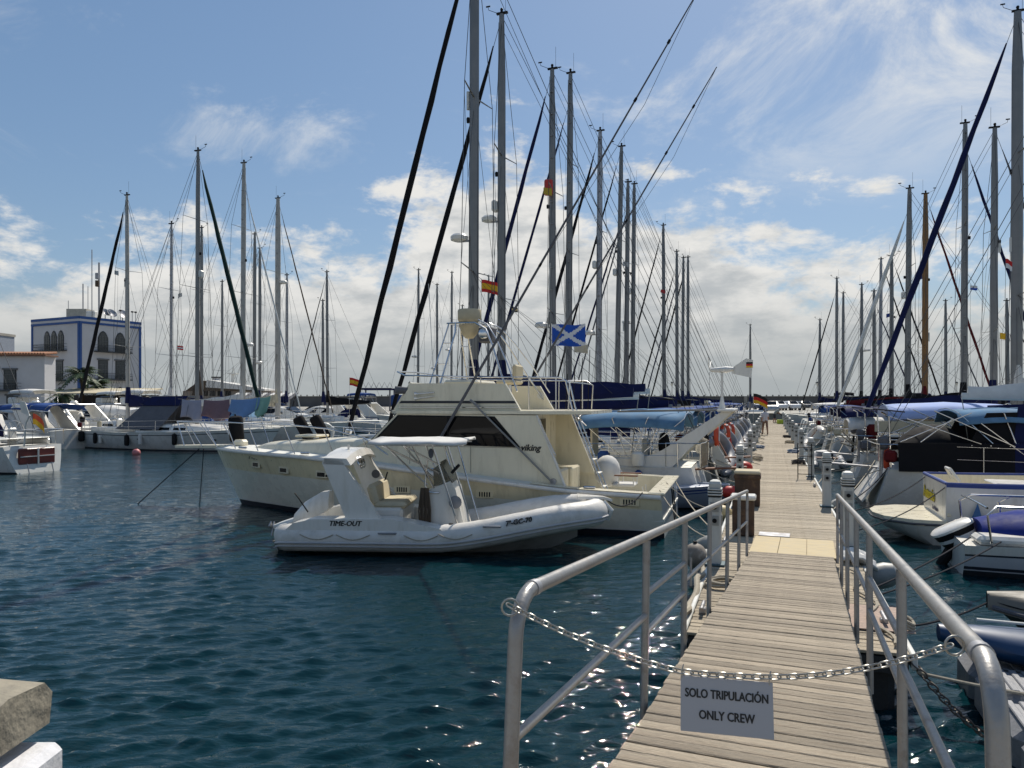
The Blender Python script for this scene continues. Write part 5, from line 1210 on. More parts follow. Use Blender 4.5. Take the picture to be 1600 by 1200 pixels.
# white stern arch with wind generator on the sailboat behind the yacht
def build_gantry(t):
    for yv, m_ in ((1.30, WHITE), (-1.15, HOUSE)):
        out = [(2.85, .92), (1.9, 1.05), (1.0, 1.45), (.2, 1.98), (-.55, 2.50), (-.80, 2.50), (-.10, 1.85), (.35, 1.45), (.75, 1.0), (1.2, .80), (2.85, .85)]
        MB().prism([(a, yv, b) for a, b in out], (0, -.13 if yv > 0 else .13, 0)).build('stern_arch_arm', m_, t, 25)
    MB().box((-.60, 0.07, 2.50), (.42, 2.7, .07), bev=.02).build('arch_platform', WHITE, t)
    MB().tube([(2.2, 1.2, 2.46), (-.6, 1.2, 2.52)], .03, 8).build('arch_boom', ALU, t)
    pole = Vector((-.45, 0.2, 2.5)); MB().tube([pole, pole+Vector((0, 0, 1.0))], .035, 8).build('generator_pole', WHITE, t)
    MB().tube([pole+Vector((0, 0, .0)), pole+Vector((0, 0, .35))], [.10, .035], 10).build('pole_foot', WHITE, t)
    c = pole+Vector((0, 0, 1.08)); MB().tube([c+Vector((.30, 0, 0)), c+Vector((-.10, 0, 0)), c+Vector((-.3, 0, .02))], [.05, .09, .05], 10).build('generator_body', WHITE, t)
    MB().prism([c+Vector((-.25, .012, -.10)), c+Vector((-.75, .012, -.22)), c+Vector((-.80, .012, .25)), c+Vector((-.62, .012, .30)), c+Vector((-.3, .012, .08))], (0, -.024, 0)).build('generator_tail', WHITE, t, 0)
    gf = [c+Vector((-.62, .016, .05)), c+Vector((-.80, .016, .05)), c+Vector((-.80, .016, .20)), c+Vector((-.62, .016, .20))]
    for k, mm in enumerate((FY, FR, FK)):
        MB().prism([(-.62+c.x, c.y+.0135, c.z+.05+.05*k), (-.79+c.x, c.y+.0135, c.z+.05+.05*k), (-.79+c.x, c.y+.0135, c.z+.098+.05*k), (-.62+c.x, c.y+.0135, c.z+.098+.05*k)], (0, .003, 0)).build('tail_stripe', mm, t, 0)
    for k in range(3):
        a = .6+k*2.094; d = Vector((0, math.cos(a), math.sin(a))); e = Vector((0.02, -math.sin(a), math.cos(a)))
        MB().prism([c+Vector((.32, 0, 0))+d*.06-e*.05, c+Vector((.32, 0, 0))+d*.6-e*.015, c+Vector((.32, 0, 0))+d*.6+e*.015, c+Vector((.32, 0, 0))+d*.06+e*.06], (.012, 0, 0)).build('generator_blade', WHITE, t, 0)
    m = MB(); 
    for q in range(6):
        c = Vector((.05, .15, 1.35)); m.tube([c+Vector((.03*q-.1, (.20+.015*q)*math.cos(a), (.34+.015*q)*math.sin(a))) for a in np.linspace(0, 6.28, 20)], .014, 6)
    m.build('hose_coil', ROPE, t)
    MB().box((2.9, .9, 1.55), (.06, .75, .9), bev=.02).build('dodger_cloth', BEIGEC, t)
    MB().ball((1.05, .55, 1.55), (.16, .22, .34), 12, 8).build('helm_seat_cover', BLKC, t)
    MB().box((.6, .2, 1.60), (.08, 1.0, .22), bev=.03).build('seat_back', REDT, t)
    for k in range(2): MB().lathe([(.17, 0), (.17, .3), (.10, .36)], 12, (2.5-.9*k, 1.52, 1.05)).build('gas_bottle', (BLUEC, OFFW)[k], t)
build_gantry(BOAT_A)

def ring_tube(L_, w, bow=.8, n=14):
    pts = [Vector((0, -w, 0)), Vector((L_-bow, -w, .02))]
    for k in range(1, n): a = math.pi*k/n; pts.append(Vector((L_-bow+bow*math.sin(a), -w*math.cos(a), .02+.10*math.sin(a))))
    return pts+[Vector((L_-bow, w, .02)), Vector((0, w, 0))]
def dinghy(label, p, rz, roll, m_=HYPG, L_=2.5, pitch=0.0, engine=False, floor=None, tr=.17):
    t = thing('inflatable_dinghy', label, 'dinghy', p, 0, 'dinghies at the boats\' sterns')
    t.rotation_euler = (Matrix.Rotation(rz, 3, 'Z') @ Matrix.Rotation(pitch, 3, 'Y') @ Matrix.Rotation(roll, 3, 'X')).to_euler()
    pts = ring_tube(L_, .52); n = len(pts); rs = [tr*.55]+[tr]*(n-2)+[tr*.55]
    pts = [Vector((-.28, -.52, 0))]+pts+[Vector((-.28, .52, 0))]; rs = [.06]+[tr]*n+[.06]
    MB().tube(pts, rs, 12).build('tube', m_, t, 60)
    fl = [Vector((x, s*min(.5, .52*math.sqrt(max(0, 1-max(0, (x-L_+.8)/.8)**2))), -.10-.10*(1 if s == 0 else 0))) for x in (0, L_-.8, L_-.3) for s in (-1, 0, 1)]
    MB().loft([fl[0:3], fl[3:6], fl[6:9]]).build('floor', floor or OFFW, t, 30)
    MB().box((.04, 0, .02), (.05, .92, .34), bev=.01).build('transom', OFFW, t)
    MB().box((L_*.45, 0, .14), (.22, 1.0, .035), bev=.01).build('thwart', TEAK, t)
    st = []
    for i, q in enumerate(pts[1:-1]):
        d = (pts[i+2]-pts[i]); nrm = Vector((d.y, -d.x, 0)).normalized(); st.append(q+nrm*tr)
    MB().tube(st, .022, 6).build('rub_strake', BLACK, t)
    if engine:
        MB().box((-.16, 0, .42), (.32, .26, .36), bev=.07).build('outboard_cowling', BLACK, t); MB().tube([(-.16, 0, .3), (-.18, 0, -.45)], .05, 8).build('outboard_leg', GALVW, t)
    if abs(roll) > .3:                                   # slung from a pair of davit arms at the boat's stern
        Mi = (Matrix.Translation(Vector(p)) @ t.rotation_euler.to_matrix().to_4x4()).inverted(); dv = Vector((math.cos(rz), math.sin(rz), 0)); sd = PN*(1 if lat_of(p) > 0 else -1)
        for u in (.45, 1.85):
            a = Vector(p)+dv*u; pts_ = [a+sd*1.3+Vector((0, 0, .15)), a+sd*.95+Vector((0, 0, .85)), a+sd*.1+Vector((0, 0, .95)), a+Vector((0, 0, .1))]
            MB().tube([Mi @ q for q in pts_[:3]], .03, 8).build('davit_arm', STEEL, t); MB().tube([Mi @ q for q in pts_[2:]], .012, 6).build('sling', ROPE, t)
    return t
def lat_of(p): return (Vector((p[0], p[1], 0))-P0).dot(PN)
def s_of(Y): return (Y-P0.y)/PD.y
rzp = rz_of(PD)
dn = [('grey inflatable hung on edge at the stern of the boat behind the arch', 23.2, 1.75, 1.00, -62, HYPG, 2.6), ('second grey inflatable hung on edge along the left row of sterns', 26.6, 1.70, 1.00, -58, HYPG, 2.6),
      ('third inflatable hung on edge along the left row, pale grey tubes', 30.4, 1.7, 1.0, -64, TUBEG, 2.5), ('fourth grey inflatable hung on edge along the left row', 34.6, 1.7, 1.0, -60, HYPG, 2.5),
      ('fifth inflatable hung on edge along the left row', 39.2, 1.7, 1.0, -60, HYPG, 2.5), ('sixth and farthest inflatable hung on edge along the left row', 44.0, 1.7, 1.0, -60, HYPG, 2.5)]
for lb, Y, lat, z, roll, mm, LL in dn: dinghy(lb, on_pier(s_of(Y)-1.2, lat, z), rzp, R(-roll), mm, LL, R(-4))
dinghy('grey inflatable lying at the second right-hand boat\'s bow by the pier', on_pier(s_of(29.5), -1.95, .22), rzp, 0, HYPG, 2.7, R(-3), True)
dinghy('pale inflatable hung at a boat on the right past the ladder', on_pier(s_of(35.5), -1.8, .9), rzp, R(-55), TUBEG, 2.5)
dinghy('black inflatable afloat behind the hung ones, outboard at its stern', on_pier(s_of(19.0), 2.2, .20), rz_of(PN)+R(190), 0, HYPG, 2.5, 0, True)

def tender():
    hd = Vector((.943, -.332, 0)); t = thing('rowing_tender', 'grey hard tender with blue rim stripes beside the yacht\'s stern', 'tender', (2.2, 19.75, 0), rz_of(hd))
    H = Hull(3.5, 1.5, ([0, .5, 1], [.50, .50, .62]), ws=.85, draft=.2, rake=.45, q0=.35, q1=.6, tmax=.4)
    GREYH = mat('pale_blue_grey', (0.40, 0.44, 0.52), .4, var=.06)
    H.build(t, [GREYH, BLUEL, BOOT, ANTIF], [lambda s: s, lambda s: s-.05, lambda s: s-.09, lambda s: s-.13, lambda s: s-.16, lambda s: .2, lambda s: .04, lambda s: -.2], [0, 1, 0, 1, 0, 0, 3, 3], n=20)
    H.deck(t, GREYH, .62, 1, n=8, name='fore_deck')
    rings = []
    for i in range(9): tt = .02+.6*i/8; rings.append([Vector((H.pt(tt, .3).x, s*(H.hb(tt)-.05)*k, z)) for s, k, z in ((1, 1, .48), (1, .8, .18), (-1, .8, .18), (-1, 1, .48))])
    MB().loft(rings, flip=True).build('inner_liner', GREYH, t, 30)
    for sd in (1, -1): MB().tube(H.rail_line(0, .99, 20, sd, -.01, .02), .022, 6).build('gunwale', GREYH, t)
    MB().box((1.3, 0, .36), (.25, 1.2, .04)).build('thwart', GREYH, t)
tender()
def lifebuoy(label, p, rz, m_=ORANGE, R_=.30, tilt=0):
    t = thing('lifebuoy', label, 'lifebuoy', p, rz); t.rotation_euler = (tilt, 0, rz)
    MB().tube([(R_*math.cos(a), 0, R_*math.sin(a)) for a in np.linspace(0, 2*math.pi, 25)[:-1]], .055, 10, closed=True, flat=1.3).build('ring', m_, t)
    for k in range(4):
        a0 = k*math.pi/2+.4; MB().tube([(R_*math.cos(a), 0, R_*math.sin(a)) for a in np.linspace(a0, a0+.22, 4)], .060, 10, flat=1.3).build('band', FW, t)
lifebuoy('orange lifebuoy on the stern rail behind the arch', to_world(LEFT[2], (-.10, 1.0, 1.55)), R(100)); lifebuoy('red lifebuoy low at the left row\'s sterns', to_world(LEFT[2], (-.12, .3, 1.2)), R(100), RED, .26)
lifebuoy('second orange lifebuoy farther along the left row', to_world(LEFT[3], (-.10, 1.0, 1.5)), R(100)); lifebuoy('grey-white lifebuoy on a bow rail left of the yacht\'s cabin', to_world(BOAT_A, (11.9, .45, 1.72)), R(20), OFFW, .28)
def horseshoe(label, p, m_=ORANGE):
    t = thing('rescue_horseshoe', label, 'lifebuoy', p, R(70)); MB().tube([(.18*math.cos(a), 0, .30*math.sin(a)) for a in np.linspace(-1.0, math.pi+1.0, 18)], .075, 10).build('float', m_, t, 60); MB().tube([(.0, -.07, -.1), (0, -.07, .35)], .03, 6).build('strap', FW, t)
horseshoe('orange-red rescue float on the white boat\'s quarter at the right', at(1384, 714, 19.2)); horseshoe('orange rescue float under the sky-blue bimini', to_world(LEFT[1], (-.1, 1.1, 1.6)))

# ------------------------------------------------------------------ small boats on the right of the gangway
def text_on(t, s, size, m_, origin, xd, yd, **k): return text('lettering', s, size, m_, t, frame(origin, xd, yd), **k)
def build_antonio():
    hd = -PN; t = thing('fishing_boat', 'white boat Antonio with blue rim and rounded swim platform', 'boat', (8.54, 14.9, 0), rz_of(hd))
    H = Hull(7.0, 2.4, ([0, .1, .5, 1], [1.17, 1.17, 1.22, 1.5]), ws=.95, draft=.4, rake=.8, q0=.14, q1=.5, tmax=.4)
    H.build(t, [WHITE, BLUEL, BOOT, ANTIF, HOUSE], [lambda s: s, lambda s: s-.05, lambda s: s-.09, lambda s: s*.5, lambda s: .14, lambda s: .02, lambda s: -.2, lambda s: -.4], [1, 0, 0, 0, 0, 2, 3, 3], n=26, tm=0)
    rings = []
    for i in range(9): tt = .008+.5*i/8; rings.append([Vector((H.pt(tt, .9).x, s*(H.hb(tt)-.09), z)) for s, z in ((1, H.sheer(tt)), (1, .55), (-1, .55), (-1, H.sheer(tt)))])
    MB().loft(rings, flip=True).build('cockpit_liner', HOUSE, t, 30)
    H.deck(t, DECK, .5, 1, n=10); MB().box((.06, 0, .86), (.10, 2.15, .62), bev=.02).build('transom_liner', HOUSE, t)
    for sd in (1, -1): MB().tube(H.rail_line(0, .99, 24, sd, .03, .01), .035, 8).build('rim', BLUEL, t)
    MB().tube([(.02, -1.1, 1.18), (.02, 1.1, 1.18)], .035, 8).build('rim', BLUEL, t)
    plat = [(.02, 1.12), (-.55, 1.08), (-1.0, .72), (-1.15, .25), (-1.15, -.25), (-1.0, -.72), (-.55, -1.08), (.02, -1.12)]
    MB().prism([(a, b, .38) for a, b in plat], (0, 0, .10)).build('swim_platform', HOUSE, t, 25)
    MB().loft([[Vector((a*k+.0, b*k2, z)) for a, b in plat] for k, k2, z in ((1, 1, .37), (.8, .96, .20), (.15, .9, -.1))]).build('platform_hull', WHITE, t, 50)
    MB().tube([(a*1.01, b*1.01, .40) for a, b in plat], .02, 6).build('platform_trim', GREYC, t)
    LT = mat('lettering_yellow', (.45, .38, .02), .5)
    text('lettering', 'Antonio', .34, LT, t, frame((-.016, .98, .72), (0, -1, 0), (0, 0, 1)), extrude=.004); text('lettering', 'Antonio', .35, MARKB, t, frame((-.006, 1.0, .708), (0, -1, 0), (0, 0, 1)), extrude=.002)
    text('lettering', 'Las Palmas', .12, MARKB, t, frame((-.012, .1, .56), (0, -1, 0), (0, 0, 1)))
    MB().prism([(.42, -1.175, .62), (.50, -1.175, .85), (.56, -1.175, .62), (.70, -1.175, .55), (.52, -1.175, .58), (.36, -1.175, .50)], (0, -.006, 0)).build('dolphin_emblem', mat('emblem_blue', (.02, .12, .3), .5), t, 0)
    MB().box((1.5, .3, 1.10), (.9, .9, .06), bev=.02).build('engine_hatch', WHITE, t); MB().box((2.7, 0, 1.5), (.8, 1.3, 1.1), bev=.06).build('console', WHITE, t)
    MB().tube([(.5, .9, 1.1), (.35, .7, 1.35), (.35, .3, 1.35), (.5, .2, 1.1)], .03, 8).build('seat_frame', WHITE, t)
    for k in (0, 1): MB().box((1.0+.5*k, -.95, 1.12), (.08, .05, .14), bev=.01).build('cleat', BLUEL, t)
    return t
ANT = build_antonio()
def build_cuddy():
    hd = -PN; t = thing('motor_dinghy', 'small white motorboat with tilted outboard and royal blue cover', 'motorboat', (7.35, 12.3, 0), rz_of(hd))
    H = Hull(4.6, 2.0, ([0, .5, 1], [.50, .55, .75]), ws=.92, draft=.25, rake=.6, q0=.2, q1=.5, tmax=.4)
    GG = mat('grey_white_gelcoat', (.52, .53, .56), .35, var=.05, coat=.2)
    H.build(t, [WHITE, GG, BOOT, ANTIF], [lambda s: s, lambda s: s-.14, lambda s: s-.17, lambda s: .16, lambda s: .11, lambda s: .09, lambda s: -.1, lambda s: -.25], [0, 2, 1, 2, 1, 3, 3, 3], n=22)
    H.deck(t, WHITE, 0, 1, n=14, camber=.04)
    MB().box((.62, -.66, .58), (.9, .45, .14), bev=.05).build('quarter_seat', WHITE, t); MB().box((.62, .66, .58), (.9, .45, .14), bev=.05).build('quarter_seat', WHITE, t)
    rings = []
    for i in range(9):
        x = .35+2.6*i/8; k = math.sin(math.pi*(i+.6)/9.2)**.35; rings.append([Vector((x, .78*k*math.cos(a), .58+.40*k*math.sin(a)*(1+.06*math.sin(i*2+3*a)))) for a in np.linspace(0, math.pi, 11)])
    MB().loft(rings, caps=(True, True)).build('boat_cover', mat('royal_blue_canvas', (.012, .025, .16), .75, var=.2, bump=.3, bscale=6), t, 60)
    for a, b in ((.35, .92), (.95, .92)):
        MB().tube([(a, -b, .55), (a-.05, -b*.98, .98), (a+.1, -b*.85, 1.10), (a+1.6, -b*.8, 1.12)], .018, 8).build('grab_rail', STEEL, t)
        MB().tube([(a, b, .55), (a-.05, b*.98, .98), (a+.1, b*.85, 1.10), (a+1.6, b*.8, 1.12)], .018, 8).build('grab_rail', STEEL, t)
    MB().tube([(.32, -.8, 1.08), (.28, 0, 1.12), (.32, .8, 1.08)], .018, 8).build('grab_rail', STEEL, t)
    # outboard, cowling tilted aft so that its pale top shows
    ob = MB(); Mt = Matrix.Translation((.02, .05, .60)) @ Matrix.Rotation(R(-28), 4, 'Y')
    def ring(z, sx, sy, ox=0): return [Mt @ Vector((ox+sx*math.copysign(abs(math.cos(a))**.7, math.cos(a)), sy*math.copysign(abs(math.sin(a))**.7, math.sin(a)), z)) for a in np.linspace(0, 2*math.pi, 17)[:-1]]
    ob.loft([ring(-.40, .16, .13, .05), ring(-.22, .26, .19), ring(.0, .33, .22)], closed=True, caps=(True, False)); ob.build('outboard_cowling', BLACK, t, 40)
    MB().loft([ring(.0, .345, .235), ring(.035, .345, .235), ring(.075, .29, .19), ring(.085, .05, .04)], closed=True, caps=(True, True)).build('cowling_top', WHITE, t, 40)
    MB().loft([ring(-.10, .305, .218), ring(-.16, .285, .206)], closed=True).build('cowling_band', FW, t, 40)
    MB().tube([(.06, .05, .35), (-.15, .05, .0), (-.2, .05, -.35)], [.10, .08, .06], 10).build('outboard_leg', BLACK, t); MB().tube([(.2, -.1, .52), (.36, -.1, .56)], .04, 8).build('engine_bracket', STEEL, t)
    return t
CUD = build_cuddy()
rope('black mooring line from the small motorboat to the pier, upper', [to_world(CUD, (.1, -.75, .60)), on_pier(2.6, -1.0, .52)], .012, ROPED, .04)
rope('black mooring line from the small motorboat to the pier, lower', [to_world(CUD, (.5, -.85, .58)), on_pier(2.3, -1.0, .50)], .012, ROPED, .06)
rope('mooring line from Antonio\'s near quarter to the pier', [to_world(ANT, (.0, -1.0, 1.10)), on_pier(6.2, -1.0, .56)], .011, ROPED, .12)
rope('mooring line from Antonio\'s far quarter to the pier', [to_world(ANT, (.0, .9, 1.12)), on_pier(8.4, -1.0, .56)], .011, ROPED, .15)
def build_dark_boat():
    hd = PN; o = Vector((5.0, 7.75, 0))-PN*3.6; t = thing('covered_dinghy', 'dark boat under a grey-brown cover, bow towards the pier at right', 'boat', (o.x, o.y, 0), rz_of(hd))
    H = Hull(3.6, 1.6, ([0, .5, 1], [.55, .52, .66]), ws=.85, draft=.2, rake=.9, q0=.3, q1=.7, tmax=.4)
    DK = mat('dark_hull_paint', (.02, .02, .022), .45)
    H.build(t, [DK, DK], [lambda s: s, lambda s: s*.6, lambda s: .1, lambda s: -.2], [0, 0, 0, 0], n=18)
    CV = mat('olive_grey_cover', (.16, .145, .115), .6, var=.2, bump=.3, bscale=5)
    rings = []
    for i in range(13):
        tt = i/12; s = H.sheer(tt); b = H.hb(tt)+.03; x = H.pt(tt, s).x; rings.append([Vector((x, b*u, s-.10+.34*(1-u*u)*(1-.75*tt**2)+(.10 if abs(u) < .99 else 0))) for u in np.linspace(-1, 1, 9)])
    MB().loft(rings).build('boat_cover', CV, t, 60); MB().tube(H.rail_line(0, .99, 18, 1, -.03, -.06), .025, 6).build('gunwale', GREYC, t); MB().tube(H.rail_line(0, .99, 18, -1, -.03, -.06), .025, 6).build('gunwale', GREYC, t)
    rope('dark bow line of the covered dark boat', [(5.0, 7.75, .62), on_pier(1.0, -1.0, .5)], .012, ROPED, .05)
build_dark_boat()
def build_dock():
    # modular grey floating dock beside the pier: each float block a part
    t = thing('floating_dock', 'grey plastic floating dock of ribbed blocks right of the gangway', 'floating dock', (4.95, 6.25, 0), rzp)
    DG = mat('dock_plastic', (.20, .205, .22), .55, var=.12, bump=.3, bscale=30); tops = MB(); 
    b = MB(); b.box((0, 0, .12), (.62, .66, .42), bev=.09); bme = b.mesh('float_block', DG)
    ridge = MB().box((0, 0, 0), (.50, .055, .022), bev=.008).mesh('tread', DG)
    for i in range(5):
        for j in range(3):
            if (i, j) in ((4, 0),): continue
            p = link('float_block', bme, t, (-1.5+.66*i, .55-.70*j, .0+random.uniform(-.02, .02)), (random.uniform(-.03, .03), random.uniform(-.03, .03), 0))
            for k in range(6): link('tread', ridge, p, (0, -.24+.095*k, .335))
    k = thing('kayak', 'blue plastic kayak lying across the grey floating dock', 'kayak', (5.22, 6.60, .47), rz_of(-PN)+R(4))
    rings = []
    for i in range(13):
        u = i/12; w = .36*math.sin(math.pi*(u*.96+.02))**.6; rings.append([Vector((-1.25+2.5*u, w*math.cos(a), .17*math.sin(a)*math.sin(math.pi*(u*.9+.05))**.4+.10*(2*u-1)**2)) for a in np.linspace(0, 2*math.pi, 13)[:-1]])
    MB().loft(rings, closed=True, caps=(True, True)).build('hull', BLUEP, k, 50); MB().ball((0, 0, .15), (.42, .22, .07), 14, 6).build('seat_well', BLACK, k); MB().box((.75, -.05, .165), (.16, .14, .012)).build('sticker', OFFW, k)
    MB().tube([(-.9, .1, .22), (.9, -.12, .22)], .014, 6).build('paddle_shaft', OFFW, k)
    m = thing('folded_tarpaulin', 'crumpled black tarpaulin heaped beyond the blue kayak', 'tarpaulin', (5.55, 7.15, .33), .3)
    g = MB(); rg = random.Random(4); rings = []
    for i in range(11):
        u = i/10; rings.append([Vector((-.6+1.2*u, -.5+v, .26*math.sin(math.pi*u)**.5*math.sin(math.pi*v)**.5*(1+.4*rg.uniform(-1, 1)))) for v in np.linspace(0, 1, 11)])
    g.loft(rings); g.build('sheet', mat('black_tarpaulin', (.012, .012, .014), .35, bump=.5, bscale=9), m, 60)
    ch = thing('mooring_chain', 'rusty chain hanging from the dock into the water', 'chain')
    lk = MB().tube([(.032*math.cos(a)+.014*(1 if math.cos(a) > 0 else -1), .026*math.sin(a), 0) for a in np.linspace(0, 2*math.pi, 13)[:-1]], .008, 6, closed=True).mesh('chain_link', mat('rusty_chain', (.12, .10, .085), .6, metal=.5, var=.3))
    a, b2 = on_pier(.0, -1.0, .45), Vector((3.95, 5.75, .0))
    for i in range(18):
        u = i/17; p = a.lerp(b2, u); p.z -= .1*4*u*(1-u); o = link('chain_link', lk, ch, p); o.rotation_mode = 'QUATERNION'; o.rotation_quaternion = (b2-a).to_track_quat('X', 'Z') @ Matrix.Rotation(R(90*(i % 2)), 3, 'X').to_quaternion()
    rope('yellowish rope from the pier to the floating dock', [on_pier(.0, -1.0, .40), (5.0, 5.6, .36)], .014, ROPE, .03)
build_dock()
def build_covered():
    # sailboat with black and navy enclosures, stern to the pier
    t, H = sailboat('white-sterned sailboat wrapped in black and navy canvas screens at the right', 12.0, 6.9, 15.0, (9.75, 19.9), -PN, 77, cover=WHTC, bimini=None, hood=None, boomz=2.75, boomm=OFFW, group=GRP)
    for sd in (-1, 1):
        o = sd*1.46
        MB().prism([(.42, o, .98), (.40, o, 1.70), (2.9, o, 1.72), (2.9, o, 1.02)], (0, .02*sd, 0)).build('side_screen', BLKC, t, 0)
        MB().prism([(2.9, o, 1.02), (2.9, o, 1.72), (4.9, o*.99, 1.74), (4.9, o*.99, 1.05)], (0, .02*sd, 0)).build('side_screen', NAVY, t, 0)
        MB().prism([(2.0, o*.9, 1.72), (2.35, o*.9, 2.45), (3.0, o*.9, 2.47), (2.9, o*.9, 1.72)], (0, .02*sd, 0)).build('tent_panel', BLKC, t, 0)
        MB().prism([(2.9, o*.9, 1.72), (3.0, o*.9, 2.62), (4.9, o*.9, 2.70), (4.9, o*.9, 1.74)], (0, .02*sd, 0)).build('tent_panel', NAVY, t, 0)
    rings = []
    for i in range(9):
        u = i/8; k = math.sin(math.pi*(u*.94+.03)); rings.append([Vector((.55+1.75*u, 1.0*math.cos(a), 1.35+.78*k**.55*math.sin(a))) for a in np.linspace(.05, math.pi-.05, 11)])
    MB().loft(rings).build('cockpit_cover', BLKC, t, 60)
    arch_canopy(t, 'bimini', 1.75, 4.6, 1.45, 2.46, .12, SKYC, 3, frame_to=1.2)
    for sd in (-1, 1):
        for a, b in (((.45, 1.72), (2.0, 2.45)), ((2.9, 1.65), (1.2, 2.50)), ((.9, 1.72), (1.6, 2.3)), ((2.2, 1.7), (.6, 2.3)), ((3.4, 1.2), (2.2, 2.2))): MB().tube([(a[0], sd*1.48, a[1]), (b[0], sd*1.46, b[1])], .014, 6).build('frame_pipe', STEEL, t)
    # sugar-scoop stern panel with folded ladder
    MB().prism([(-.35, -.95, .12), (-.35, .95, .12), (.28, .85, 1.0), (.28, -.85, 1.0)], (-.03, 0, .03)).build('stern_panel', WHITE, t, 20)
    for yv in (-.2, .12): MB().tube([(-.34, yv, .18), (.18, yv, .95)], .014, 6).build('ladder_rail', STEEL, t)
    for k in range(4): MB().tube([(-.30+.14*k, -.2, .26+.19*k), (-.30+.14*k, .12, .26+.19*k)], .012, 6).build('ladder_rung', STEEL, t)
    MB().tube([(.15, -.8, 1.0), (.15, -.8, 1.45)], .02, 6).build('post', OFFW, t); MB().ball((.15, -.8, 1.5), (.07, .07, .09), 10, 6).build('lamp', OFFW, t)
    for k in range(4): MB().box((2.0+.4*k, -1.485, 1.66), (.02, .008, .02)).build('stud', STEEL, t, 0)
    return t
COV = build_covered()
rope('mooring line crossing to the pier from the canvas-wrapped boat, upper', [to_world(COV, (.2, 1.2, 1.05)), on_pier(9.0, -1.0, .56)], .012, ROPE, .10); rope('dark mooring line to the pier from the canvas-wrapped boat', [to_world(COV, (.2, -1.2, 1.02)), on_pier(9.2, -1.0, .56)], .014, ROPED, .16)
def build_rx():
    Ys = 24.4
    t, H = sailboat('sailboat with pale lavender-blue awning and beige boom cover at the right', 12.0, 7.2, 15.5, (2.7+.352*Ys, Ys), -PN, 78, hull=HLN, cover=BEIGEC, hood=NAVY, boomz=2.05, boomm=OFFW, group=GRP)
    arch_canopy(t, 'awning', .9, 4.4, 1.35, 2.45, .24, PALEC, 2, frame_to=1.2, nx=12)
    arch_canopy(t, 'awning_cloth', -.2, 1.6, .9, 2.1, .12, WHTC, 1, frame_to=None)
    for sd in (-1, 1): MB().box((2.3, sd*1.38, 1.95), (3.6, .03, .34), bev=.01).build('awning_side', BEIGEC, t)
    MB().box((.1, .6, 1.8), (.20, .28, .34), bev=.06).build('outboard_cowling', GREYC, t); MB().tube([(.1, .6, 1.6), (.05, .6, 1.0)], .04, 8).build('outboard_leg', BLACK, t)
    MB().box((.5, -.9, 1.75), (.35, .3, .5), bev=.08).build('red_bag', REDC, t)
    m = MB(); rg = random.Random(9)
    for k in range(40): a = Vector((rg.uniform(-.1, 1.2), rg.uniform(-1.2, 1.2), rg.uniform(1.0, 1.5))); m.tube([a, a+Vector((rg.uniform(-.4, .4), rg.uniform(-.4, .4), rg.uniform(-.2, .5)))], rg.uniform(.01, .03), 5)
    m.build('deck_clutter', ROPE, t)
    return t
RX = build_rx()
text('lettering', 'HL-', .34, FW, HLB, frame(HHL.at_x(12.3, .98, 1, .02), HHL.at_x(11.2, .98, 1, .02)-HHL.at_x(12.3, .98, 1, .02), (0, .2, 1)))
rope('bow mooring line of the navy-striped boat, left', [to_world(HLB, (14.3, .3, 1.25)), on_pier(14.0, -1.0, .56)], .012, ROPE, .1); rope('bow mooring line of the navy-striped boat, right', [to_world(HLB, (14.3, -.3, 1.25)), on_pier(26.5, -1.0, .56)], .012, ROPE, .1)

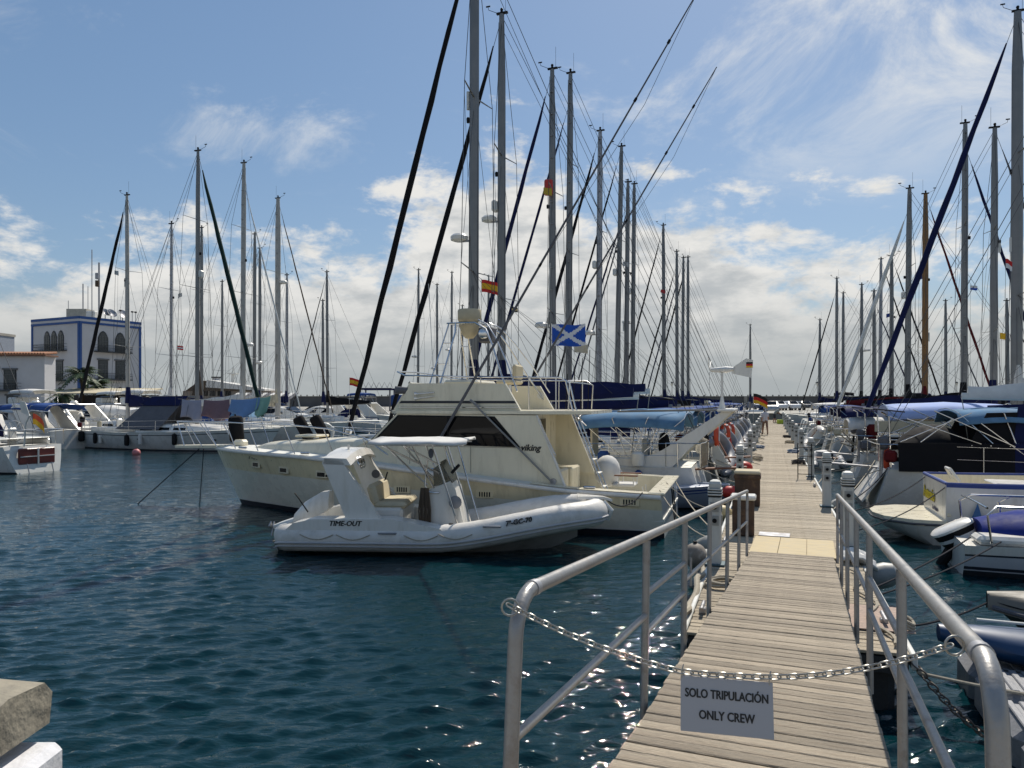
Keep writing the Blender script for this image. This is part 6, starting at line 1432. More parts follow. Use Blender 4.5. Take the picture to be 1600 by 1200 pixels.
# ------------------------------------------------------------------ laundry boat: tent, washing, name; boarding gear of the boat at the left margin
def build_laundry():
    t = LAUNDRY
    MB().prism([(3.0, -1.5, 1.15), (4.35, -.25, 2.92), (6.9, -.25, 2.95), (6.1, -1.5, 1.15)], (0, .02, .01)).build('cockpit_tent', GREYC, t, 0)
    MB().prism([(4.05, -.60, 2.46), (4.40, -.22, 2.97), (6.95, -.22, 3.0), (6.80, -.60, 2.46)], (0, -.03, .02)).build('tent_top', NAVY, t, 0)
    MB().prism([(3.0, 1.5, 1.15), (4.35, -.22, 2.95), (6.9, -.22, 2.98), (6.1, 1.5, 1.15)], (0, .02, .01)).build('cockpit_tent', GREYC, t, 0)
    MB().tube([(4.2, -.22, 2.97), (7.3, 0, 2.95)], .06, 8).build('boom', ALU, t)
    MB().prism([(7.0, 0, 3.05), (7.75, 0, 3.05), (7.52, 0, 4.6)], (0, .05, 0)).build('mast_cover', BROWNC, t, 0)
    for x in (5.0, 7.4, 9.6): MB().ball((x, -H_at(HLA, x)-.0, .62), (.16, .02, .06), 12, 6).build('hull_port', GLASS, t)
    a = HLA.at_x(11.9, .85, -1, .02); b = HLA.at_x(12.4, .85, -1, .02); text('lettering', 'Mayfind', .32, MARK, t, frame(HLA.at_x(10.6, .72, -1, .02), b-a, (0, -.2, 1)), shear=.3)
    line = [Vector((7.0, -1.0, 2.85)), Vector((12.6, -.3, 3.0))]
    rope('thin washing line along the laundry boat', [to_world(t, line[0]), to_world(t, line[1])], .008, ROPE, .12, 'washing_line')
    def cloth(label, x0, x1, h, m_, ph, slant=0.0):
        o = thing('laundry_cloth', label, 'laundry', to_world(t, ((x0+x1)/2, 0, 0)), t.rotation_euler.z, 'laundry on the washing line'); w = x1-x0; rings = []
        for i in range(15):
            u = i/14; x = -w/2+w*u; f = (x0+w*u-7.0)/5.6; top = line[0].lerp(line[1], f); zt = top.z-.12*4*f*(1-f)-.05*math.sin(math.pi*u)
            hh = h*(1-.25*abs(2*u-1)*slant*2 if slant else 1)*(1-.12*math.sin(u*5+ph)); rings.append([Vector((x+.12*v*math.sin(ph+v*2), top.y-.10*math.sin(u*9+ph+v)*v-.15*v, zt-hh*v)) for v in np.linspace(0, 1, 9)])
        c = MB().loft(rings).build('cloth', m_, o, 60); md = c.modifiers.new('solid', 'SOLIDIFY'); md.thickness = .008
    cloth('pale lilac sheet drying on the white sailboat', 7.25, 8.45, 1.05, mat('lilac_cloth', (.33, .32, .38), .9, var=.08), .3)
    cloth('mauve spotted sheet drying beside the lilac one', 8.60, 10.15, 1.0, mat('mauve_cloth', (.20, .12, .135), .9, var=.15, scale=9), 1.2)
    cloth('sky-blue sheet drying on the white sailboat', 10.25, 11.95, .95, mat('skyblue_cloth', (.16, .28, .50), .9, var=.08), 2.1, .5)
    cloth('mint green towel drying beside the sky-blue sheet', 11.8, 12.6, .95, mat('mint_cloth', (.24, .42, .33), .9, var=.08), 3.0)
def H_at(H, x): return H.at_x(x, .62, 1).y
build_laundry()
def hull_fender(label, boat, H, x, z, side, r=.13, l=.62, m_=None): big_fender(label, to_world(boat, H.at_x(x, z, side, r+.01)), r, l, (0, 0, 0), m_ or BLACK)
hull_fender('black fender amidships on the laundry boat', LAUNDRY, HLA, 4.2, .55, -1); hull_fender('black fender right of the middle on the laundry boat', LAUNDRY, HLA, 7.5, .65, -1); hull_fender('slim white fender near the laundry boat\'s stern', LAUNDRY, HLA, 2.0, .55, -1, .09, .5, WHITE)
hull_fender('black fender at the laundry boat\'s stern corner', LAUNDRY, HLA, .5, .7, -1, .16, .6)
t_ = thing('mooring_buoy', 'small pink-red buoy floating by the laundry boat', 'buoy', at(213, 708, 37.5)*1); t_.location.z = .05; MB().ball((0, 0, .05), .2, 14, 9).build('ball', mat('pink_buoy', (.55, .18, .18), .5), t_); MB().tube([(0, 0, .22), (0, 0, .3)], .03, 6).build('eye', BLACK, t_)
def stern_gear(t):
    MB().box((.05, 0, .62), (.08, 1.5, .62), bev=.03).build('boarding_platform', REDT, t); MB().box((-.03, 0, .62), (.05, .05, .6)).build('platform_rib', OFFW, t); MB().box((-.03, 0, .62), (.05, 1.4, .03)).build('platform_rib', OFFW, t)
    MB().box((1.45, .0, 1.28), (1.3, 2.3, .03), bev=.01).build('aft_seat', OFFW, t)
    for yv in (-.5, .5): MB().tube([(-.1, yv, .35), (-.25, yv, -.15)], .02, 6).build('ladder_leg', GALVW, t)
    MB().tube([(.2, .4, 1.0), (.1, .4, 1.9), (-.1, .4, 2.2)], .03, 8).build('windvane_post', OFFW, t); MB().prism([(-.1, .38, 2.15), (.35, .38, 2.3), (.45, .38, 2.75), (.15, .38, 2.7)], (0, .02, 0)).build('windvane_blade', OFFW, t, 0)
    MB().tube([(3.0, .0, 2.25), (.9, .9, 1.2)], .035, 8).build('stay_tube', OFFW, t)
    MB().prism([(1.7, 1.36, 1.05), (3.2, 1.42, 1.05), (3.2, 1.42, 1.55), (1.7, 1.36, 1.55)], (0, .03, 0)).build('solar_panel', mat('solar_cells', (.02, .015, .012), .25, var=.3), t, 0)
    MB().tube([(1.0, .8, 1.1), (.9, 1.35, -.1)], .025, 6).build('boat_hook', OFFW, t)
stern_gear(NEARL)

# ------------------------------------------------------------------ motor boats of the left basin
def motorboat(label, loc, hd, L=9.0, hull=HLN, side=None, bimini=None, tent=None, arch=True, fly=False, cabin=True, group='motor boats in the left basin', lod=1):
    t = thing('motorboat', label, 'motorboat', (loc[0], loc[1], 0), rz_of(hd), group)
    H = Hull(L, .30*L, ([0, .5, 1], [1.05, 1.15, 1.45]), ws=.9, draft=.4, rake=.13*L, q0=.2, q1=.6, tmax=.38, p=2.2)
    H.build(t, [hull, side or hull, BOOT, ANTIF, WHITE], [lambda s: s, lambda s: s-.08, lambda s: s-.14, lambda s: .42*s, lambda s: .14, lambda s: .03, lambda s: -.4], [4, 0, 1, 0, 2, 3, 3], n=20)
    H.deck(t, DECK, 0, 1, n=12)
    if cabin:
        rings = []; prof = ((.28, .02), (.34, 1.0), (.50, 1.15), (.60, .95), (.74, .40), (.88, .05))
        for u, h_ in prof:
            x = u*L; hw = .122*L*(1.0-.5*max(0, u-.55)/.33); zb = H.sheer(u)-.02; zt = zb+h_
            rings.append([Vector((x, s*hw*k, z)) for s, k, z in ((1, 1.12, zb), (1, 1.02, zb+.45*h_), (1, .85, zb+.93*h_), (1, .5, zt), (-1, .5, zt), (-1, .85, zb+.93*h_), (-1, 1.02, zb+.45*h_), (-1, 1.12, zb))])
        MB().loft(rings, caps=(True, True)).build('cabin', WHITE, t, 45)
        for sd in (-1, 1):
            y0 = .122*L; MB().prism([(.36*L, sd*(y0*1.0+.03), H.sheer(.4)+.52), (.60*L, sd*(y0*.97+.03), H.sheer(.4)+.50), (.53*L, sd*(y0*.87+.03), H.sheer(.4)+.95), (.38*L, sd*(y0*.86+.03), H.sheer(.4)+.90)], (0, -.03*sd, 0)).build('cabin_window', GLASS, t, 0)
        MB().prism([(.74*L, -.5, H.sheer(.7)+.42), (.74*L, .5, H.sheer(.7)+.42), (.61*L, .8, H.sheer(.7)+.92), (.61*L, -.8, H.sheer(.7)+.92)], (.02, 0, .03)).build('windscreen', GLASS, t, 0)
    if arch:
        for sd in (-1, 1): MB().prism([(.08*L, sd*.135*L, 1.05), (.22*L, sd*.135*L, 1.05), (.33*L, sd*.125*L, 2.35), (.30*L, sd*.12*L, 2.55), (.24*L, sd*.12*L, 2.5)], (0, -.1*sd, 0)).build('radar_arch_leg', WHITE, t, 25)
        MB().box((.285*L, 0, 2.5), (.10*L, .235*L, .10), bev=.03).build('radar_arch_top', WHITE, t); MB().lathe([(.2, 0), (.24, .1), (.15, .2)], 14, (.285*L, 0, 2.55)).build('radar_dome', WHITE, t)
    if bimini: arch_canopy(t, 'bimini', .02*L, .46*L, .13*L, 2.48, .14, bimini, 3, frame_to=1.2)
    if tent:
        rings = []
        for i in range(7):
            u = i/6; x = .02*L+.32*L*u; rings.append([Vector((x, .13*L*c_, z)) for c_, z in ((1, 1.05), (.97, 1.7+.25*u), (.8, 2.1+.22*u), (.3, 2.2+.24*u), (-.3, 2.2+.24*u), (-.8, 2.1+.22*u), (-.97, 1.7+.25*u), (-1, 1.05))])
        MB().loft(rings, caps=(True, False)).build('canvas_tent', tent, t, 50)
        for sd in (-1, 1):
            for k in range(3): x = .05*L+.10*L*k; MB().prism([(x, sd*.134*L, 1.35), (x+.075*L, sd*.134*L, 1.35), (x+.075*L, sd*.128*L, 1.80), (x, sd*.128*L, 1.75)], (0, -.02*sd, 0)).build('tent_window', CLEAR, t, 0)
    if fly:
        MB().box((.36*L, 0, 2.45), (.26*L, .21*L, .12), bev=.04).build('fly_deck', WHITE, t); MB().box((.44*L, 0, 2.75), (.08*L, .18*L, .5), bev=.1).build('fly_console', WHITE, t)
        for sd in (-1, 1): MB().tube([(.24*L, sd*.1*L, 2.5), (.24*L, sd*.1*L, 3.1), (.40*L, sd*.1*L, 3.1)], .02, 6).build('fly_rail', STEEL, t)
        for sd in (-1, 1): MB().tube([(.26*L, sd*.09*L, 2.5), (.30*L, sd*.08*L, 3.6)], .02, 6).build('bimini_bow', STEEL, t)
        arch_canopy(t, 'fly_top', .24*L, .46*L, .10*L, 3.55, .08, side or WHTC, 2)
    for sd in (-1, 1):
        MB().tube(H.rail_line(.5, .985, 10, sd, .06, .6), .014, 6).build('guard_rail', STEEL, t)
        for k in range(5): p = H.rail_line(.5+.11*k, .5+.11*k, 1, sd, .06)[0]; MB().tube([p, p+Vector((0, 0, .6))], .012, 5).build('stanchion', STEEL, t)
    return t, H
motorboat('white cruiser with navy bimini and swept arch behind the left-margin sailboat', (-25.2, 42.0), PN, 9.5, bimini=BLUEC)
motorboat('dark-hulled small cruiser under the swept arch at the left', (-25.0, 37.5), PN, 7.0, hull=NAVYP, arch=False)
motorboat('white cruiser with dark oval side window left of the canvas-tented boat', (-25.6, 46.6), PN, 10.0, arch=True)
motorboat('white motor cruiser with pale canvas tent over its cockpit', (-25.0, 50.5), PN, 10.5, tent=WHTC, arch=False)
motorboat('cream flybridge boat behind the cruisers at the left margin', (-33.0, 55.0), PN, 11.0, hull=CREAM, fly=True, arch=False)
motorboat('white flybridge boat below the blue-trimmed building', (-26.0, 57.0), PN, 10.0, fly=True, arch=False, side=WHTC)
motorboat('white flybridge boat right of the black-genoa mast', (-33.0, 66.0), PN, 10.0, fly=True, arch=False)
motorboat('covered motorboat with royal blue canvas left of centre', (-24.0, 66.0), -PN, 8.0, bimini=BLUEC, tent=BLUEC, arch=False)
motorboat('tall sport-fishing boat with blue canopy tower left of centre', (-13.0, 80.0), PN, 11.0, fly=True, side=BLUEC)
motorboat('white motorboat with low cabin right of the blue-canvas boat', (-13.5, 68.0), PN, 9.0)
motorboat('white flybridge boat far right behind the wooden mast', (43.0, 84.0), -PN, 9.0, fly=True, side=NAVY, arch=False, group='motor boats beyond the right row')
motorboat('second white flybridge boat at the far right', (50.0, 82.0), -PN, 9.0, fly=True, side=WHTC, arch=False, group='motor boats beyond the right row')
motorboat('white motorboat with black hard top near the right of the pier head', (31.2, 76.0), -PN, 8.0, fly=True, side=BLKC, arch=False, group='motor boats beyond the right row')
motorboat('white motor cruiser in the gap of the left row past the lone mast', (-1.8+.352*51.6, 51.6), PN, 9.0, bimini=BLUEC, group='motor boats in the left row')
motorboat('small white motor cruiser in the right row before the pier end', (2.7+.352*52, 52.0), -PN, 8.5, bimini=WHTC, group='motor boats in the right row')
for sx, lb in ((855, 'small red box high on a mast left of centre'), (0, None)):
    if lb: tag(MB().box((0, 0, 0), (.34, .3, .62), bev=.05).build('radar_reflector', RED, None, 35, at(857, 293, 30.0)), lb, 'reflector')
# ------------------------------------------------------------------ far shore: quay, breakwater, buildings, cars, lamps, palms, people
FARQ = mat('far_quay_concrete', (0.30, 0.285, 0.25), .9, var=.2, scale=.3, bump=.2)
WALLW = mat('white_render_wall', (0.50, 0.50, 0.51), .85, var=.06, scale=.6, bump=.1, stain=(.45, .43, .4), stain_amt=.35, stain_scale=.5)
BLUET = mat('blue_trim', (0.015, 0.07, 0.24), .6, var=.1)
IRON = mat('dark_iron', (0.02, 0.024, 0.026), .6)
DGLASS = mat('window_glass', (0.03, 0.04, 0.045), .08)
TILE = mat('roof_tile', (0.28, 0.13, 0.07), .85, var=.3, scale=4, bump=.6, bscale=12)
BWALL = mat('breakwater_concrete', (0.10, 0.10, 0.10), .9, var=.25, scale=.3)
struct(MB().box((60, 150, .1), (560, 122, 2.2)).build('far_quay', FARQ))
struct(MB().box((-75, 95, .1), (90, 40, 2.0)).build('left_quay', FARQ))
# the second floating pier of the left basin and its gangless deck
lp = struct(MB().box((0, 0, .42), (60, 1.8, .22), bev=.02).build('left_pier', PLANK, None, 35, (-32.0+3.0, 62.0, 0), (0, 0, rz_of(PD))))
def breakwater():
    t = thing('breakwater_wall', 'long dark breakwater wall with a row of small posts on the horizon', 'wall', (60, 190, 0))
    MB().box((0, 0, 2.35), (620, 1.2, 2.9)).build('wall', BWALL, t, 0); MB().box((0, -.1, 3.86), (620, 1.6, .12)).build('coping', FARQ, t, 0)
    m = MB()
    for i in range(380): m.box((-300+i*1.6, -.3, 4.08), (.3, .3, .36))
    o = m.build('coping_posts', FARQ, t, 0); o['kind'] = 'stuff'
    for x in range(-280, 300, 35): MB().box((x, -.8, 2.2), (.8, .6, 3.2)).build('buttress', FARQ, t, 0)
breakwater()
def lamp(label, p, h=5.0):
    t = thing('street_lamp', label, 'street lamp', p, 0, 'lamps along the breakwater'); MB().lathe([(.16, 0), (.14, .5), (.06, .7), (.05, h-.8), (.08, h-.75)], 10).build('post', IRON, t)
    MB().lathe([(.09, h-.75), (.26, h-.1), (.26, h-.08)], 6).build('lantern_glass', mat('lantern_glass', (.5, .48, .4), .2, alpha=.6), t); MB().lathe([(.31, h-.08), (.20, h+.10), (.05, h+.2), (.03, h+.38)], 6).build('lantern_roof', IRON, t)
for px, lb in ((1277, 'black lantern lamp on the breakwater right of the pier head'), (1495, 'black lantern lamp on the breakwater at far right'), (1050, 'black lantern lamp behind the left row of masts'), (640, 'black lantern lamp left of the cream yacht')):
    p = at(px, 640, 150.0); lamp(lb, (p.x, p.y, 1.2), 5.2)
def car(label, p, rz, m_):
    t = thing('parked_car', label, 'car', p, rz, 'cars parked on the far quay')
    def sec(y, k): return [Vector((x, y, z)) for x, z in ((-2.1, .35), (-2.15, .75), (-2.0, 1.0), (-1.2, 1.08), (-.75, 1.0+.48*k), (.55, 1.0+.50*k), (1.15, 1.02), (2.0, .88), (2.15, .6), (2.1, .35))]
    MB().loft([sec(-.84, .1), sec(-.80, .8), sec(-.62, 1), sec(.62, 1), sec(.80, .8), sec(.84, .1)], caps=(True, True)).build('body', m_, t, 40)
    for x, x2, z2 in ((1.14, .56, 1.46), (-1.2, -.76, 1.44)): MB().prism([(x, -.66, 1.06), (x, .66, 1.06), (x2, .56, z2), (x2, -.56, z2)], (.03 if x > 0 else -.03, 0, .03)).build('windscreen' if x > 0 else 'rear_window', GLASS, t, 0)
    for sd in (-1, 1): MB().prism([(-1.05, sd*.80, 1.06), (1.0, sd*.80, 1.06), (.5, sd*.70, 1.40), (-.7, sd*.70, 1.40)], (0, sd*.02, 0)).build('side_window', GLASS, t, 0)
    for x in (-1.3, 1.35):
        for sd in (-1, 1):
            w = MB().lathe([(.31, -.10), (.31, .10)], 16, (x, sd*.76, .31), Matrix.Rotation(R(90), 4, 'X')).build('wheel', BLACK, t); MB().lathe([(.19, -.115), (.19, .115)], 12, (x, sd*.76, .31), Matrix.Rotation(R(90), 4, 'X')).build('rim', ALU, w)
    for sd in (-1, 1): MB().box((2.10, sd*.58, .72), (.1, .34, .14), bev=.03).build('headlight', CLEAR, t); MB().box((-2.1, sd*.62, .8), (.1, .28, .16), bev=.03).build('tail_light', RED, t)
    MB().box((2.14, 0, .5), (.06, .5, .11)).build('number_plate', OFFW, t)
CARW = mat('car_white', (.6, .6, .6), .25, coat=.5); CARS = mat('car_silver', (.35, .36, .37), .3, metal=.4, coat=.5); CARB = mat('car_black', (.02, .02, .022), .25, coat=.5); CARR = mat('car_blue', (.03, .06, .14), .25, coat=.5)
q = on_pier(PL+5, 0.2, 1.2); car('silver car parked facing us at the head of the pier', q, R(-108), CARS)
for i, (px, Y, m_, lb) in enumerate(((1198, 118, CARW, 'leftmost of three white cars on the far quay behind the pier head'), (1216, 118, CARW, 'middle of three white cars on the far quay behind the pier head'), (1236, 118, CARW, 'rightmost of three white cars on the far quay behind the pier head'),
        (1256, 120, CARB, 'black car right of the three white cars on the far quay'), (1180, 120, CARR, 'dark blue car left of the three white cars on the far quay'))):
    p = at(px, 640, Y); car(lb, (p.x, Y, 1.2), R(-95+4*i), m_)

def arch_pts(w, h, n=9):           # pointed-arch window outline, base centre at origin
    pts = [(-w/2, 0), (w/2, 0), (w/2, h-w*.62)]
    for k in range(1, n): u = k/n; pts.append((w/2*(1-u)**.75*1.0, h-w*.62+w*.62*math.sin(u*math.pi/2)))
    pts.append((0, h+w*.04))
    for k in range(n-1, 0, -1): u = k/n; pts.append((-w/2*(1-u)**.75, h-w*.62+w*.62*math.sin(u*math.pi/2)))
    pts.append((-w/2, h-w*.62)); return pts
def facade_frame(o, xd): x = Vector(xd).normalized(); n = Vector((x.y, -x.x, 0)); return lambda u, v, d=0.0: Vector(o)+x*u+n*d+Vector((0, 0, v))
def window(t, P, u, z, w, h, arched, frame_m=IRON):
    out = arch_pts(w, h) if arched else [(-w/2, 0), (w/2, 0), (w/2, h), (-w/2, h)]
    inn = arch_pts(w*.82, h*.93) if arched else [(-w*.42, .06), (w*.42, .06), (w*.42, h-.08), (-w*.42, h-.08)]
    n = P(0, 0, 1)-P(0, 0, 0)
    f = MB().prism([P(u+a, z+b, .0) for a, b in out], n*.08).build('window', frame_m, t, 0)
    MB().prism([P(u+a, z+b+.02, .075) for a, b in inn], n*.02).build('pane', DGLASS, f, 0)
    m = MB(); xdir = (P(1, 0)-P(0, 0))
    for k in (-.16, .16): m.prism([P(u+k*w-.025, z, .1), P(u+k*w+.025, z, .1), P(u+k*w+.025, z+h*.80, .1), P(u+k*w-.025, z+h*.80, .1)], n*.03)
    for k in (.25, .5, .75): m.prism([P(u-w*.42, z+h*k-.025, .1), P(u+w*.42, z+h*k-.025, .1), P(u+w*.42, z+h*k+.025, .1), P(u-w*.42, z+h*k+.025, .1)], n*.03)
    m.build('glazing_bars', mat('bar_grey', (.10, .11, .11), .6), f, 0)
    if not arched: MB().prism([P(u-w*.62, z+h, .0), P(u+w*.62, z+h, .0), P(u+w*.62, z+h+.22, .0), P(u-w*.62, z+h+.22, .0)], n*.16).build('lintel', mat('stone_lintel', (.12, .12, .12), .8), f, 0)
def balcony(t, P, u, z, w):
    n = P(0, 0, 1)-P(0, 0, 0); b = MB().prism([P(u-w/2, z-.14), P(u+w/2, z-.14), P(u+w/2, z), P(u-w/2, z)], n*.9).build('balcony', IRON, t, 0); m = MB()
    for e in (0.0, .5, 1.0): pass
    c = [P(u-w/2, z, .05), P(u-w/2, z, .86), P(u+w/2, z, .86), P(u+w/2, z, .05)]
    for zz in (.1, .55, .95): m.tube([p+Vector((0, 0, zz)) for p in c], .025, 5)
    k = int(w/.16)
    for i in range(k+1): p = P(u-w/2+w*i/k, z, .86); m.tube([p, p+Vector((0, 0, .95))], .014, 4)
    m.build('railing', IRON, b, 0)
def white_building():
    D = 112.0; c = at(124, 626, D); cx, cy = c.x, D
    dl = Vector((-.894, .447, 0)); dr = Vector((.447, .894, 0)); wl, wr = 12.0, 10.4; zt = 15.6
    t = thing('white_building', 'white four-storey building with blue corner trim and arched windows', 'building', (cx, cy, 0))
    o = Vector((0, 0, 0)); a = o+dl*wl; b = o+dr*wr; d = a+dr*wr
    MB().prism([o+Vector((0, 0, .8)), b+Vector((0, 0, .8)), d+Vector((0, 0, .8)), a+Vector((0, 0, .8))], (0, 0, zt-.8)).build('wall', WALLW, t, 0)
    PLf = facade_frame(a, -dl); PRf = facade_frame(o, dr)
    for P, w in ((PLf, wl), (PRf, wr)):
        n = P(0, 0, 1)-P(0, 0, 0)
        for z0, z1, mm in ((zt-.35, zt+.05, BLUET), (zt-1.05, zt-.72, BLUET), (zt-.72, zt-.35, WALLW)): MB().prism([P(-.05, z0), P(w+.05, z0), P(w+.05, z1), P(-.05, z1)], n*(.14 if mm is BLUET else .10)).build('cornice_band', mm, t, 0)
        for u0, u1 in ((-.04, .34), (w-.34, w+.04)): MB().prism([P(u0, .8), P(u1, .8), P(u1, zt-1.05), P(u0, zt-1.05)], n*.11).build('corner_trim', BLUET, t, 0)
    for u in (4.0, 5.75, 7.5): window(t, PLf, u, 10.6, 1.45, 3.0, True)
    balcony(t, PLf, 5.3, 10.55, 7.4)
    for u in (4.2, 7.2): window(t, PLf, u, 6.0, 1.7, 2.9, False); 
    balcony(t, PLf, 5.6, 5.9, 6.4)
    for u in (4.2, 7.2): window(t, PLf, u, 2.0, 1.6, 2.8, True)
    for u in (3.8, 6.7): window(t, PRf, u, 10.5, 1.7, 3.1, True); window(t, PRf, u, 6.2, 1.6, 2.9, False); window(t, PRf, u, 2.0, 1.6, 2.9, True)
    balcony(t, PRf, 5.3, 10.45, 6.0); balcony(t, PRf, 5.3, 6.1, 6.0)
    # roof things
    MB().box(a*.55+dr*4.5+Vector((0, 0, zt+.9)), (3.2, 2.4, 1.9)).build('roof_hut', mat('buff_block', (.38, .36, .30), .9, var=.15), t, 0); MB().box(a*.25+dr*4.0+Vector((0, 0, zt+.7)), (1.4, 1.0, 1.3), bev=.1).build('water_tank', OFFW, t)
    def mastp(p, h, r=.05): MB().tube([p+Vector((0, 0, zt)), p+Vector((0, 0, zt+h))], r, 6).build('antenna_mast', GALVW, t)
    p1 = a*.5+dr*4.5; mastp(p1, 6.0, .09); mastp(p1+Vector((.8, 0, 0)), 5.6); mastp(a*.75+dr*4, 3.4); mastp(dr*3.6+a*.2, 11.0, .07); mastp(dr*5.6+a*.3, 9.4, .14)
    for z in (6.0, 7.2): MB().box(dr*5.6+a*.3+Vector((-.2, -.1, zt+z)), (.55, .5, 1.0), bev=.05).build('antenna_box', BROWNC if z < 7 else GALVW, t)
    for u, s in ((5.0, .75), (6.0, .8), (8.0, .95)): 
        MB().lathe([(.05, .0), (s*.6, .10), (s, .32), (s*.99, .34), (s*.58, .13), (.04, .03)], 16, dr*u+a*.1+Vector((0, 0, zt+1.0)), Matrix.Rotation(R(50), 4, 'Y') @ Matrix.Rotation(R(20), 4, 'X')).build('satellite_dish', GALVW if u < 9 else BEIGEC, t); MB().tube([dr*u+a*.1+Vector((0, 0, zt)), dr*u+a*.1+Vector((0, 0, zt+1.0))], .06, 6).build('dish_post', IRON, t)
    for u in (7.2, 9.3, 9.9): mastp(dr*u+a*.05, 1.8, .05); MB().ball(dr*u+a*.05+Vector((0, 0, zt+1.7)), (.25, .25, .15), 8, 5).build('roof_lamp', IRON, t)
white_building()
def low_building():
    D = 97.0; c = at(70, 626, D)
    t = thing('low_white_building', 'low white building with clay tile roof at the left margin', 'building', (c.x, D, 0)); P = facade_frame(Vector((-22, -1.0, 0)), (1, .045, 0)); zt = 8.6
    MB().prism([P(0, .8), P(22, .8), P(22, .8, -2.5), P(0, .8, -2.5)], (0, 0, zt-.8)).build('wall', WALLW, t, 0)
    MB().prism([P(-.4, zt, .5), P(22.4, zt, .5), P(22.4, zt, -2.5), P(-.4, zt, -2.5)], (0, 0, .2)).build('eaves', mat('eaves_brown', (.16, .08, .05), .8), t, 0)
    m = MB()
    for i in range(62): m.tube([P(-.4+i*.37, zt+.28, .55), P(-.4+i*.37, zt+.6, -2.4)], .17, 6)
    r_ = m.build('roof_tiles', TILE, t); r_['kind'] = 'stuff'
    for u in (2, 6, 10.5, 14, 17.6): window(t, P, u, 4.2, 1.6, 2.6, False); window(t, P, u+.3, 1.2, 1.5, 2.2, False)
    balcony(t, P, 15.8, 4.1, 6.5); balcony(t, P, 6, 4.1, 7)
    g = thing('grey_building', 'distant grey slab building at the extreme left', 'building', at(-14, 626, 150).to_2d().to_3d()); MB().box((0, 0, 7), (5.5, 6, 18.0)).build('wall', mat('grey_wall', (.22, .25, .30), .8), g, 0); MB().box((0, 0, 16.2), (5.8, 6.3, .5)).build('parapet', FARQ, g, 0)
low_building()
LEAF = mat('palm_leaf', (.035, .065, .018), .6, var=.4)
def palm(label, p, h, n=26, seed=1):
    rg = random.Random(seed); t = thing('palm_tree', label, 'palm tree', p, 0, 'palms on the left quay')
    MB().tube([(0, 0, 0), (.08, 0, h*.5), (.02, .05, h)], [.28, .20, .24], 10).build('trunk', BROWNC, t)
    m = MB()
    for k in range(n):
        a = rg.uniform(0, 6.28); e = rg.uniform(-.5, 1.3); L_ = rg.uniform(1.9, 2.8); d = Vector((math.cos(a), math.sin(a), 0)); s = Vector((-d.y, d.x, 0)); prev = None
        for i in range(12):
            u = i/11; c = Vector((0, 0, h))+d*L_*u*math.cos(e*.6)+Vector((0, 0, L_*(math.sin(e)*u-.62*u*u)))
            if prev is not None and i > 1:
                for sg in (-1, 1):
                    w = .55*math.sin(math.pi*min(1, u*.9+.1))+.05; tip = c+s*sg*w+d*.22-Vector((0, 0, .25*w+.05)); m.add([prev, c, tip], [(0, 1, 2)])
            prev = c
    m.build('crown', LEAF, t, 0)
p = at(128, 626, 86); palm('palm tree in front of the white building\'s corner', (p.x, 86, .9), 5.0, 46, 3); p = at(150, 626, 88); palm('smaller palm tree right of the corner palm', (p.x, 88, .9), 3.6, 34, 5)
p = at(98, 626, 90); palm('bushy low palm left of the corner palm', (p.x, 90, .9), 2.6, 30, 8)
def bush(label, p, rx, rz_, seed=1, n=900):
    rg = random.Random(seed); t = thing('shrub', label, 'shrub', p, 0); MB().tube([(0, 0, 0), (0, 0, rz_)], .12, 6).build('stem', BROWNC, t); m = MB()
    for k in range(n):
        a = rg.uniform(0, 6.28); v = rg.uniform(-1, 1); r = rg.uniform(.55, 1.0)**.5; c = Vector((rx*r*math.cos(a)*math.sqrt(1-v*v), rx*.6*r*math.sin(a)*math.sqrt(1-v*v), rz_+rz_*r*v)); u = Vector((rg.gauss(0, 1), rg.gauss(0, 1), rg.gauss(0, 1))).normalized()*.22; w = Vector((rg.gauss(0, 1), rg.gauss(0, 1), rg.gauss(0, 1))).normalized()*.16
        m.add([c-u, c+w, c+u, c-w], [(0, 1, 2, 3)])
    m.build('foliage', LEAF, t, 0)
p = at(112, 626, 92); bush('dark green shrub at the foot of the white building', (p.x, 92, .9), 2.2, 1.3, 2)
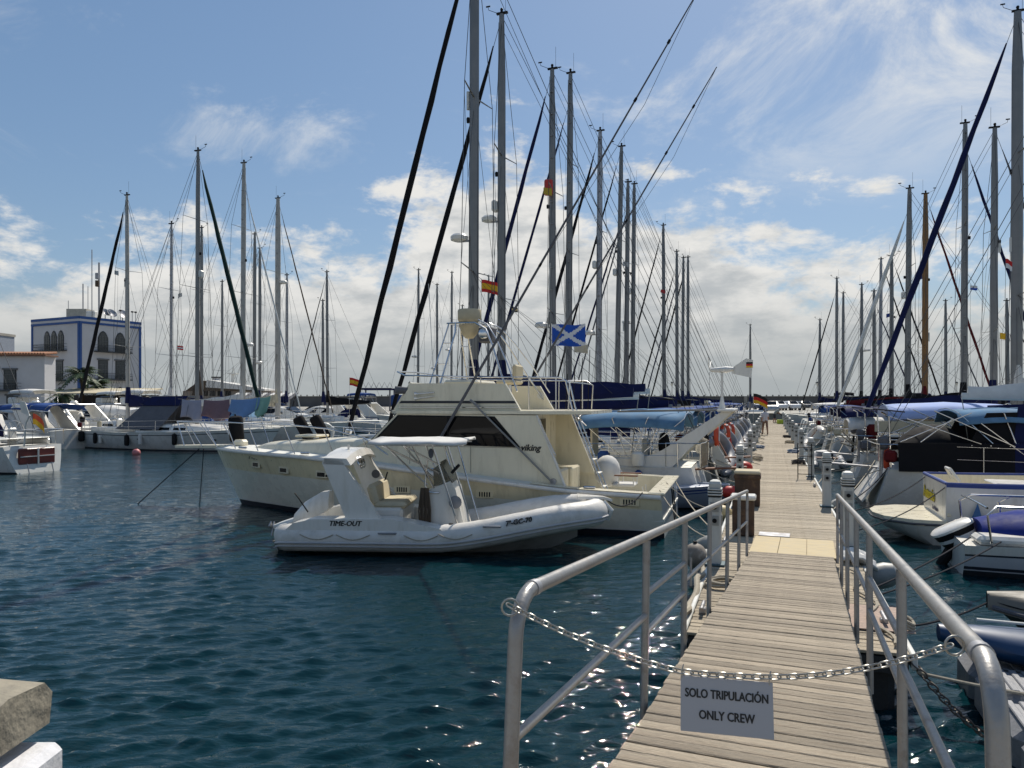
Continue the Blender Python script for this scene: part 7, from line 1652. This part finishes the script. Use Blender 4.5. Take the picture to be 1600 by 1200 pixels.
# pavilion awning right of the palm, beige workshop and striped funnel further right
def pavilion():
    p = at(160, 626, 84); t = thing('terrace_awning', 'low beige terrace awning under the white building', 'awning', (p.x, 84, .9))
    MB().prism([(-5, -2, 2.6), (5.5, -2, 2.6), (5.5, 3, 3.2), (-5, 3, 3.2)], (0, 0, .12)).build('roof', BEIGEC, t, 0)
    for x in (-4.8, -1.5, 2, 5.3): MB().tube([(x, -1.9, 0), (x, -1.9, 2.6)], .06, 6).build('post', OFFW, t)
    MB().box((.2, 2.6, 1.3), (9.8, .3, 2.4)).build('back_wall', mat('dark_shopfront', (.05, .045, .05), .7, var=.5, scale=3), t, 0)
pavilion()
def ship():
    D = 128.0; p = at(365, 626, D); t = thing('harbour_shed', 'beige harbour shed with a brown gable roof behind the laundry', 'shed', (p.x, D, 0)); TAN = mat('tan_wall', (.26, .22, .18), .85, var=.1)
    MB().box((0, 0, 2.2), (15, 6, 4.4)).build('wall', TAN, t, 0); MB().prism([(-7, -3.2, 4.4), (4, -3.2, 4.4), (3.5, -3.2, 5.2), (-4.5, -3.2, 6.2)], (0, 6.4, 0)).build('roof', BROWNC, t, 0); MB().prism([(-3.5, -3.3, 5.0), (6.5, -3.3, 4.4), (6.5, -3.3, 4.7), (-3.3, -3.3, 6.3)], (0, 6.6, 0)).build('roof', WHTC, t, 0)
    for k in range(5): MB().box((-5.0+1.3*k, -3.02, 4.0), (.95, .1, .9)).build('window', GLASS, t, 0)
    q = at(338, 626, D+3); f = thing('striped_chimney', 'small red and white striped chimney in the left distance', 'chimney', (q.x, D+3, 4.0))
    for k in range(4): MB().lathe([(.75-.02*k, .7*k), (.73-.02*k, .7*k+.7)], 14, (0, 0, 0)).build('band', (FR, FW)[k % 2], f)
    MB().lathe([(.85, 2.8), (.85, 3.0)], 14).build('rim', IRON, f)
    q = at(364, 626, D+4); g = thing('light_tower', 'slim signal tower right of the striped chimney', 'tower', (q.x, D+4, 3.5)); MB().tube([(0, 0, 0), (0, 0, 4.0)], [.4, .25], 8).build('post', OFFW, g); MB().box((0, 0, 4.1), (1.6, 1.6, .2)).build('platform', OFFW, g); MB().tube([(0, 0, 4.1), (0, 0, 5.2)], .15, 6).build('lamp', OFFW, g)
    q = at(412, 626, 100); u = thing('striped_awning', 'grey striped awning roof behind the masts in the left basin', 'awning', (q.x, 100, 1.2))
    for k in range(14): MB().prism([(-4.5+.62*k, -2, 1.6), (-4.5+.62*k+.5, -2, 1.6), (-4.5+.62*k+.5, 2.5, 2.6), (-4.5+.62*k, 2.5, 2.6)], (0, 0, .05)).build('strip', (WHTC, GREYC)[k % 2], u, 0)
    for x in (-4.3, 0, 4.0): MB().tube([(x, -1.9, -.2), (x, -1.9, 1.6)], .06, 6).build('post', OFFW, u)
    q = at(590, 626, 112); s = thing('travel_hoist', 'dark boat hoist with lattice gantry on the far quay left of centre', 'hoist', (q.x, 112, 1.2))
    for x in (-2.2, 2.2):
        for y in (-2, 2): MB().box((x, y, 1.6), (.2, .2, 3.2)).build('leg', GREYC, s, 0)
    MB().box((0, -2, 3.3), (4.9, .3, .3)).build('beam', NAVY, s, 0); MB().box((0, 2, 3.3), (4.9, .3, .3)).build('beam', NAVY, s, 0); MB().box((3.6, 0, 1.6), (2.8, 2.2, 1.6), bev=.1).build('cab', BLUEC, s)
    for k in range(6): MB().tube([(-2.2+.8*k, -2, 3.5), (-1.8+.8*k, -2, 4.3), (-1.4+.8*k, -2, 3.5)], .05, 5).build('lattice', GALVW, s)
ship()
# ------------------------------------------------------------------ people on the pier
def person(label, p, rz, top, legs, bend=0.0, stride=.18, hair=(.03, .02, .015)):
    t = thing('person', label, 'person', p, rz)
    import bmesh
    J = {'pel': (0, 0, .92), 'chest': (.30*bend, 0, 1.30-.10*bend), 'neck': (.52*bend, 0, 1.46-.20*bend), 'head': (.62*bend, 0, 1.60-.24*bend), 'hd2': (.66*bend, 0, 1.70-.26*bend)}
    v = []; e = []; rr = []; idx = {}
    def add(n, c, r): idx[n] = len(v); v.append(c); rr.append(r)
    add('pel', J['pel'], .15); add('chest', J['chest'], .165); add('neck', J['neck'], .06); add('head', J['head'], .095); add('hd2', J['hd2'], .085)
    e += [(0, 1), (1, 2), (2, 3), (3, 4)]
    for sd in (-1, 1):
        st = stride*sd
        for n, c, r in (('hip', (0, .09*sd, .86), .10), ('knee', (st*.6+.03, .10*sd, .48), .07), ('ank', (st, .10*sd, .08), .045), ('toe', (st+.17, .11*sd, .04), .04)): add(n+str(sd), c, r)
        e += [(0, idx['hip%d' % sd]), (idx['hip%d' % sd], idx['knee%d' % sd]), (idx['knee%d' % sd], idx['ank%d' % sd]), (idx['ank%d' % sd], idx['toe%d' % sd])]
        cx = J['chest'][0]; cz = J['chest'][2]
        for n, c, r in (('sh', (cx+.04*bend, .19*sd, cz+.08), .065), ('el', (cx+.12*bend-st*.5, .24*sd, cz-.20), .045), ('wr', (cx+.30*bend+.12-st*.5, .22*sd, cz-.42), .033), ('hand', (cx+.34*bend+.15-st*.5, .21*sd, cz-.52), .035)): add(n+str(sd), c, r)
        e += [(1, idx['sh%d' % sd]), (idx['sh%d' % sd], idx['el%d' % sd]), (idx['el%d' % sd], idx['wr%d' % sd]), (idx['wr%d' % sd], idx['hand%d' % sd])]
    me = bpy.data.meshes.new('body'); me.from_pydata(v, e, []); o = bpy.data.objects.new('body', me); C.objects.link(o)
    sk = o.modifiers.new('skin', 'SKIN'); o.modifiers.new('sub', 'SUBSURF').render_levels = 1; o.modifiers['sub'].levels = 1
    for i, r in enumerate(rr): me.skin_vertices[0].data[i].radius = (r, r)
    me.skin_vertices[0].data[0].use_root = True
    bpy.context.view_layer.update(); dg = bpy.context.evaluated_depsgraph_get(); m2 = bpy.data.meshes.new_from_object(o.evaluated_get(dg)); bpy.data.objects.remove(o)
    SK = mat('skin', (.36, .20, .13), .6); m2.materials.clear()
    for mm in (top, legs, SK, mat('hair_dark', hair, .7), BLACK): m2.materials.append(mm)
    for pl in m2.polygons:
        c = pl.center; hz = J['neck'][2]
        if c.z > hz+.02 and c.x > J['neck'][0]-.06-.1*bend: pl.material_index = 3 if (c.z > J['head'][2]+.04 or c.x < J['head'][0]-.02) else 2
        elif c.z < .10: pl.material_index = 4
        elif c.z < .50: pl.material_index = 2
        elif c.z < .90: pl.material_index = 1
        elif abs(c.y) > .17 and c.z < J['chest'][2]-.14: pl.material_index = 2
        else: pl.material_index = 0
        pl.use_smooth = True
    link('body', m2, t); return t
person('person in a white top and shorts walking near the left row of boats', on_pier(s_of(47.0), .55), rz_of(PD)+R(20), mat('white_shirt', (.6, .58, .6), .9), mat('tan_shorts', (.22, .13, .09), .9))
person('person in dark clothes bending down at the far end of the pier', on_pier(s_of(72.0), -.1), rz_of(PD)-R(90), mat('grey_shirt', (.25, .27, .26), .9), mat('dark_trousers', (.03, .03, .04), .9), .95, .1)
tag(MB().box((0, 0, .2), (.5, .45, .4), bev=.04).build('crate', mat('lime_plastic', (.42, .50, .03), .5), None, 35, on_pier(s_of(70.0), -.6)), 'lime yellow crate at the far end of the pier', 'crate')
tag(MB().ball((0, 0, .18), (.3, .22, .2), 14, 8).build('red_bag', RED, None, 35, on_pier(s_of(23.0), 1.02, PZ-.1)), 'bright red bag at the pier\'s left edge by a pedestal', 'bag')
tag(MB().ball((0, 0, .14), (.24, .17, .16), 14, 8).build('buoy_float', BUFF, None, 35, on_pier(7.7, 1.12, .42)), 'buff yellow float by the rusty box at the pier\'s left edge', 'float')
tag(MB().ball((0, 0, .14), (.24, .17, .16), 14, 8).build('buoy_float', RED, None, 35, on_pier(10.9, 1.08, .45)), 'red float beyond the rusty box at the pier\'s left edge', 'float')
S.cycles.max_bounces = 6; S.cycles.diffuse_bounces = 3; S.cycles.glossy_bounces = 4; S.cycles.transparent_max_bounces = 8
S.cycles.caustics_reflective = False; S.cycles.caustics_refractive = False
